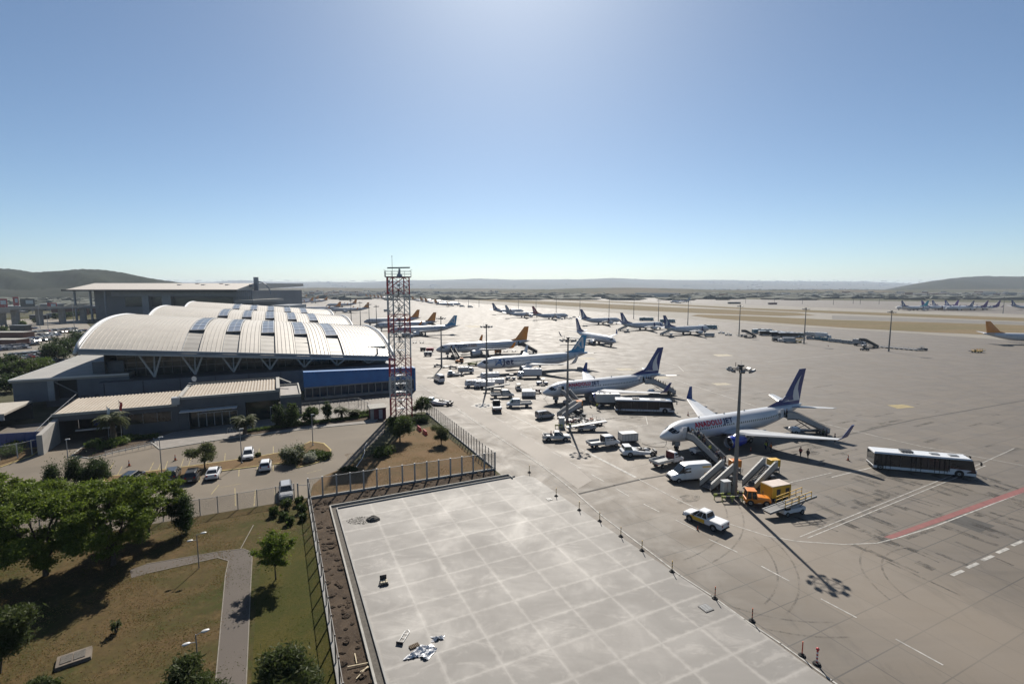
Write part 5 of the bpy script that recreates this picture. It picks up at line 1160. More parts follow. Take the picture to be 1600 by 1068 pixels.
PM['walk'][0].materials.append(m_skin); PM['stand'][0].materials.append(m_skin)
for k in PM: PM[k][3].materials.append(m_hair)
CL={c:mat('cloth_'+c,col,.9,0,.1,6) for c,col in {'red':(.42,.03,.04),'black':(.018,.018,.02),'navy':(.02,.03,.08),'white':(.6,.6,.58),'orange':(.75,.20,.03),'lime':(.50,.55,.08),'grey':(.16,.16,.17),'brown':(.14,.09,.06),'blue':(.08,.14,.30),'green':(.08,.14,.05)}.items()}
def person(loc, hd, top, bottom, label, pose='stand', group=None, bag=None):
    b,j,t_,h=PM[pose]; o=bpy.data.objects.new('person',b); C.objects.link(o); o.location=loc; o.rotation_euler.z=hd; tag(o,label,'person',group)
    for me,nm,mm in ((j,'jacket',CL[top]),(t_,'trousers',CL[bottom])):
        m2=PCACHE.get((pose,nm,mm.name))
        if not m2:
            m2=me.copy(); m2.name=nm; m2.materials.clear(); m2.materials.append(mm); PCACHE[(pose,nm,mm.name)]=m2
        c=bpy.data.objects.new(nm,m2); C.objects.link(c); c.parent=o
    c=bpy.data.objects.new('hair',h); C.objects.link(c); c.parent=o
    return o
PCACHE={}
def gp(u,v): p=G(u,v); return (p.x,p.y,0)
person(gp(1250.5,713),R(200),'red','black','person in a red top walking left of another on the apron beyond the wing shadow','walk')
person(gp(1262,716),R(200),'black','black','person in dark clothes with a shoulder bag walking right of the one in red','walk')
person(gp(1304,691),R(150),'navy','black','person in dark clothes standing under the right winglet of the nearest airliner')
person(gp(1196,703),R(180),'lime','navy','worker in a lime vest standing in the shade behind the blue engine')
person(gp(1204,706),R(170),'orange','black','worker in an orange vest standing in the shade behind the blue engine')
person(gp(1198,698),R(100),'grey','black','person in grey standing behind the worker in the lime vest')
person(gp(790.5,598.5),R(90),'navy','navy','worker standing alone beside the small tug near the third mast')
for i,(u,v,tp) in enumerate(((909,636,'white'),(922,634.5,'grey'),(933,640,'lime'),(936,641,'white'))):
    person(gp(u,v),R(40*i),tp,'navy',('worker in white bending towards a box by the second airliner','worker in grey beside the yellow conveyor under the second airliner','worker in a lime vest left of the dirty white box truck','worker in a white shirt next to the lime vest one')[i])
def on_stairs(st, plist, group, where):
    hd=st.rotation_euler.z; f=Vector((math.cos(hd),math.sin(hd),0)); n=Vector((-f.y,f.x,0))
    for k,(s,off,tp,bt) in enumerate(plist):
        run,top=(5.2,2.75) if where=='front' else (6.0,3.3)
        kk=max(0,min(13,int(s/run*14))) if s<run else 14
        z=(.35+(top-.35)*kk/14 if s>=0 else 0) if s<run else top
        p=Vector(st.location)+f*s+n*off; p.z=z
        person(p,hd,tp,bt,PL[where][k] if k<len(PL[where]) else PL[where][-1],'stand' if k%2 else 'walk',group)
PL={'front':['passenger in black about to enter the front door of the nearest airliner','passenger in white on the platform of the front stairs','passenger in navy at the head of the front stairs','passenger in green halfway up the front stairs','passenger in black one step below the green one on the front stairs','passenger in brown near the middle of the front stairs','passenger in lime low on the front stairs','passenger in white at the foot of the front stairs','passenger in navy at the foot of the front stairs beside the white one','last passenger in grey waiting behind the front stairs','passenger in black waiting beside the front stairs'],
    'rear':['passenger at the rear door of the second airliner']+['passenger queueing on the packed rear stairs of the second airliner']*12}
on_stairs(ST1,[(6.5,0,'black','black'),(5.9,.3,'white','navy'),(5.2,-.3,'navy','black'),(4.4,.3,'green','black'),(4.1,-.35,'black','black'),(3.4,.1,'brown','navy'),(1.9,.4,'lime','black'),(.7,-.3,'white','black'),(.5,.4,'navy','black'),(-.9,.1,'grey','black'),(-1.0,1.0,'black','black')],'passengers boarding the nearest airliner','front')
on_stairs(ST4,[(7.6,0,'black','black'),(7.0,.2,'navy','black'),(6.3,-.3,'black','black'),(5.6,.3,'grey','black'),(4.9,-.2,'navy','navy'),(4.3,.3,'black','black'),(3.6,-.3,'brown','black'),(3.0,.2,'navy','black'),(2.3,-.2,'black','black'),(1.7,.3,'grey','navy'),(1.0,-.1,'black','black'),(.3,.3,'navy','black')],'passengers on the rear stairs of the second airliner','rear')
on_stairs(ST2,[(8.0,.2,'navy','black')],None,'rear'); SC.objects  # attendant
for o in list(C.objects):
    if o.name.startswith('person') and o.get('label')=='passenger at the rear door of the second airliner' and o.location.x>50: o['label']='attendant in navy at the head of the rear stairs of the nearest airliner'
person(gp(1291,684),R(180),'grey','black','passenger in grey waiting at the foot of the rear stairs'); person(gp(1286,683),R(180),'green','black','passenger in green waiting at the foot of the rear stairs')
person(gp(881,683),0,'red','black','person in red standing in the open bed of the single cab pickup').location.z=.62
p=[o for o in C.objects if o.get('label','').startswith('person in red standing')][0]; pk=[o for o in C.objects if o.get('label','').startswith('white single cab pickup')][0]
hd=pk.rotation_euler.z; p.location=Vector(pk.location)+Vector((math.cos(hd)*-1.1,math.sin(hd)*-1.1,.62)); p.scale=(.8,.8,.75)
# cones
m_conem=PAINT('cone_orange',(.6,.10,.02),.6)
def cone(u,v,label,s=1.0,group=None):
    t=thing('traffic_cone',label,'traffic cone',gp(u,v),0,group); MB().box(-.22*s,.22*s,-.22*s,.22*s,0,.05).build('base',m_black,t); MB().cyl((0,0,.05),(0,0,.9*s),.15*s,.03,12).build('cone',m_conem,t,smooth=False); MB().cyl((0,0,.42*s),(0,0,.6*s),.105*s,.075*s,12).build('reflective_band',m_white,t)
for u,v,s,lb in ((1325,719,1.1,'traffic cone alone on the apron between the winglet and the near airport bus'),(1075,649,1.1,'traffic cone right of the second airport bus'),(1140,703,.8,'small cone left of the blue engine of the nearest airliner'),(1173,704,.8,'small cone right of the blue engine of the nearest airliner'),(1090,828,.6,'small cone on the dashed line beside the pickup with yellow panel'),
   (202,728,1.2,'cone in the car park nearest the planted trees'),(274,719,1.2,'cone in the car park left of the small lot tree'),(722,555,.9,'tiny cone beside the forward stairs of the orange finned airliner'),(1294,541,1.0,'cone far out in front of the van line')): cone(u,v,lb,s)
# delineator posts along the slab
posts=[(827,738),(869,775),(905,797),(937,814),(970,838),(1003,860),(1050,893),(1117,935),(1175,970),(1253,1024)]
ord_=['first','second','third','fourth','fifth','sixth','seventh','eighth','ninth','tenth']
for k,(u,v) in enumerate(posts):
    t=thing('marker_post',ord_[k]+' slim striped marker post along the slab edge, counted from the far end','marker post',gp(u,v),0,'striped marker posts along the slab edge')
    b=MB(); b.cyl((0,0,.03),(0,0,.14),.30,.22,12); b.cyl((0,0,.14),(0,0,.24),.15,.1,10); b.build('base',m_black,t)
    c_=MB(); 
    for j in range(6): c_.cyl((0,0,.22+j*.17),(0,0,.22+(j+1)*.17),.045,.045,8,j%2)
    c_.build('pole',[m_black if k<9 else m_red,m_yellow if k<7 else m_conem],t)
t=thing('marker_post','thick red and white striped marker post with a round red lamp, nearest the camera','marker post',gp(1276,1037)); b=MB(); b.cyl((0,0,.03),(0,0,.16),.32,.24,12); b.build('base',m_black,t); c_=MB()
for j in range(7): c_.cyl((0,0,.15+j*.15),(0,0,.15+(j+1)*.15),.07,.07,10,j%2)
c_.build('pole',[m_red,m_white],t); MB().blob((0,0,1.28),(.13,.13,.13),10,6).build('lamp',m_red,t,smooth=True)
# apron masts
def mast(label, u, v, h=18.75, heads=8, r=.34, detail=True):
    t=thing('light_mast',label,'light mast',gp(u,v),.3)
    n=12; mb=MB(); mb.cyl((0,0,0),(0,0,.12),r*2,r*2,n); mb.cyl((0,0,.1),(0,0,h-.6),r,r*.42,n); mb.build('pole',m_mast,t,smooth=False)
    hd=MB(); z=h-.55; 
    hd.cyl((0,0,z-.5),(0,0,z+.4),.22,.22,10); k=8; R_=1.35
    for i in range(k):
        a=2*math.pi*i/k; b_=2*math.pi*(i+1)/k; hd.bar((math.cos(a)*R_,math.sin(a)*R_,z),(math.cos(b_)*R_,math.sin(b_)*R_,z),.07); hd.bar((0,0,z),(math.cos(a)*R_,math.sin(a)*R_,z),.06)
    hd.build('lamp_ring',m_dark,t)
    for i in range(heads):
        a=2*math.pi*i/heads+.2; c_=math.cos(a); s_=math.sin(a); f=MB(); o=Vector((c_*1.55,s_*1.55,z-.05)); d=Vector((c_,s_,0)); w_=Vector((-s_,c_,0))
        f.hexa([o-w_*.28-d*.1+Vector((0,0,-.28)),o-w_*.28+d*.35+Vector((0,0,-.02)),o+w_*.28+d*.35+Vector((0,0,-.02)),o+w_*.28-d*.1+Vector((0,0,-.28))],[o-w_*.28-d*.18+Vector((0,0,-.05)),o-w_*.28+d*.22+Vector((0,0,.2)),o+w_*.28+d*.22+Vector((0,0,.2)),o+w_*.28-d*.18+Vector((0,0,-.05))])
        f.build('floodlight',m_grey,t)
    e=MB(); e.cyl((0,0,h-.3),(0,0,h+.7),.02,.01,6); e.box(-.3,.3,-.3,.3,h-.15,h+.1); e.bar((-.9,0,h-.1),(-.9,0,h+.5),.05); e.build('mast_top',m_dark,t)
    return t
m_mast=mat('mast_grey_paint',(.20,.20,.195),.5,.2,.1,.4)
M1=mast('tall grey floodlight mast nearest the camera, in front of the nearest airliner',1147.5,776)
for u,v,lb in ((886,661,'floodlight mast in front of the nose of the second airliner'),(760.5,607,'floodlight mast in front of the blue finned airliner lettering'),(690,574,'floodlight mast in front of the orange finned airliner nose'),
   (549,504,'leftmost floodlight mast right of the terminal roofs'),(563.5,511,'second floodlight mast right of the terminal roofs'),(577.5,518,'third floodlight mast right of the terminal roofs'),(589,526,'fourth floodlight mast right of the terminal roofs'),
   (1388.5,549,'rightmost large floodlight mast beside the dolly line'),(1256,537,'floodlight mast at the right end of the far buses'),(1154.5,525,'floodlight mast left of the far stair truck'),(1074.5,508,'floodlight mast above the rightmost parked navy finned airliner'),
   (1028.5,502,'floodlight mast between the two right parked airliners'),(990,498,'floodlight mast behind the second parked navy finned airliner'),(951.5,495,'floodlight mast behind the third parked navy finned airliner')):
    q=copy_tree(M1); p=G(u,v); q.location=(p.x,p.y,0); q['label']=lb
gm='distant floodlight masts of the apron edge'
for i,(u,v) in enumerate(((906,492),(869,488),(837.5,485.5),(810,483),(748.5,479.5),(732,478.5),(716,477.5),(702,476.5),(690,475.5),(1302,476),(1344,475),(1373.5,475),(1333,474.5),(1253.5,475),(1210,474.5),(1567,490),(1165,474),(1410,474),(1448,475),(1495,475))):
    q=copy_tree(M1); p=G(u,v); q.location=(p.x,p.y,0); q['group']=gm
    q['label']='tiny floodlight mast '+('behind the parked row, right group' if u<960 and u>800 else 'of the close line right of the remote orange fins' if u<800 else 'on the remote apron beyond the runway')
# cabinets + hose coils at mast feet
def cabinet(u,v,label):
    t=thing('electric_cabinet',label,'cabinet',gp(u,v),.2); MB().box(-.55,.55,-.4,.4,.1,2.1).build('housing',m_offwhite,t,bevel=.03); MB().box(-.6,.6,-.45,.45,0,.12).build('plinth',m_conc,t); MB().box(-.02,.02,-.42,-.4,.25,1.9).build('door_gap',m_dark,t); MB().box(-.62,.62,-.47,.47,2.1,2.16).build('lid',m_lgrey,t)
cabinet(1133,773,'grey white electric cabinet at the foot of the tall near mast'); cabinet(877.5,667,'grey electric cabinet left of the second mast foot')
m_hose=PAINT('lime_hose',(.40,.45,.08),.6)
def barrier(u,v,w,label,rz=0):
    t=thing('crash_barrier',label,'barrier',gp(u,v),rz); b=MB()
    for k in range(5):
        x0=-w/2+w*k/5; b.box(x0,x0+w/5,-.06,.06,.55,.85,k%2)
    b.build('rail',[m_hose,m_dark],t); f=MB()
    for x in (-w/2+.1,0,w/2-.1): f.cyl((x,0,0),(x,0,.9),.06,.06,8)
    f.build('post',m_hose,t)
barrier(1128,779,2.6,'lime and black guard barrier left of the tall mast foot',.2); barrier(1163,778,2.4,'lime and black guard barrier right of the tall mast foot',-.5); barrier(1144,784,3.0,'lime and black guard barrier in front of the tall mast foot',0)
barrier(873,669,1.6,'guard barrier left of the second mast cabinet'); barrier(893,668,1.8,'guard barrier right of the second mast foot')
# cables to the airliner noses
def cable(pts,label,r=.035,m=None):
    q=[]; P_=[Vector(p) for p in pts]
    for i in range(len(P_)-1):
        for k in range(6):
            t_=k/6; a=P_[max(i-1,0)];b=P_[i];c=P_[i+1];d=P_[min(i+2,len(P_)-1)]
            q.append(0.5*((2*b)+(-a+c)*t_+(2*a-5*b+4*c-d)*t_*t_+(-a+3*b-3*c+d)*t_**3))
    q.append(P_[-1]); tag(MB().tube(q,r,6).build('ground_cable',m or m_black),label,'cable')
cable([G(1003,692,.1),G(1018,697,.05),G(1036,698,.05),G(1041,693,.5),G(1040.5,684,2.2)],'black cable running from the container to the nose of the nearest airliner')
cable([G(828,622,.05),G(838,624,.05),G(850,623,.05),G(855,616,2.0)],'black cable looping up to the nose of the second airliner')
# things lying on the slab
t=thing('crate','dark open crate of concrete sample cubes standing on the new slab','crate',gp(600,912),.35); MB().box(-.42,.42,-.36,.36,.03,.22).build('tray',m_dark,t); c_=MB()
for i in range(3):
    for j in range(2): c_.box(-.34+i*.25,-.14+i*.25,-.28+j*.3,-.04+j*.3,.22,.36)
c_.build('sample_cube',mat('pale_cube',(.45,.40,.30),.8),t); MB().box(-.36,.30,.42,.47,.03,.75).build('open_lid',m_dark,t)
t=thing('sack_truck','metal hand trolley lying on the new slab near the plastic sheet','hand trolley',gp(631,996),1.35); f=MB()
f.tube([(-.8,-.2,.08),(.7,-.2,.1),(.9,0,.12),(.7,.2,.1),(-.8,.2,.08)],.025,6)
for x in (-.6,-.1,.4): f.tube([(x,-.2,.09),(x,.2,.09)],.02,6)
f.build('frame',m_steel,t); MB().box(-.85,-.78,-.3,.3,.04,.3).build('toe_plate',m_dark,t)
def rag(label,u,v,w,l,h,m,seed,rz=0,name='plastic_sheet',cat='plastic sheet'):
    rg=random.Random(seed); n=26; mb=MB(); vs=[]
    hs={}
    for j in range(n):
        for i in range(n):
            x=(i/(n-1)-.5)*w; y=(j/(n-1)-.5)*l; r=math.hypot(x/w*2,y/l*2); edge=max(0,1-r**3)
            z=.04+h*edge*abs(math.sin(x*5+seed)+math.sin(y*7+x*3)+rg.uniform(-.6,.6))*.4
            vs.append((x*(1+.25*math.sin(y*4+seed)),y*(1+.3*math.sin(x*3+seed)),z))
    fs=[(j*n+i,j*n+i+1,(j+1)*n+i+1,(j+1)*n+i) for j in range(n-1) for i in range(n-1) if math.hypot((i-n/2)/(n/2),(j-n/2)/(n/2))+.35*math.sin(3*math.atan2(j-n/2,i-n/2)+seed)<.85]
    mb.add(vs,fs); o=mb.build(name,m,normals=False); p=G(u,v); o.location=(p.x,p.y,.03); o.rotation_euler.z=rz; return tag(o,label,cat)
m_plastic=mat('crumpled_plastic',(.62,.63,.65),.22,0,.2,5,coat=.5)
rag('large crumpled translucent plastic sheet lying on the new slab',660,1020,2.6,1.7,.35,m_plastic,2,.5); rag('smaller crumpled plastic sheet end at the upper right of the large one',683,998,1.5,.8,.3,m_plastic,5,.2)
t=thing('pallet','small dark wooden pallet beside the crumpled plastic sheet','pallet',gp(647,1010),.6); t.scale=(.7,.5,.8); s_=MB()
for k in range(6): s_.box(-.55+k*.2,-.42+k*.2,-.4,.4,.16,.19)
s_.build('slat',mat('pallet_wood',(.12,.09,.06),.9),t); s_=MB()
for y in (-.36,0,.36): s_.box(-.55,.58,y-.05,y+.05,.03,.16)
s_.build('bearer',mat('pallet_wood2',(.22,.16,.10),.9),t)
mb=MB(); rg=random.Random(3)
for k in range(260):
    a=rg.uniform(0,6.28); r=rg.random()**.6*.85; s=rg.uniform(.05,.12); mb.blob((math.cos(a)*r*1.0,math.sin(a)*r*.8,max(0,(.85-r))*.62*rg.random()+.03),s,5,3,jit=.3,rg=rg)
mb.blob((0,0,.0),(.8,.62,.55),12,6,jit=.12)
o=mb.build('gravel_heap',mat('dark_gravel',(.10,.095,.085),.95,0,.4,4),loc=gp(583,812)); tag(o,'small dark heap of gravel on the far corner of the new slab','gravel heap')
mb=MB(); 
for k in range(500):
    a=rg.uniform(0,6.28); r=rg.random()**.5; mb.box(*(lambda x,y,s:(x-s,x+s,y-s,y+s,.03,.03+s))(math.cos(a)*r*1.7-1.6,math.sin(a)*r*1.1-.2,rg.uniform(.01,.035)))
o=mb.build('spilled_gravel',MC['dark_gravel'],loc=gp(583,812)); tag(o,'thin spill of gravel left of the dark heap','gravel',None,'stuff')
# scraps of timber in the dug strip
for k,(u,v,l,a) in enumerate(((560,1040,1.6,.3),(566,1052,1.4,1.2),(556,1030,1.2,2.0),(572,1046,1.0,.8))):
    p=G(u,v); q=Vector((math.cos(a),math.sin(a),0))*l/2; o=MB().bar(p-q+Vector((0,0,.15)),p+q+Vector((0,0,.12)),.07,.05).build('timber_batten',mat('pale_timber',(.50,.42,.28),.8)); tag(o,'pale timber batten lying in the dug soil strip beside the fence','timber','timber battens in the dug strip')
# red and white plastic barriers
for k,(u,v) in enumerate(((655,672),(664,678))):
    t=thing('road_barrier',('upper','lower')[k]+' red plastic road barrier on the bare patch by the fence corner','road barrier',gp(u,v),R(-62)); MB().hexa([(-1,-.3,0),(1,-.3,0),(1,.3,0),(-1,.3,0)],[(-.95,-.09,.85),(.95,-.09,.85),(.95,.09,.85),(-.95,.09,.85)]).build('body',m_red,t,bevel=.04); MB().box(-.7,.7,-.32,.32,0,.1).build('foot',m_red,t)
# ================================================================ terminal with three barrel roofs
def a_at(u, b, z=0.0):
    """a coordinate of the point on line b seen in pixel column u"""
    lo,hi=-400.,400.
    def col(a):
        p=AB(a,b); d=p.y*CP-(z-EYE)*SP; return 800+F*p.x/max(d,1)
    for _ in range(60):
        m=(lo+hi)/2
        if col(m)<u: lo=m
        else: hi=m
    return (lo+hi)/2
m_roof=mat('pale_roof_metal',(.46,.425,.37),.5,.05,.08,.25,detail=6); m_rib=mat('roof_seam',(.42,.385,.335),.5,.1,.1,1); m_strip=mat('roof_strip_metal',(.27,.255,.23),.55,.1,.12,.4,detail=5)
m_fascia=mat('fascia_metal',(.24,.265,.30),.45,.3,.1,.5); m_rim=mat('roof_rim_white',(.55,.55,.54),.4,.1,.06,.5); m_skyl=glass('skylight_glass',(.20,.225,.27),.3); m_wallg=mat('blue_grey_cladding',(.115,.13,.155),.6,.1,.15,.3,detail=5)
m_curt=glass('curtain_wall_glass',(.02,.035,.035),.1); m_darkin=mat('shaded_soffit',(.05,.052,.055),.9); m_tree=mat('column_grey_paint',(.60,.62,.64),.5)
T=thing('terminal_building','long airport terminal with three pale ribbed barrel roofs carried on V shaped columns','terminal',AB(-6,190),0)
TL=T.location.copy()
def tb(mb,name,m,par=None,smooth=False,bevel=0):
    mb.v=[(x-TL.x,y-TL.y,z-TL.z) for x,y,z in mb.v]; return mb.build(name,m,par or T,smooth,bevel)
ST_C=[-20.5,-11.4,-2.3,6.8,15.9]; SW=1.9
def eave(a): return 11.9-.083*(a+11)
def zroof(a,s,S): 
    h=6.2; c=.5*S+1; q=(s-c)/c
    return eave(a)+h*(1-abs(q)**2.5)
def pt(a,b,z): p=AB(a,b); return (p.x,p.y,z)
NS=26
for ri,(b0,a0,a1,S) in enumerate(((152,-43,31.5,78),(232,-45,31.5,78),(312,-44,31.5,78))):
    name='roof'
    edges=[a0]
    for c in ST_C: edges+=[c-SW,c+SW]
    edges.append(a1)
    mb=MB(); st=MB(); rb=MB()
    ss=[S*i/NS for i in range(NS+1)]
    for k in range(len(edges)-1):
        e0,e1=edges[k],edges[k+1]; low=(k%2==1); dz=-.45 if low else 0
        n=max(1,int((e1-e0)/6)); 
        for j in range(n):
            p0=e0+(e1-e0)*j/n; p1=e0+(e1-e0)*(j+1)/n
            vs=[]; 
            for s in ss: vs+= [pt(p0,b0+s,zroof(p0,s,S)+dz),pt(p1,b0+s,zroof(p1,s,S)+dz)]
            mb.add(vs,[(2*i,2*i+1,2*i+3,2*i+2) for i in range(NS)],1 if low else 0)
        if not low:
            for p0 in (e0,e1):   # side upstand of the high bay
                vs=[]
                for s in ss: vs+= [pt(p0,b0+s,zroof(p0,s,S)-.5),pt(p0,b0+s,zroof(p0,s,S)+.12)]
                st.add(vs,[(2*i,2*i+1,2*i+3,2*i+2) for i in range(NS)])
            q=e0+.6
            if ri<3:
              while q<e1-.3:      # standing seams
                vs=[]
                for s in ss: vs+= [pt(q-.07,b0+s,zroof(q,s,S)+.01),pt(q,b0+s,zroof(q,s,S)+.16),pt(q+.07,b0+s,zroof(q,s,S)+.01)]
                rb.add(vs,[(3*i,3*i+1,3*i+4,3*i+3) for i in range(NS)]+[(3*i+1,3*i+2,3*i+5,3*i+4) for i in range(NS)]); q+=1.05
        else:
            for i in range(1,NS):   # cross laps of the low strip
                s=S*i/NS; rb.add([pt(e0,b0+s-.06,zroof(e0,s,S)-.43),pt(e1,b0+s-.06,zroof(e1,s,S)-.43),pt(e1,b0+s+.06,zroof(e1,s,S)-.36),pt(e0,b0+s+.06,zroof(e0,s,S)-.36)],[(0,1,2,3)])
    R_=tb(mb,'roof',[m_roof,m_strip])
    R_.name='roof'
    tb(st,'upstand',m_fascia,R_); 
    if rb.v: tb(rb,'standing_seam',m_rib,R_)['kind']='stuff'
    for c in ST_C:   # skylights
        sk=MB(); fr=MB(); s0,s1=S*.2,S*.62; n=12
        vs=[]; 
        for i in range(n+1):
            s=s0+(s1-s0)*i/n; vs+= [pt(c-SW+.35,b0+s,zroof(c,s,S)+.12),pt(c+SW-.35,b0+s,zroof(c,s,S)+.12)]
        sk.add(vs,[(2*i,2*i+1,2*i+3,2*i+2) for i in range(n)])
        for e in (c-SW+.25,c+SW-.25,c):
            for i in range(n):
                s=s0+(s1-s0)*i/n; s2=s0+(s1-s0)*(i+1)/n; fr.bar(pt(e,b0+s,zroof(c,s,S)+.1),pt(e,b0+s2,zroof(c,s2,S)+.1),.22 if e!=c else .1,.35 if e!=c else .15)
        for i in range(0,n+1,2):
            s=s0+(s1-s0)*i/n; fr.bar(pt(c-SW+.2,b0+s,zroof(c,s,S)+.1),pt(c+SW-.2,b0+s,zroof(c,s,S)+.1),.12,.2)
        bx=MB(); bx.hexa([pt(c-SW,b0+s0-.5,zroof(c,s0,S)-.6),pt(c+SW,b0+s0-.5,zroof(c,s0,S)-.6),pt(c+SW,b0+s0,zroof(c,s0,S)-.6),pt(c-SW,b0+s0,zroof(c,s0,S)-.6)],[pt(c-SW,b0+s0-.5,zroof(c,s0,S)+.15),pt(c+SW,b0+s0-.5,zroof(c,s0,S)+.15),pt(c+SW,b0+s0,zroof(c,s0,S)+.25),pt(c-SW,b0+s0,zroof(c,s0,S)+.25)])
        k_=tb(sk,'skylight',m_skyl,R_)
        # frame merged into roof sub-part list
        tb(fr,'skylight_frame',m_rim,R_); tb(bx,'skylight_kerb',m_dark,R_)
    # soffit
    so_=MB(); vs=[]
    for s in ss: vs+= [pt(a0,b0+s,zroof(a0,s,S)-1.3),pt(a1,b0+s,zroof(a1,s,S)-1.3)]
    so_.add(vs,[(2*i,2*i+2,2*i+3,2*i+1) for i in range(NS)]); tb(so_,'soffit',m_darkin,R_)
    # fascia tubes, front and back, then gable rims
    for bb,off in ((b0,0),(b0+S,S)):
        f=MB(); n=12
        for (db,dz,h,w) in ((-.25,-.05,.55,.5),(-.75,-.75,.75,.55)):
            if off: db=-db
            for i in range(n):
                p0=a0+(a1-a0)*i/n; p1=a0+(a1-a0)*(i+1)/n; f.bar(pt(p0,bb+db,eave(p0)+dz),pt(p1,bb+db,eave(p1)+dz),w,h)
        tb(f,'eave_fascia',m_fascia,R_)
        f=MB(); 
        for i in range(n):
            p0=a0+(a1-a0)*i/n; p1=a0+(a1-a0)*(i+1)/n; f.bar(pt(p0,bb-(-1.1 if off else 1.1),eave(p0)-.98),pt(p1,bb-(-1.1 if off else 1.1),eave(p1)-.98),.16,.16)
        tb(f,'gutter',m_rim,R_)
    for aa,sg in ((a0,-1),(a1,1)):
        for da,dz,r,mm,nm in ((.9,-.15,.55,m_rim,'gable_rim'),(.15,-.9,.6,m_fascia,'gable_fascia'),(0,.12,.16,m_rim,'verge_trim')):
            g=MB(); ang=8
            ring=[]
            for i in range(NS+1):
                s=S*i/NS; a_=aa+sg*da; z=zroof(aa,s,S)+dz-(.9 if i in(0,NS) and nm=='gable_rim' else 0); i0=max(0,i-1); i1=min(NS,i+1)
                tb_=(zroof(aa,S*i1/NS,S)-zroof(aa,S*i0/NS,S)); ts=S*(i1-i0)/NS; L_=math.hypot(tb_,ts); nb,nz=-tb_/L_,ts/L_
                ring.append([pt(a_+r*math.cos(q),b0+s+nb*r*math.sin(q),z+nz*r*math.sin(q)) for q in [2*math.pi*j/ang for j in range(ang)]])
            g.loft(ring); tb(g,nm,mm,R_,smooth=(nm=='gable_rim'))
# podium, glazing, columns
def abox(mb,a0,a1,b0,b1,z0,z1,m=0):
    mb.hexa([pt(a0,b0,z0),pt(a1,b0,z0),pt(a1,b1,z0),pt(a0,b1,z0)],[pt(a0,b0,z1),pt(a1,b0,z1),pt(a1,b1,z1),pt(a0,b1,z1)],m); return mb
tb(abox(MB(),-40,33,152,470,0,6.0),'podium_wall',m_wallg)
for k in range(10): 
    a=-39+k*7.9; tb(abox(MB(),a,a+.12,151.85,152.0,.2,5.9),'wall_joint',m_darkin)
g=MB(); n=14
for i in range(n):
    p0=-38+(68)*i/n; p1=-38+68*(i+1)/n; g.hexa([pt(p0,161,6.0),pt(p1,161,6.0),pt(p1,161.4,6.0),pt(p0,161.4,6.0)],[pt(p0,161,zroof(p0,9,78)-1.2),pt(p1,161,zroof(p1,9,78)-1.2),pt(p1,161.4,zroof(p1,9,78)-1.2),pt(p0,161.4,zroof(p0,9,78)-1.2)])
tb(g,'curtain_wall',m_curt)
for i in range(35): 
    a=-38+i*2.0; tb(MB().bar(pt(a,160.9,6),pt(a,160.9,zroof(a,9,78)-1.2),.09),'mullion',m_grey)
for z in (8.0,9.6,11.2,12.8):
    a1=min(30,-11+(17.2-z-2.2)/.083-4) if z>9 else 30
    tb(MB().bar(pt(-38,160.88,z),pt(max(-30,min(30,a1)),160.88,z),.08,.12),'transom',m_grey)
for k in range(-3,5):
    a=-2.1+9.12*k
    if a<-39 or a>29: continue
    v_=MB(); e=eave(a)-.9
    for da in (-2.5,2.5): v_.cyl(pt(a,157,6.0),pt(a+da,153.2,eave(a+da)-.8),.27,.2,8)
    v_.cyl(pt(a,157,6.0),pt(a,159.0,e+1.2),.20,.16,8); v_.cyl(pt(a,157,6.0),pt(a,157,6.5),.34,.3,10)
    tb(v_,'column',m_tree)
for sd,a in ((0,-40),(1,30)):   # side walls under the gables
    for b0 in (158,238,318):
        w=MB(); n=10; vs=[]
        for i in range(n+1):
            s=6+66*i/n; vs+= [pt(a,b0-6+s,0),pt(a,b0-6+s,zroof(a,s,78)-1.2)]
        w.add(vs,[(2*i,2*i+1,2*i+3,2*i+2) for i in range(n)]); tb(w,'end_wall',m_curt if sd else m_wallg)
tb(abox(MB(),24,31,158,161,6,11),'corner_pier',mat('pale_green_grey',(.22,.25,.24),.7))
mb=MB(); mb.cyl(pt(27.5,153.5,eave(27)),pt(27.5,153.5,eave(27)+2.2),.3,.3,8); tb(mb,'flue',m_grey)
# wing on the left
WG=thing('ramp_wing','dark blue grey block with slanting flat roof left of the V columns','building',AB(-47,175),0); TL=WG.location.copy()
def wb(mb,name,m): mb.v=[(x-TL.x,y-TL.y,z-TL.z) for x,y,z in mb.v]; return mb.build(name,m,WG)
wb(abox(MB(),-57.4,-34.5,155,209,6.9,7.5),'roof',mat('flat_roof_grey',(.30,.295,.28),.8,0,.12,.2))
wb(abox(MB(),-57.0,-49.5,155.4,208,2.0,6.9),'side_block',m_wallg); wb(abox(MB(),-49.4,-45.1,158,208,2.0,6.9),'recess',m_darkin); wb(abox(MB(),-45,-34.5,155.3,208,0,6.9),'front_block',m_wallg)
e=MB(); e.bar(pt(-57.4,154.9,7.55),pt(-34.4,154.9,7.55),.3,.35); e.bar(pt(-57.4,155,7.55),pt(-57.4,209,7.55),.35,.35); wb(e,'parapet',m_rim)
for k in range(5): wb(abox(MB(),-45+k*2.6+.6,-45+k*2.6+2.0,155.1,155.3,2.6,2.75),'wall_slot',m_darkin)
wb(MB().bar(pt(-49.4,155.6,6.6),pt(-45.2,155.6,3.4),.2),'brace',m_grey); wb(abox(MB(),-50.6,-49.4,155.2,155.6,2,6.9),'corner_strip',m_fascia); wb(abox(MB(),-52,-46,158,166,0,2),'base_wall',m_wallg)
w2=MB(); abox(w2,-43,-36.5,160,176,7.5,10.4); wb(w2,'upper_block',m_wallg)
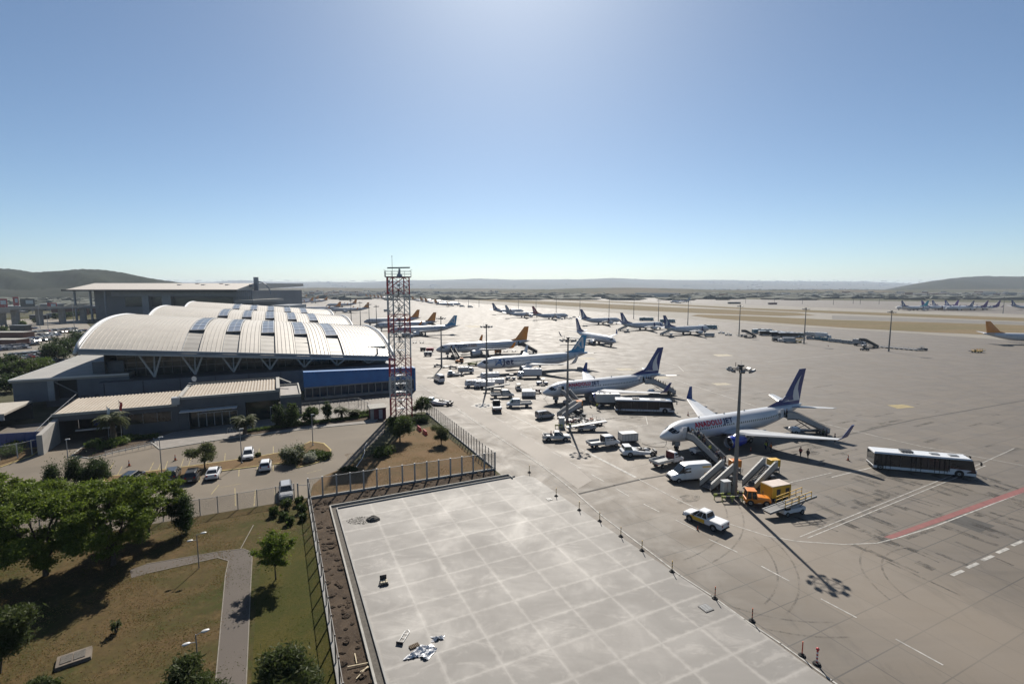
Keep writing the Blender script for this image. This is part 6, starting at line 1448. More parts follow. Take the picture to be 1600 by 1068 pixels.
# covered walkway at far left (sunlit flat roof)
t=thing('covered_walkway','low sunlit flat roof at the left edge beside the dark block','building',AB(-52,139),0); TL=t.location.copy(); WG=t
wb(abox(MB(),-75,-50.5,133,146,3.6,4.0),'roof',mat('beige_roof',(.42,.38,.32),.7)); wb(abox(MB(),-75,-50.7,133.2,133.5,2.6,3.6),'fascia',m_fascia)
for k in range(5): wb(abox(MB(),-73+k*5,-72.6+k*5,134,134.4,0,3.6),'column',m_conc)
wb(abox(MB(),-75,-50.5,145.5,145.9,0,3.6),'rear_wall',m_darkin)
# blue clad gallery
BG=thing('blue_gallery','bright blue clad wall with a row of framed windows in front of the terminal','building',AB(20,139),0); TL=BG.location.copy(); WG=BG
m_bluew=mat('blue_cladding',(.025,.15,.40),.45,.0,.12,.6); m_blueg=glass('blue_window_glass',(.01,.05,.10),.15)
b=MB(); n=10
b.hexa([pt(5.9,139.2,3.3),pt(35,139.2,3.3),pt(35,142,3.3),pt(5.9,142,3.3)],[pt(5.9,139.8,7.3),pt(35,139.8,6.5),pt(35,142,6.5),pt(5.9,142,7.3)]); wb(b,'upper_cladding',m_bluew)
wb(abox(MB(),5.9,34.9,139.5,142,.5,3.3),'window_glass',m_blueg); wb(abox(MB(),5.9,35,138.7,142,0,.6),'base_wall',m_conc)
for k in range(17): a=6.0+k*1.8; wb(abox(MB(),a,a+.22,138.75,139.5,.6,3.25),'window_post',m_conc)
wb(abox(MB(),5.9,35.1,138.72,139.4,3.05,3.35),'lintel',m_conc); wb(abox(MB(),34.9,35.4,138.6,142,0,6.6),'end_plate',m_bluew)
for k in range(34): a=6.3+k*.85; z=7.3-.8*(a-5.9)/29; wb(MB().bar(pt(a,139.7,z-.5),pt(a+.25,138.9,z+.05),.12,.1),'sun_fin',m_bluew)
# annex
AX=thing('annex_building','low grey concrete annex with beige ribbed roofs and glazed entrance below the terminal','building',AB(-18,126),0); TL=AX.location.copy(); WG=AX
m_axw=mat('annex_grey_render',(.115,.118,.125),.85,0,.12,.35,detail=6)
def ribroof_mat():
    t=NT('beige_ribbed_roof'); v=t.coord('Object'); n=t.noise(v,.35,6,.65); n2=t.noise(v,3,5,.7)
    c=t.mix(t.ramp(n,.35,.65),(.38,.325,.255),(.46,.405,.33)); c=t.mix(t.ramp(n2,.5,.7,0,.5),c,(.28,.21,.14)); t.set('Base Color',c); t.set('Roughness',.6); return t.mat
m_ribr=ribroof_mat(); m_ribd=mat('roof_rib_shadow_gap',(.22,.17,.12),.8)
def ribroof(a0,a1,b0,b1,z0,z1,pitch=.62):
    r=MB(); r.hexa([pt(a0,b0,z0-.2),pt(a1,b0,z0-.2),pt(a1,b1,z1-.2),pt(a0,b1,z1-.2)],[pt(a0,b0,z0),pt(a1,b0,z0),pt(a1,b1,z1),pt(a0,b1,z1)]); wb(r,'roof',m_ribd)
    rr=MB(); q=a0+.2
    while q<a1-.3: rr.hexa([pt(q,b0,z0),pt(q+.42,b0,z0),pt(q+.42,b1,z1),pt(q,b1,z1)],[pt(q+.08,b0,z0+.13),pt(q+.34,b0,z0+.13),pt(q+.34,b1,z1+.13),pt(q+.08,b1,z1+.13)]); q+=pitch
    o=wb(rr,'roof_ribs',m_ribr); return o
# main block -19..0
wb(abox(MB(),-19,-17.2,120.3,135.4,0,6.5),'wall',m_axw); wb(abox(MB(),-7.6,-.02,120.31,135.4,4.6,6.5),'wall',m_axw); wb(abox(MB(),-17.2,-7.6,120.3,135.4,4.3,6.5),'wall',m_axw); wb(abox(MB(),-8.4,-6.8,120.33,121.2,0,4.6),'pier',m_axw)
wb(abox(MB(),-19,0,134.8,135.42,0,7.3),'rear_wall',m_axw); ribroof(-18.4,-.6,120.9,134.7,6.5,6.85)
for a0,a1,b0,b1,z in ((-19.1,-18.4,120.2,135.4,7.0),(-.6,.12,120.2,135.6,7.25),(-18.4,-.6,120.2,120.9,6.85),(-18.4,-.6,134.75,135.4,7.3)): wb(abox(MB(),a0,a1,b0,b1,6.4,z),'parapet',m_kerb)
wb(abox(MB(),-17.2,-7.8,121.6,121.8,0,4.3),'entrance_glass',m_curt)
for k in range(6): a=-15.8+k*1.45; wb(abox(MB(),a,a+.14,121.4,121.6,0,2.9),'door_frame',m_lgrey)
wb(abox(MB(),-15.9,-8.3,121.38,121.6,2.8,3.0),'door_head',m_lgrey); wb(abox(MB(),-18.6,-8.3,118.2,120.3,4.0,4.15),'canopy',mat('canopy_white',(.6,.6,.58),.6)); wb(abox(MB(),-14.4,-8.3,121.3,121.5,3.2,4.1),'sign_board',m_anthr)
for a in (-15.0,-9.4): wb(abox(MB(),a,a+.8,121.24,121.3,3.1,3.5),'entrance_sign',m_blue)
wb(abox(MB(),-6.7,-.3,122.2,122.4,0,4.6),'side_glass',m_curt)
# right annex 0..4.4
wb(abox(MB(),.05,4.4,120.35,135,0,5.0),'wall',m_axw); wb(abox(MB(),.2,4.2,120.9,133.8,5.0,5.1),'flat_roof',mat('gravel_roof',(.33,.31,.29),.9))
for a0,a1,b0,b1 in ((.1,4.4,120.3,120.6),(4.15,4.45,120.6,135),(.1,4.15,133.8,134.1)): wb(abox(MB(),a0,a1,b0,b1,4.9,5.5),'parapet',m_kerb)
wb(MB().bar(pt(.1,134,7.1),pt(2.6,131,6.3),.35,.3),'roof_beam',m_kerb)
# left block -39..-19
wb(abox(MB(),-28.5,-19.05,120.35,132.9,0,5.3),'wall',m_axw); wb(abox(MB(),-38.9,-28.5,120.3,132.9,4.1,5.3),'wall',m_axw); wb(abox(MB(),-38.9,-38.4,120.3,132.9,0,4.1),'wall',m_axw)
ribroof(-38.9,-19.2,120.2,133.2,5.45,5.9); wb(abox(MB(),-39.1,-19.1,120.0,120.25,5.1,5.62),'eave_trim',m_kerb)
for a0,a1 in ((-27.5,-20.2),): wb(abox(MB(),a0,a1,120.2,120.36,2.2,4.2),'window_glass',m_glass)
for k in range(4): wb(abox(MB(),-27.5+k*2.4,-27.4+k*2.4,120.15,120.2,2.2,4.2),'mullion',m_grey)
wb(abox(MB(),-38.3,-28.6,131,131.3,0,4.1),'rear_wall',m_darkin); wb(abox(MB(),-35.5,-29.2,119.2,119.6,2.1,2.35),'barrier_beam',m_lgrey); wb(abox(MB(),-34.5,-31,126,126.3,1.4,2.8),'blue_sign',m_blue)
wb(abox(MB(),-20.0,-18.6,119.6,120.9,5.5,7.0),'duct',m_lgrey)
w_=MB(); w_.prism([(0,0)],'y',0,0) if False else None
w_.hexa([pt(-38.9,112.5,0),pt(-38.1,112.5,0),pt(-38.1,120.2,0),pt(-38.9,120.2,0)],[pt(-38.9,112.5,3.6),pt(-38.1,112.5,3.6),pt(-38.1,120.2,4.6),pt(-38.9,120.2,4.6)]); wb(w_,'ramp_wall',mat('sunny_concrete',(.36,.34,.31),.85,0,.1,.8))
wb(MB().tube([pt(-38.9,112.4,4.4),pt(-38.9,120,5.5),pt(-38.9,133,6.9)],.05,6),'handrail',m_steel)
for k in range(8): wb(MB().bar(pt(-38.9,113+k*2.6,3.7+k*.27),pt(-38.9,113+k*2.6,4.6+k*.29),.05),'rail_post',m_steel)
# satellite dish on the roof
t=thing('satellite_dish','white satellite dish standing on the left corner of the annex roof','satellite dish',AB(-17.6,135,7.3)); d=MB(); d.loft([[(r*math.cos(a)*.6,-.3+z,1.0+r*math.sin(a)*.6) for a in [2*math.pi*i/14 for i in range(14)]] for r,z in ((.05,.25),(.6,.15),(1.0,-.1),(1.04,-.1))]); d.build('dish',m_white,t,smooth=True); MB().cyl((0,0,0),(0,0,1.0),.09,.09,8).build('stand',m_grey,t); MB().bar((0,-.3,1),(.1,-1.2,1.3),.05).build('feed_arm',m_grey,t)
# blue hoarding at the left + fences later
t=thing('blue_hoarding','blue sheet hoarding at the left edge behind the white posted fence','hoarding',G(0,700)); p0,p1=G(-60,706),G(68,697); TL=t.location.copy(); WG=t
for k in range(9):
    a_=p0.lerp(p1,k/9); b_=p0.lerp(p1,(k+1)/9-.004); wb(MB().hexa([a_,b_,b_+Vector((0,.08,0)),a_+Vector((0,.08,0))],[q+Vector((0,0,2.9)) for q in (a_,b_,b_+Vector((0,.08,0)),a_+Vector((0,.08,0)))]),'panel',m_blue)
# maroon hut
t=thing('equipment_hut','maroon hut with pale door and flat pale roof beside the lattice tower','hut',AB(19.8,112.6),PS); MB().box(-1.7,1.7,-1.3,1.3,0,2.5).build('wall',mat('maroon_cladding',(.13,.025,.03),.6),t); MB().hexa([(-1.9,-1.5,2.5),(1.9,-1.5,2.5),(1.9,1.5,2.5),(-1.9,1.5,2.5)],[(-1.9,-1.5,2.62),(1.9,-1.5,2.62),(1.9,1.5,3.0),(-1.9,1.5,3.0)]).build('roof',m_kerb,t); MB().box(.1,.9,-1.36,-1.3,.1,2.2).build('door',m_lgrey,t); MB().box(-1.75,-1.0,-1.34,-1.3,.1,2.4).build('pale_panel',m_kerb,t)
# ================================================================ lattice radar tower
TW=thing('radar_tower','tall red and white lattice tower with a flat rotating antenna, beside the terminal','tower',G(627.5,651),R(12))
m_tred=PAINT('tower_red',(.42,.012,.03),.5); m_twh=PAINT('tower_white',(.50,.50,.50),.5)
bands=[(0,4.8,m_tred,'red_lattice_section'),(4.8,9.8,m_twh,'white_lattice_section'),(9.8,13.9,m_tred,'red_lattice_section'),(13.9,19.4,m_twh,'white_lattice_section'),(19.4,23.4,m_tred,'red_lattice_section'),(23.4,27.9,m_twh,'white_lattice_section'),(27.9,31.6,m_tred,'red_lattice_section')]
hw=2.35
for z0,z1,m,nm in bands:
    q=MB(); cs=[(-hw,-hw),(hw,-hw),(hw,hw),(-hw,hw)]
    n=2 if z1-z0>4.2 else 2
    for i,(x,y) in enumerate(cs):
        q.bar((x,y,z0),(x,y,z1),.27); x2,y2=cs[(i+1)%4]
        # inner twin legs as on the photo
        fx,fy=(x*.55+x2*.45*0+x2*.0, y*.55) 
        mx,my=x+(x2-x)*.24,y+(y2-y)*.24; nx_,ny_=x+(x2-x)*.76,y+(y2-y)*.76
        q.bar((mx,my,z0),(mx,my,z1),.18); q.bar((nx_,ny_,z0),(nx_,ny_,z1),.18)
        for k in range(n*2):
            za=z0+(z1-z0)*k/(n*2); zb=z0+(z1-z0)*(k+1)/(n*2)
            q.bar((x,y,za),(mx,my,zb),.09); q.bar((x2,y2,za),(nx_,ny_,zb),.09)
            q.bar((x,y,zb),(mx,my,zb),.05); q.bar((x2,y2,zb),(nx_,ny_,zb),.05)
        for k in range(n):
            za=z0+(z1-z0)*k/n; zb=z0+(z1-z0)*(k+1)/n
            q.bar((mx,my,za),(nx_,ny_,zb),.10); q.bar((nx_,ny_,za),(mx,my,zb),.10)
        q.bar((x,y,z1-.05),(x2,y2,z1-.05),.13)
    q.build(nm,m,TW)
q=MB()
for k in range(16):
    z=.2+k*1.9; s=-1 if k%2 else 1; q.bar((-.8*s,.5,z),(.8*s,.5,z+1.9),.10,.12); q.bar((-.8*s,-.1,z),(.8*s,-.1,z+1.9),.10,.12)
    q.box(-1.2,1.2,-.9,.9,z+1.84,z+1.9)
for x in (-1.1,1.1):
    for y in (-.8,.8): q.bar((x,y,0),(x,y,31.5),.08)
q.build('stair_core',m_steel,TW)
q=MB()
for x in (-.25,.25): q.bar((x,-.6,0),(x,-.6,31.5),.06)
for k in range(8): q.cyl((.0,-.3,3+k*3.5),(0,-.3,4.6+k*3.5),.12,.12,8)
q.build('cable_ladder',m_dark,TW)
q=MB(); q.box(-2.8,2.8,-2.8,2.8,31.6,31.75); q.build('platform',m_grey,TW)
q=MB()
for z in (32.3,32.9):
    for i,(x,y) in enumerate(((-2.8,-2.8),(2.8,-2.8),(2.8,2.8),(-2.8,2.8))):
        x2,y2=((-2.8,-2.8),(2.8,-2.8),(2.8,2.8),(-2.8,2.8))[(i+1)%4]; q.bar((x,y,z),(x2,y2,z),.06)
for x in (-2.8,-1.4,0,1.4,2.8):
    for y in (-2.8,2.8): q.bar((x,y,31.7),(x,y,32.9),.06); q.bar((y,x,31.7),(y,x,32.9),.06)
q.bar((-2.4,-2.4,32.9),(-3.0,-2.8,33.2),.05); q.bar((2.4,-2.4,32.9),(3.0,-2.8,33.2),.05); q.build('railing',m_steel,TW)
q=MB(); q.cyl((.3,0,31.7),(.3,0,32.3),.7,.5,12); q.cyl((.3,0,32.3),(.3,0,33.5),.26,.22,10); q.build('antenna_pedestal',m_lgrey,TW)
q=MB(); q.hexa([(-2.3,-.25,33.5),(2.6,-.25,33.62),(2.6,.25,33.62),(-2.3,.25,33.5)],[(-2.3,-.25,33.78),(2.6,-.25,33.9),(2.6,.25,33.9),(-2.3,.25,33.78)]); q.build('radar_antenna',m_grey,TW)
q=MB(); q.cyl((-1.2,-1.4,31.7),(-1.2,-1.4,36.0),.06,.035,6); q.blob((-1.2,-1.4,36.1),(.1,.1,.15),6,4); q.build('whip_aerial',m_dark,TW)
for k,(x,y,z) in enumerate(((-1.9,-2.3,28.8),(1.7,-2.3,29.4),(-1.9,-2.3,30.6),(.2,-2.3,29.9))): MB().cyl((x,y-.25,z),(x,y,z),.28,.28,10).build('dish',m_lgrey,TW)
# ================================================================ far terminal
FT=thing('far_terminal','large flat roofed grey terminal with deep eaves on the horizon at the left','terminal',(-230,430,0),0); TL=Vector((-230,430,0)); WG=FT
def fx(u,d): return (u-800)/F*d
D=440
xa,xb=fx(108,D),fx(398,D)
wb(MB().box(xa+12,xb-8,D+14,D+120,0,26.6),'wall',mat('far_grey_cladding',(.18,.195,.215),.7,0,.12,.05)); 
r=MB(); r.prism([(D-4,27.0),(D+3,28.4),(D+30,33.4),(D+140,33.8),(D+140,30.8),(D-4,26.6)],'x',xa,xb-14); wb(r,'roof',mat('far_roof_cream',(.62,.57,.50),.6)); wb(MB().box(xa-1,xb-12,D-4.6,D-4,26.2,27.6),'eave',m_dark)
for x0,x1,z0,z1 in ((xa+40,xa+60,12,20.5),(xa+64,xa+74,12,20.5),(xa+84,xb-26,13.5,20),(xa+100,xb-12,6,10)): wb(MB().box(x0,x1,D+13.6,D+14,z0,z1),'window_glass',m_curt)
wb(MB().box(xa+76,xa+84,D+10,D+14,4,22),'pier',m_fascia); wb(MB().box(xa+58,xa+64,D+10,D+14,4,22),'pier',m_fascia); wb(MB().box(xa+30,xb-10,D+11,D+13.9,21.5,25.5),'cladding_band',m_fascia)
for x in (xa+3,xa+17,xa+30): wb(MB().cyl((x,D+4,0),(x,D+4,27),.9,.9,10),'column',m_fascia)
for k in range(4): x=xa+84+k*22; wb(MB().box(x,x+3,D+20,D+23,30,32.2),'roof_plant',m_fascia)
for x in (fx(315,D+30),fx(352,D+30)): wb(MB().box(x-1.5,x+1.5,D+26,D+30,30.2,33.2),'roof_house',m_maroon)
p_=MB(); p_.box(fx(368,D),fx(396,D),D+0,D+60,16,18.5); wb(p_,'pier_deck',m_kerb); 
for k in range(9): wb(MB().cyl((fx(370+k*3,D),D+2,18.5),(fx(370+k*3,D),D+2,26.5+k*.2),.35,.3,6),'mast_pole',m_fascia)
wb(MB().box(fx(396,D),fx(428,D),D+30,D+70,0,12.5),'low_block',m_fascia); wb(MB().box(fx(404,D),fx(424,D),D+29.6,D+30,7,11),'low_window',m_curt); wb(MB().box(fx(428,D),fx(452,D),D+60,D+90,0,7),'side_hall',m_fascia)
t=thing('sign_pylon','tall grey concrete fin with a curved strut at the end of the far terminal','pylon',(fx(403,470),470,0)); MB().box(-1.9,1.9,-1,1,0,39).build('fin',m_fascia,t); c_=MB(); c_.tube([(1.9,0,35),(6,0,34),(9.5,0,31.5),(12,0,28),(13.5,0,23)],.55,8); c_.build('curved_strut',m_fascia,t)
# viaduct
VD=thing('road_viaduct','elevated grey access road on concrete piers at the left edge','viaduct',(fx(60,400),400,0)); TL=VD.location.copy(); WG=VD
d0,d1=360,430
for (u0,dd0,z0,u1,dd1,z1) in ((-140,330,13.4,152,430,12.6),(-140,350,11.0,40,410,9.5)):
    a_=Vector((fx(u0,dd0),dd0,z0)); b_=Vector((fx(u1,dd1),dd1,z1)); wb(MB().bar(a_,b_,8,1.4),'deck',m_conc); wb(MB().bar(a_+Vector((0,-4,1.1)),b_+Vector((0,-4,1.1)),.3,1.0),'parapet',m_kerb)
    for k in range(7): p=a_.lerp(b_,(k+.6)/7.3); wb(MB().box(p.x-2.2,p.x+2.2,p.y-1,p.y+1,0,p.z-.6),'pier',m_conc)
# sheds, walls and hoardings on the left
for u,d,w_x,h,dz,mm,lb,nm in ((100,520,26,7.5,16,mat('brown_shed',(.17,.06,.045),.8),'long reddish brown shed beyond the viaduct','shed'),(75,640,18,8,14,m_conc,'grey shed left of the reddish brown one','shed'),(22,620,34,6,14,m_fascia,'low grey shed at the far left beyond the viaduct','shed'),(140,560,20,8.5,12,mat('dark_red_shed',(.13,.05,.045),.8),'dark red shed under the far terminal eaves','shed')):
    t=thing(nm,lb,nm,(fx(u,d),d,0)); MB().box(-w_x/2,w_x/2,0,dz,0,h).build('wall',mm,t); MB().box(-w_x/2-.6,w_x/2+.6,-.6,dz+.6,h,h+.6).build('roof',m_lgrey,t); MB().box(-w_x*.3,-w_x*.1,-.1,.0,0,h*.5).build('door',m_dark,t)
for u,d,wx,h0,h1,mm,lb in ((5,560,12,7,17,m_red,'red billboard at the extreme left beyond the viaduct'),(27,560,6,9,19,m_red,'red and white billboard second from the left'),(45,560,16,8,17,m_anthr,'dark billboard with white lettering strip beyond the viaduct'),(83,540,10,7,13,m_red,'red panel on the side of the brown shed')):
    t=thing('billboard',lb,'billboard',(fx(u,d),d,0)); MB().box(-wx/2,wx/2,-.3,.3,h0,h1).build('panel',mm,t); MB().box(-wx*.1,wx*.42,-.4,-.3,h0+(h1-h0)*.35,h0+(h1-h0)*.8).build('white_strip',m_white,t)
    for x in (-wx*.3,wx*.3): MB().cyl((x,0,0),(x,0,h0),.3,.3,8).build('post',m_grey,t)
for u,v,w_x,lb in ((10,528,20,'upper brown boundary wall at the left edge of the open car park'),(4,541,14,'lower brown boundary wall at the left edge of the open car park')):
    p=G(u,v); t=thing('brick_building',lb,'building',(p.x,p.y,0)); MB().box(-w_x/2,w_x/2,0,7,0,3.2).build('wall',mat('brown_brick',(.20,.09,.06),.85),t); MB().box(-w_x/2-.2,w_x/2+.2,-.2,7.2,3.2,3.45).build('roof',m_kerb,t)
struct('far_car_park',P((-120,572),(96,572),(150,540),(152,520),(130,500),(60,497),(-200,505)),.02,m_carpark)
struct('green_verge',P((85,497),(100,500),(160,494),(175,486),(150,482),(110,487)),.05,m_lawn2); struct('green_verge',P((-80,505),(60,497),(60,494),(-80,501)),.05,m_lawn2)
for u,v,w_,lb in ((58,497,14,'dark kiosk under the viaduct'),(80,494,9,'pale ruined looking block by the viaduct'),(27,516,10,'dark hedge box kiosk in the car park')):
    p=G(u,v+2); t=thing('kiosk',lb,'kiosk',(p.x,p.y,0)); MB().box(-w_/2,w_/2,0,5,0,4).build('wall',m_dark if 'dark' in lb else m_conc,t); MB().box(-w_/2-.3,w_/2+.3,-.3,5.3,4,4.3).build('roof',m_grey,t)
# ================================================================ fences, lamps, flags
def meshmat():
    t=NT('wire_mesh'); tr=t.n('ShaderNodeBsdfTransparent'); mx=t.n('ShaderNodeMixShader'); v=t.coord('Object')
    sx=t.n('ShaderNodeSeparateXYZ'); t.l(v,sx.inputs[0]); xy=t.math('ADD',sx.outputs[0],sx.outputs[1])
    def ln(val,p,w): fr=t.math('FRACT',t.math('DIVIDE',val,p)); return t.math('LESS_THAN',fr,w)
    g_=t.math('MAXIMUM',ln(t.math('ADD',xy,sx.outputs[2]),.10,.10),ln(t.math('SUBTRACT',xy,sx.outputs[2]),.10,.10))
    t.set('Base Color',(.16,.16,.155)); t.set('Roughness',.5); t.set('Metallic',.4); t.l(g_,mx.inputs[0]); t.l(tr.outputs[0],mx.inputs[1]); t.l(t.b.outputs[0],mx.inputs[2]); t.l(mx.outputs[0],t.out.inputs[0]); return t.mat
m_mesh=meshmat()
def fence(label, pts, step=2.0, h=2.5, postm=None, pw=.09, base=0.0, rails=True, lean=True, wall=None):
    t=thing('mesh_fence',label,'fence',pts[0]); o=Vector(pts[0]); postm=postm or m_steel; L=0; cap=0
    pro=None
    for p,q in zip(pts[:-1],pts[1:]):
        p=Vector((p[0],p[1],0))-Vector((o.x,o.y,0)); q=Vector((q[0],q[1],0))-Vector((o.x,o.y,0)); n=max(1,round((q-p).length/step)); d=(q-p).normalized(); nn=Vector((-d.y,d.x,0))
        MB().add([p+Vector((0,0,base)),q+Vector((0,0,base)),q+Vector((0,0,base+h)),p+Vector((0,0,base+h))],[(0,1,2,3)]).build('mesh_panel',m_mesh,t,normals=False)
        if rails:
            MB().bar(p+Vector((0,0,base+h)),q+Vector((0,0,base+h)),.05).build('top_rail',postm,t)
        if wall: w_=MB(); wallstrip(w_,[p,q],.3,0,wall); w_.build('plinth_wall',m_conc,t)
        for k in range(n+1):
            if pro is None:
                pm=MB(); pm.box(-pw/2,pw/2,-pw/2,pw/2,0,base+h+.12); 
                pro=pm.build('post',postm,t); c=pro
            else: c=pro.copy(); C.objects.link(c); c.parent=t; KID.setdefault(t.name,[]).append(c)
            c.location=p.lerp(q,k/n); c.rotation_euler.z=math.atan2(d.y,d.x)
    return t
m_post=mat('pale_fence_post',(.33,.33,.33),.6,.2); m_postd=mat('dark_fence_post',(.13,.125,.12),.6,.2)
fence('mesh fence running along the dug strip from the bottom edge to the lot gate',[AB(3,-14),AB(3,72.4)],2.6,2.5,m_postd,.10,wall=.25)
fence('fence of pale thick posts between the dry lawn triangle and the new slab',[AB(3,72.4),AB(31,71.6)],1.85,2.6,m_post,.20,base=.3,wall=.3)
fence('fence of close dark posts between the dry lawn triangle and the service road',[AB(31,71.6),AB(31,112)],1.35,2.5,m_postd,.10,base=.3,wall=.3)
fence('low mesh fence between the car park and the park lawn',[AB(1.2,73.2),AB(-8,72.9),AB(-22,73.6),AB(-45,77)],2.1,2.2,m_post,.10)
fence('fence with white posts before the blue hoarding at the left edge',[G(-60,730),G(28,716),G(72,705)],2.4,2.6,m_rim,.12)
fence('fence behind the conifers between entrance planting and hut',[G(452,648),G(560,636),G(590,652)],2.2,2.4,m_post,.08)
t=thing('wire_gate','dark frame wire gate standing ajar by the maroon hut','gate',G(577,652)); q=MB(); q.tube([(0,0,0),(0,0,2.4),(1.4,-.5,1.9),(1.4,-.5,.1),(0,0,.1)],.05,6); q.bar((0,0,.2),(1.4,-.5,1.8),.04); q.build('frame',m_dark,t); MB().add([(0,0,.1),(1.4,-.5,.1),(1.4,-.5,1.9),(0,0,2.3)],[(0,1,2,3)]).build('mesh_panel',m_mesh,t,normals=False)
t=thing('vehicle_gate','open pale posted gate at the corner beside the silver estate car','gate',G(466,779)); 
for x in (0,1.6): MB().box(x-.07,x+.07,-.07,.07,0,2.3).build('post',m_post,t)
MB().tube([(0,0,.2),(0,0,2.0),(1.6,0,2.0),(1.6,0,.2),(0,0,.2)],.04,6).build('frame',m_post,t)
def lotlamp(u,v,label,h=6.0):
    t=thing('street_lamp',label,'street lamp',gp(u,v),rnd.uniform(-.5,.5)); q=MB(); q.cyl((0,0,0),(0,0,.25),.16,.16,8); q.cyl((0,0,.2),(0,0,h-.1),.085,.05,8); q.build('pole',m_post,t); MB().hexa([(-.1,-.12,h-.12),(.55,-.12,h-.02),(.55,.12,h-.02),(-.1,.12,h-.12)],[(-.1,-.1,h+.02),(.5,-.09,h+.08),(.5,.09,h+.08),(-.1,.1,h+.02)]).build('lamp_head',m_rim,t)
for u,v,lb in ((109,744,'leftmost slim lamp of the car park among the conifers'),(253,740,'slim lamp in the planted strip left of the small lot tree'),(378,724,'slim lamp right behind the white car in the upper row'),(489,696,'slim lamp behind the round pale bush'),(424,660,'short lamp in the entrance planting in front of the annex')): lotlamp(u,v,lb,6.0 if v>670 else 3.5)
def parklamp(u,v,label,rz):
    t=thing('park_lamp',label,'park lamp',gp(u,v),rz); MB().cyl((0,0,0),(0,0,3.7),.05,.04,8).build('pole',m_grey,t)
    for s,z in ((-1,3.1),(1,3.65)):
        MB().tube([(0,0,z),(s*.45,0,z+.08)],.025,6).build('arm',m_grey,t); MB().blob((s*.62,0,z+.1),(.30,.17,.09),12,6).build('lamp_head',m_rim,t,smooth=True)
parklamp(311,887,'two headed park lamp beside the bend of the path',.5); parklamp(311,1062,'two headed park lamp at the bottom edge left of the path',.6)
for u,v,h,c,lb in ((171,668,6.5,m_white,'flagpole with pale blue and white flag beside the palm'),(191,668,7.6,m_red,'flagpole with red flag beside the palm')):
    t=thing('flagpole',lb,'flagpole',gp(u,v+22)); MB().cyl((0,0,0),(0,0,h+.6),.05,.03,8).build('pole',m_lgrey,t); f=MB(); n=8; vs=[]
    for j in range(n+1):
        for i in range(5): vs.append((.04+i*.13+.05*math.sin(j*.9),.09*math.sin(i*1.7+j*.5),h+.3-j*.22-i*.05))
    f.add(vs,[(j*5+i,j*5+i+1,(j+1)*5+i+1,(j+1)*5+i) for j in range(n) for i in range(4)]); f.build('flag',c,t,normals=False)
for u,v,h,lb in ((10,497,14,'first tall lamp column by the viaduct'),(63,514,17,'second tall lamp column in the open car park'),(117,520,20,'tall lamp column right of the car park'),(127,500,18,'thin lamp column before the far terminal'),(76,520,12,'short lamp column in the middle of the open car park')):
    t=thing('street_lamp',lb,'street lamp',gp(u,v)); MB().cyl((0,0,0),(0,0,h),.18,.12,8).build('pole',m_lgrey,t); MB().box(-1.6,1.6,-.2,.2,h-.1,h+.15).build('lamp_head',m_lgrey,t)
for k,(u,v) in enumerate(((357,676),(362,675),(367,674.5),(372,674))):
    t=thing('bicycle_rack','small white hoop stand on the entrance pavement below the palm','hoop stand',gp(u,v),R(80),'white hoop stands on the entrance pavement'); MB().tube([(-.3,0,.1),(-.3,0,.7),(-.1,0,.95),(.15,0,.95),(.3,0,.7),(.3,0,.1)],.035,6).build('hoop',m_rim,t)
t=thing('hand_railing','sloping white railing along the entrance ramp right of the palm','railing',G(163,712)); TL=t.location.copy(); WG=t
p0,p1=G(165,714),G(246,697)
for z in (.5,.8,1.1): wb(MB().bar(p0+Vector((0,0,z)),p1+Vector((0,0,z)),.045),'rail',m_rim)
for k in range(9): p=p0.lerp(p1,k/8); wb(MB().bar(p+Vector((0,0,.1)),p+Vector((0,0,1.12)),.05),'post',m_rim)
t=thing('hose','pale hose snaking over the shaded ground left of the fig tree','hose',(0,0,0)); t.location=G(570,712); TL=t.location.copy(); WG=t; wb(MB().tube([G(u,v,.06) for u,v in ((573,692),(569,700),(570,706),(566,716),(560,724),(556,730),(548,734))],.06,6),'hose_line',m_rim)
# ================================================================ vegetation
def leafmat(name, c0, c1, c2):
    t=NT(name); v=t.coord('Object'); n=t.noise(v,1.1,4,.6); gi=t.n('ShaderNodeNewGeometry'); 
    c=t.mix(t.ramp(n,.35,.65),c0,c1); c=t.mix(t.math('MULTIPLY',gi.outputs['Random Per Island'],.6),c,c2)
    t.set('Base Color',c); t.set('Roughness',.6); t.set('Specular IOR Level',.25)
    tl=t.n('ShaderNodeBsdfTranslucent'); t.l(c,tl.inputs[0]); mx=t.n('ShaderNodeMixShader'); mx.inputs[0].default_value=.45; t.l(t.b.outputs[0],mx.inputs[1]); t.l(tl.outputs[0],mx.inputs[2]); t.l(mx.outputs[0],t.out.inputs[0]); return t.mat
lf_bright=leafmat('bright_broad_leaf',(.042,.070,.009),(.074,.112,.014),(.18,.225,.033)); lf_mid=leafmat('mid_green_leaf',(.030,.05,.012),(.045,.072,.016),(.075,.10,.025)); lf_dark=leafmat('dark_conifer_leaf',(.020,.036,.010),(.030,.05,.014),(.045,.07,.02))
lf_pine=leafmat('pine_needle',(.034,.05,.014),(.05,.065,.018),(.07,.085,.028)); lf_olive=leafmat('olive_leaf',(.05,.065,.022),(.075,.09,.03),(.10,.11,.045)); lf_white=leafmat('silver_white_leaf',(.20,.22,.16),(.32,.33,.26),(.45,.45,.38)); lf_palm=leafmat('palm_leaf',(.045,.062,.018),(.07,.085,.025),(.10,.11,.04)); lf_hedge=leafmat('lime_hedge_leaf',(.05,.085,.015),(.075,.115,.02),(.10,.14,.03))
m_bark=mat('bark',(.075,.055,.04),.95,0,.3,3,detail=6); m_palmbark=mat('palm_bark',(.11,.08,.055),.95,0,.35,3,detail=6)
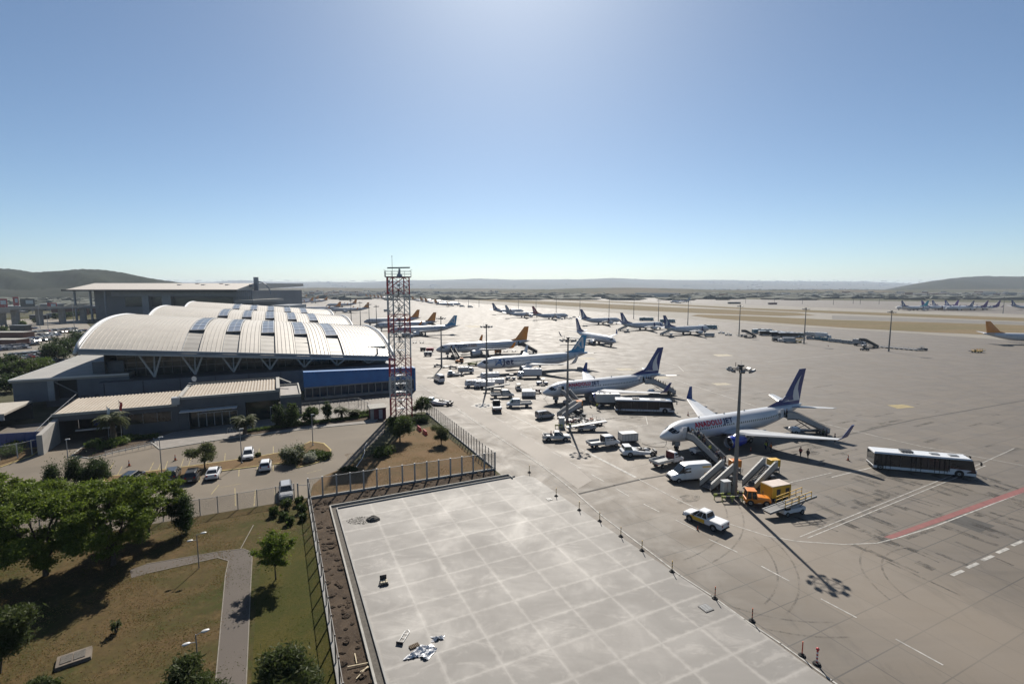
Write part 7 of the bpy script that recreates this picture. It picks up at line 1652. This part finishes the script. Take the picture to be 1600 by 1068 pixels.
def leaves(centres, n, size, rg, elong=1.8, flat=0.0, fall=None):
    """centres: list of (x,y,z,rx,ry,rz,weight). returns vertex and face arrays for n leaf quads"""
    c=np.array(centres,float); w=c[:,6]/c[:,6].sum(); idx=rg.choice(len(c),size=n,p=w)
    d=rg.normal(size=(n,3)); d/=np.linalg.norm(d,axis=1)[:,None]; r=rg.random(n)**.5*np.clip(1+.38*rg.normal(size=n),.1,2.0)
    P_=c[idx,:3]+d*r[:,None]*c[idx,3:6]
    u=rg.normal(size=(n,3)); u[:,2]*=(1-flat); u+=d*.35; u/=np.linalg.norm(u,axis=1)[:,None]; t=rg.normal(size=(n,3)); v=np.cross(u,t); v/=np.linalg.norm(v,axis=1)[:,None]
    s=size*(.55+.9*rg.random(n))[:,None]
    a=P_-u*s*elong/2; b=P_+v*s*.42; e=P_+u*s*elong/2; f=P_-v*s*.42
    V=np.stack([a,b,e,f],1).reshape(-1,3); Fc=np.arange(4*n).reshape(n,4); return V,Fc
def npmesh(name,V,Fc,m,parent):
    me=bpy.data.meshes.new(name); n=len(Fc); me.vertices.add(len(V)); me.vertices.foreach_set('co',V.astype(np.float32).ravel()); me.loops.add(n*4); me.loops.foreach_set('vertex_index',Fc.astype(np.int32).ravel()); me.polygons.add(n); me.polygons.foreach_set('loop_start',np.arange(0,4*n,4,dtype=np.int32)); me.polygons.foreach_set('loop_total',np.full(n,4,dtype=np.int32)); me.materials.append(m); me.update(); me.validate()
    o=bpy.data.objects.new(name,me); C.objects.link(o); o.parent=parent; KID.setdefault(parent.name,[]).append(o); return o
def branchy(trunk, base, top, r, rg, ends, lean=(0,0)):
    trunk.cyl(base,top,r,r*.7,9)
    for e in ends:
        m_=(top[0]*.5+e[0]*.5+rg.uniform(-.2,.2),top[1]*.5+e[1]*.5+rg.uniform(-.2,.2),top[2]*.45+e[2]*.55+.2)
        trunk.cyl(top,m_,r*.5,r*.3,6); trunk.cyl(m_,e,r*.3,r*.1,6)
        for k in range(2):
            q=(e[0]+rg.uniform(-.8,.8),e[1]+rg.uniform(-.8,.8),e[2]+rg.uniform(-.2,.8)); trunk.cyl(m_,q,r*.18,r*.05,5)
def tree(label, loc, h, rad, trunk_h, m, n, leaf, seed, clumps=16, squash=.8, name='broadleaf_tree', cat='tree', shape='round', tr=None, group=None, hollow=.55):
    rg=random.Random(seed); ng=np.random.default_rng(seed); t=thing(name,label,cat,loc,rg.uniform(0,6.28),group)
    cz=(h+trunk_h)/2; rz=(h-trunk_h)/2; cs=[]
    for k in range(clumps):
        a=rg.uniform(0,6.283); q=rg.uniform(-1,1); rr=math.sqrt(max(0,1-q*q)); f=rg.uniform(hollow,.95)
        prof=1.0
        if shape=='cone': prof=max(.15,(1-(q+1)/2)*1.15)
        if shape=='column': prof=.9 if q<.5 else .6
        x=math.cos(a)*rr*rad*f*prof if shape=='round' else math.cos(a)*rad*prof*f*.75; y=math.sin(a)*rr*rad*f if shape=='round' else math.sin(a)*rad*prof*f*.75; z=cz+q*rz*f
        s=rad*rg.uniform(.24,.42)*(1 if clumps<28 else .43)*(prof if shape!='round' else 1)
        cs.append((x,y,z,s*1.15,s*1.15,s*squash,s*s))
    if shape!='round' or hollow<.4: cs.append((0,0,cz,rad*.55,rad*.55,rz*.8,rad*rad*.5))
    V,Fc=leaves(cs,n,leaf,ng); npmesh('crown',V,Fc,m,t)
    tk=MB(); r=tr or max(.06,h*.022); ends=[(c[0]*.8,c[1]*.8,c[2]) for c in cs[:min(9,len(cs))]]; branchy(tk,(0,0,-.05),(rg.uniform(-.1,.1),rg.uniform(-.1,.1),max(.2,trunk_h)),r,rg,ends); tk.build('trunk',m_bark,t)
    return t
# the big group at the lower left
tree('large bright green tree in front, leftmost trunk of the big group at lower left',G(72,898),9.8,5.3,1.5,lf_bright,64000,.14,1,clumps=120,squash=.55,tr=.28)
tree('large bright green tree in the big group, its trunk right of the leftmost one',G(177,882),9.4,4.9,1.5,lf_bright,56000,.14,2,clumps=110,squash=.55,tr=.26)
tree('bright green tree at the back right of the big group beside the dark cypress',G(232,838),7.8,3.8,1.2,lf_bright,34000,.14,3,clumps=70,squash=.55,tr=.2)
tree('shaded bright green tree cut by the left edge of the photo',G(-12,862),8.6,4.6,2.0,lf_bright,34000,.14,4,clumps=80,squash=.55,tr=.22)
tree('low bright green tree at the far left in the big group',G(30,840),7.6,3.4,1.6,lf_bright,20000,.16,44,clumps=40,tr=.2)
tree('dense dark round cypress right of the big tree group',G(291,832),4.7,1.55,.3,lf_dark,16000,.11,5,clumps=12,hollow=.3,name='cypress',shape='round')
tree('dark conifer with pointed top left of the car park lamp',G(83,768),4.3,1.5,.2,lf_dark,14000,.11,6,clumps=14,name='cypress',shape='cone')
tree('dark broad conifer behind the leftmost lot lamp',G(117,756),4.6,1.8,.2,lf_dark,14000,.115,7,clumps=18,name='cypress',hollow=.3,shape='cone')
tree('dark spreading conifer nearest the striped parking bays',G(152,756),4.4,2.2,.2,lf_dark,17000,.12,8,clumps=16,name='cypress',hollow=.3)
tree('small open crowned tree in the middle of the car park',G(320,733),4.6,2.1,1.5,lf_olive,9500,.13,9,clumps=11,tr=.12,hollow=.7)
tree('young bright green tree alone on the lawn beside the dug strip',G(431,905),5.3,2.2,1.3,lf_bright,8000,.13,10,clumps=40,squash=.6,tr=.08,hollow=.35)
tree('fig like tree with red brown trunk on the dry lawn below the tower',G(625,689),4.9,2.5,1.3,lf_mid,15000,.14,11,clumps=15,tr=.16,hollow=.6)
tree('small egg shaped thuja alone on the dry lawn triangle',G(690,694),4.3,1.55,.5,lf_olive,15000,.095,12,clumps=14,name='thuja',hollow=.3,shape='round')
tree('bare looking shrub tree right of the lattice tower base',G(658,646),4.0,2.2,.5,lf_mid,4600,.18,13,clumps=14,hollow=.3)
for k,(u,v,h,r,mm,sh,lb) in enumerate(((437,668,5.2,2.0,lf_dark,'column','dark bushy conifer against the annex, left one of the big pair'),(457,666,4.9,2.0,lf_mid,'column','bushy conifer against the annex, right one of the big pair'),(486,661,3.8,1.7,lf_mid,'round','rounded olive shrub right of the big conifer pair'),(512,658,4.8,1.3,lf_dark,'column','upright dark conifer between the rounded shrub and small palm'))):
    tree(lb,G(u,v),h,r,.2,mm,7000,.17,20+k,clumps=14,name='conifer',shape=sh,hollow=.3)
def palm(label, loc, th, fr, n, seed, tr=.35, m=lf_palm):
    rg=random.Random(seed); t=thing('palm_tree',label,'palm',loc); k=MB()
    for i in range(7): z0=th*i/7; k.cyl((0,0,z0),(0,0,z0+th/7+.02),tr*(1.12-.05*i),tr*(1.0-.05*i),10)
    k.blob((0,0,th),(tr*1.2,tr*1.2,.5),10,6,jit=.1); k.build('trunk',m_palmbark,t); V=[];Fs=[]
    for i in range(n):
        a=rg.uniform(0,6.283); el=rg.uniform(-.35,1.35); L=fr*rg.uniform(.8,1.1); pts=[]; x=0;z=th+.2; e=el; sN=12
        for j in range(sN+1):
            pts.append((x,z)); x+=L/sN*math.cos(e); z+=L/sN*math.sin(e); e-=(.18 if el>0 else .10)
        ca,sa=math.cos(a),math.sin(a)
        for j in range(1,sN+1):
            x0,z0=pts[j-1]; x1,z1=pts[j]; w=.55*math.sin(math.pi*min(1,(j+.8)/(sN+1.2)))+.05
            for s in (-1,1):
                for q in (0,.5):
                    xa=x0+(x1-x0)*q; za=z0+(z1-z0)*q; dx=.28; b0=len(V)
                    for (px_,py_,pz_) in ((xa,0,za),(xa+.10,0,za),(xa+dx+.08,s*w,za-w*.45+rg.uniform(-.05,.05)),(xa+dx,s*w,za-w*.45)):
                        V.append((px_*ca-py_*sa,px_*sa+py_*ca,pz_))
                    Fs.append((b0,b0+1,b0+2,b0+3))
    npmesh('crown',np.array(V),np.array(Fs),m,t); return t
palm('tall date palm with thick trunk in front of the left annex',G(178,692),4.4,3.3,60,31,.5)
palm('bushy palm at the entrance planting below the annex canopy',G(383,678),2.6,2.9,48,32,.4)
palm('small palm between the upright conifer and the hut fence',G(534,654),1.8,2.1,34,33,.3); palm('lowest small palm nearest the maroon hut',G(553,652),1.3,1.8,28,34,.28)
def bush(label, loc, rx, ry, h, m, n, leaf, seed, name='shrub', cat='shrub', group=None, m2=None, rz=0):
    rg=random.Random(seed); ng=np.random.default_rng(seed); t=thing(name,label,cat,loc,rz,group); cs=[(0,0,h*.42,rx*.72,ry*.72,h*.45,rx*ry)]
    for k in range(9): a=rg.uniform(0,6.28); cs.append((math.cos(a)*rx*.6,math.sin(a)*ry*.6,h*rg.uniform(.3,.68),rx*.35,ry*.35,h*.28,rx*ry*.22))
    V,Fc=leaves(cs,n,leaf,ng); npmesh('foliage',V,Fc,m,t)
    if m2:
        V,Fc=leaves([(c[0],c[1],c[2]+h*.08,c[3],c[4],c[5],c[6]) for c in cs],n//3,leaf*.8,ng); npmesh('pale_leaves',V,Fc,m2,t)
    k=MB()
    for i in range(5): a=i*1.3; k.cyl((0,0,-.02),(math.cos(a)*rx*.5,math.sin(a)*ry*.5,h*.5),.05,.02,5)
    k.build('stem',m_bark,t); return t
bush('big round grey green bush at the end of the planted strip',G(459,722),2.2,2.0,3.0,lf_olive,11000,.15,41,m2=lf_white); bush('pale white flowering bush beside the big round one',G(484,721),1.2,1.1,1.7,lf_white,6000,.12,42)
bush('low green bush behind the white flowering one',G(494,712),1.6,1.2,1.1,lf_mid,5000,.14,43); bush('low green bush at the rounded end of the planted strip',G(505,716),1.5,1.4,1.2,lf_mid,5000,.14,44)
bush('dark tangled shrub on the left slope of the dry lawn triangle',G(594,712),2.0,1.6,1.6,lf_mid,5000,.17,45); bush('second tangled shrub right of the dark one under the fig like tree',G(606,705),1.5,1.2,1.3,lf_olive,2600,.17,46); bush('small dark shrub at the lot corner of the triangle',G(545,735),1.4,.8,.7,lf_dark,2000,.16,47)
g_='small bushes in the lawn corner by the fence gate'
for k,(u,v,r,h) in enumerate(((428,806,.62,1.3),(447,795,.75,1.6),(443,810,.6,1.0),(453,818,.6,1.1),(472,800,.65,1.3),(468,788,.6,1.2),(474,812,.5,.9))):
    bush(('leftmost','top left','middle left','lowest','right hand','top right','lower right')[k]+' small bush of the cluster in the lawn corner below the silver car',G(u,v),r,r,h,lf_mid,1500,.14,50+k,group=g_)
def hedge(label,p,q,w,h,m,seed,n=5000,name='hedge'):
    a,b=G(*p),G(*q); d=b-a; L=d.length; t=thing(name,label,'hedge',a,math.atan2(d.y,d.x)); ng=np.random.default_rng(seed); k=int(L/ .8)+1
    V,Fc=leaves([(L*(i+.5)/k,0,h*.5,.75,w*.5,h*.5,1) for i in range(k)],n,.15,ng); npmesh('foliage',V,Fc,m,t); MB().box(.1,L-.1,-w*.28,w*.28,.0,h*.62).build('inner_growth',lf_dark,t)
hedge('trimmed hedge along the kerb from the entrance to the small palms',(384,676),(470,664),1.0,.7,lf_hedge,61); hedge('trimmed hedge running under the palms to the hut',(472,664),(585,650),1.1,.7,lf_hedge,62,7000)
hedge('taller dark hedge behind the small palms near the hut',(548,652),(582,646),1.4,1.0,lf_mid,63,4000); hedge('dark clipped hedge block right of the lattice tower',(638,663),(668,659),1.6,1.5,lf_dark,64,5000); hedge('lime green hedge along the ramp beside the big palm',(186,690),(246,683),1.1,.8,lf_hedge,65)
for k,(u,v,r,h,mm,lb) in enumerate(((148,698,1.7,1.5,lf_hedge,'lime shrub left below the big palm'),(165,700,1.8,1.3,lf_hedge,'lime shrub directly before the big palm trunk'),(186,694,1.9,1.5,lf_hedge,'lime shrub right of the big palm trunk'),(199,688,1.6,1.3,lf_hedge,'low lime shrub at the foot of the flagpoles'),(12,712,2.2,1.7,lf_mid,'round green shrub behind the white posts at the left edge'),(24,703,2.0,1.8,lf_mid,'second green shrub behind the white posts'),(8,696,1.6,1.6,lf_hedge,'lime shrub close to the blue hoarding'),(378,718,.5,.7,lf_olive,'tiny shrub in the planted strip beside the lot lamp'),(403,713,.5,.7,lf_olive,'tiny shrub in the planted strip above the white small car'))):
    bush(lb,G(u,v),r,r,h,mm,2600,.15,70+k)
# pines near the bottom edge
def pine(label, loc, h, rad, trunk_h, n, seed, lean=0):
    rg=random.Random(seed); ng=np.random.default_rng(seed); t=thing('pine_tree',label,'pine tree',loc); cs=[]
    for k in range(26): a=rg.uniform(0,6.28); q=rg.random(); r=rad*(1-q*.55)*rg.uniform(.3,.9); cs.append((math.cos(a)*r+lean*q,math.sin(a)*r,trunk_h+(h-trunk_h)*q,rad*.30,rad*.30,rad*.22,1))
    V,Fc=leaves(cs,int(n*2.2),.105,ng,elong=3.6); npmesh('crown',V,Fc,lf_pine,t); tk=MB(); branchy(tk,(-lean*.6,0,-.05),(0,0,trunk_h*.9),.13,rg,[(c[0]*.8,c[1]*.8,c[2]) for c in cs[:10]]); tk.build('trunk',m_bark,t)
pine('dark feathery pine with leaning trunk at the lower left edge',G(6,1052),4.6,2.5,1.9,14000,81,.6)
pine('pine crown rising from the bottom edge between lamp and path',G(292,1112),3.0,2.3,.3,9000,82); pine('broad pine crown at the bottom edge left of the fence',G(446,1105),3.5,2.9,.3,14000,83); pine('small pine top in the bottom left corner',G(62,1098),1.6,1.3,.2,3500,84)
bush('thin dry sapling standing in the middle of the brown lawn',G(182,988),.45,.4,1.3,lf_olive,260,.13,85,name='sapling',cat='sapling')
# trees beyond the car park at the left
for k,(u,v,h,r,mm,lb) in enumerate(((100,560,9,5.5,lf_dark,'dark umbrella tree at the upper edge of the dark block'),(85,566,8,5,lf_dark,'dark tree left of the umbrella one'),(124,548,9,6,lf_dark,'dark tree touching the left roof end of the terminal'),(8,590,7,5,lf_dark,'dark tree at the left edge below the car park'),(28,596,6.5,5,lf_mid,'green tree second from the left edge below the car park'),(48,590,6,4.5,lf_mid,'green tree third from the left edge below the car park'),(66,584,5,4.5,lf_hedge,'low bright tree left of the slanting roof edge'),(10,613,4.5,4.0,lf_dark,'dark low tree above the sunlit walkway roof'))):
    tree(lb,G(u,v),h,r,1.0,mm,6500,.36,90+k,clumps=14,hollow=.3)
g_='dark trees along the viaduct verge'
for k in range(12): tree('dark rounded tree of the row on the green verge before the far terminal',G(88+k*7.5,499-k*1.2),6,3.6,.6,lf_dark,900,.6,120+k,clumps=8,hollow=.3,group=g_)
g_='street trees by the far left roads'
for k,(u,v) in enumerate(((8,522),(36,512),(58,506),(6,486),(20,487),(44,489),(64,486),(82,484))): tree('small dark street tree among the roads at the far left',G(u,v),5.5,3.0,1,lf_mid,700,.6,140+k,clumps=7,hollow=.3,group=g_)
# ================================================================ camera, light, air
cam=bpy.data.cameras.new('camera'); co=bpy.data.objects.new('camera',cam); C.objects.link(co)
cam.sensor_width=36; cam.lens=36*F/1600; cam.clip_start=.5; cam.clip_end=40000
co.location=(0,0,EYE); co.rotation_euler=(R(90)-PITCH,0,0); SC.camera=co
SUN_EL=40.9; SUN_AZ=0.0
sl=bpy.data.lights.new('sun','SUN'); sl.energy=5.0; sl.angle=R(.53); sl.color=(1,.93,.83)
so=bpy.data.objects.new('sun',sl); C.objects.link(so); so.rotation_euler=(R(-(90-SUN_EL)),0,0); so.location=(0,300,400)
w=bpy.data.worlds.new('World'); SC.world=w; w.use_nodes=True
nt=w.node_tree; nt.nodes.clear(); sky=nt.nodes.new('ShaderNodeTexSky'); sky.sky_type='NISHITA'; sky.sun_disc=False
sky.sun_elevation=R(SUN_EL); sky.sun_rotation=0.0; sky.altitude=100; sky.air_density=.7; sky.dust_density=.55; sky.ozone_density=2.2
bg=nt.nodes.new('ShaderNodeBackground'); bg.inputs[1].default_value=.058; ow=nt.nodes.new('ShaderNodeOutputWorld'); tn=nt.nodes.new('ShaderNodeMix'); tn.data_type='RGBA'; tn.blend_type='MULTIPLY'; tn.inputs[0].default_value=1; tn.inputs[7].default_value=(.94,1.03,1.02,1); nt.links.new(sky.outputs[0],tn.inputs[6]); nt.links.new(tn.outputs[2],bg.inputs[0]); nt.links.new(bg.outputs[0],ow.inputs[0])
# air
mb=MB(); mb.box(-14000,14000,-300,15000,-3,185)
hz=bpy.data.materials.new('haze_air'); hz.use_nodes=True; t=hz.node_tree; t.nodes.clear(); o_=t.nodes.new('ShaderNodeOutputMaterial'); pv=t.nodes.new('ShaderNodeVolumePrincipled')
pv.inputs['Density'].default_value=.00007; pv.inputs['Color'].default_value=(.74,.85,1.0,1); pv.inputs['Anisotropy'].default_value=.1; t.links.new(pv.outputs[0],o_.inputs['Volume'])
HZ=mb.build('haze',hz); tag(HZ,'thin pale haze lying over the airfield and the far hills','haze',None,'stuff')
vs=SC.view_settings; vs.view_transform='Standard'; vs.look='None'; vs.exposure=0.76; vs.gamma=1.0; vs.use_curve_mapping=False
SC.cycles.max_bounces=6; SC.cycles.diffuse_bounces=3; SC.cycles.glossy_bounces=3; SC.cycles.transparent_max_bounces=12; SC.cycles.volume_bounces=0

# overall reflectance level of painted, paved and clad surfaces (one physical scale for all of them)
for m_ in bpy.data.materials:
    if not m_.node_tree or m_.name in ('haze_air',) or 'leaf' in m_.name or 'needle' in m_.name: continue
    for nd in list(m_.node_tree.nodes):
        if nd.type=='BSDF_PRINCIPLED' and nd.inputs['Base Color'].is_linked:
            src=nd.inputs['Base Color'].links[0].from_socket; mx=m_.node_tree.nodes.new('ShaderNodeMix'); mx.data_type='RGBA'; mx.blend_type='MULTIPLY'; mx.inputs[0].default_value=1; k=.74; mx.inputs[7].default_value=(k,k,k,1)
            m_.node_tree.links.new(src,mx.inputs[6]); m_.node_tree.links.new(mx.outputs[2],nd.inputs['Base Color'])
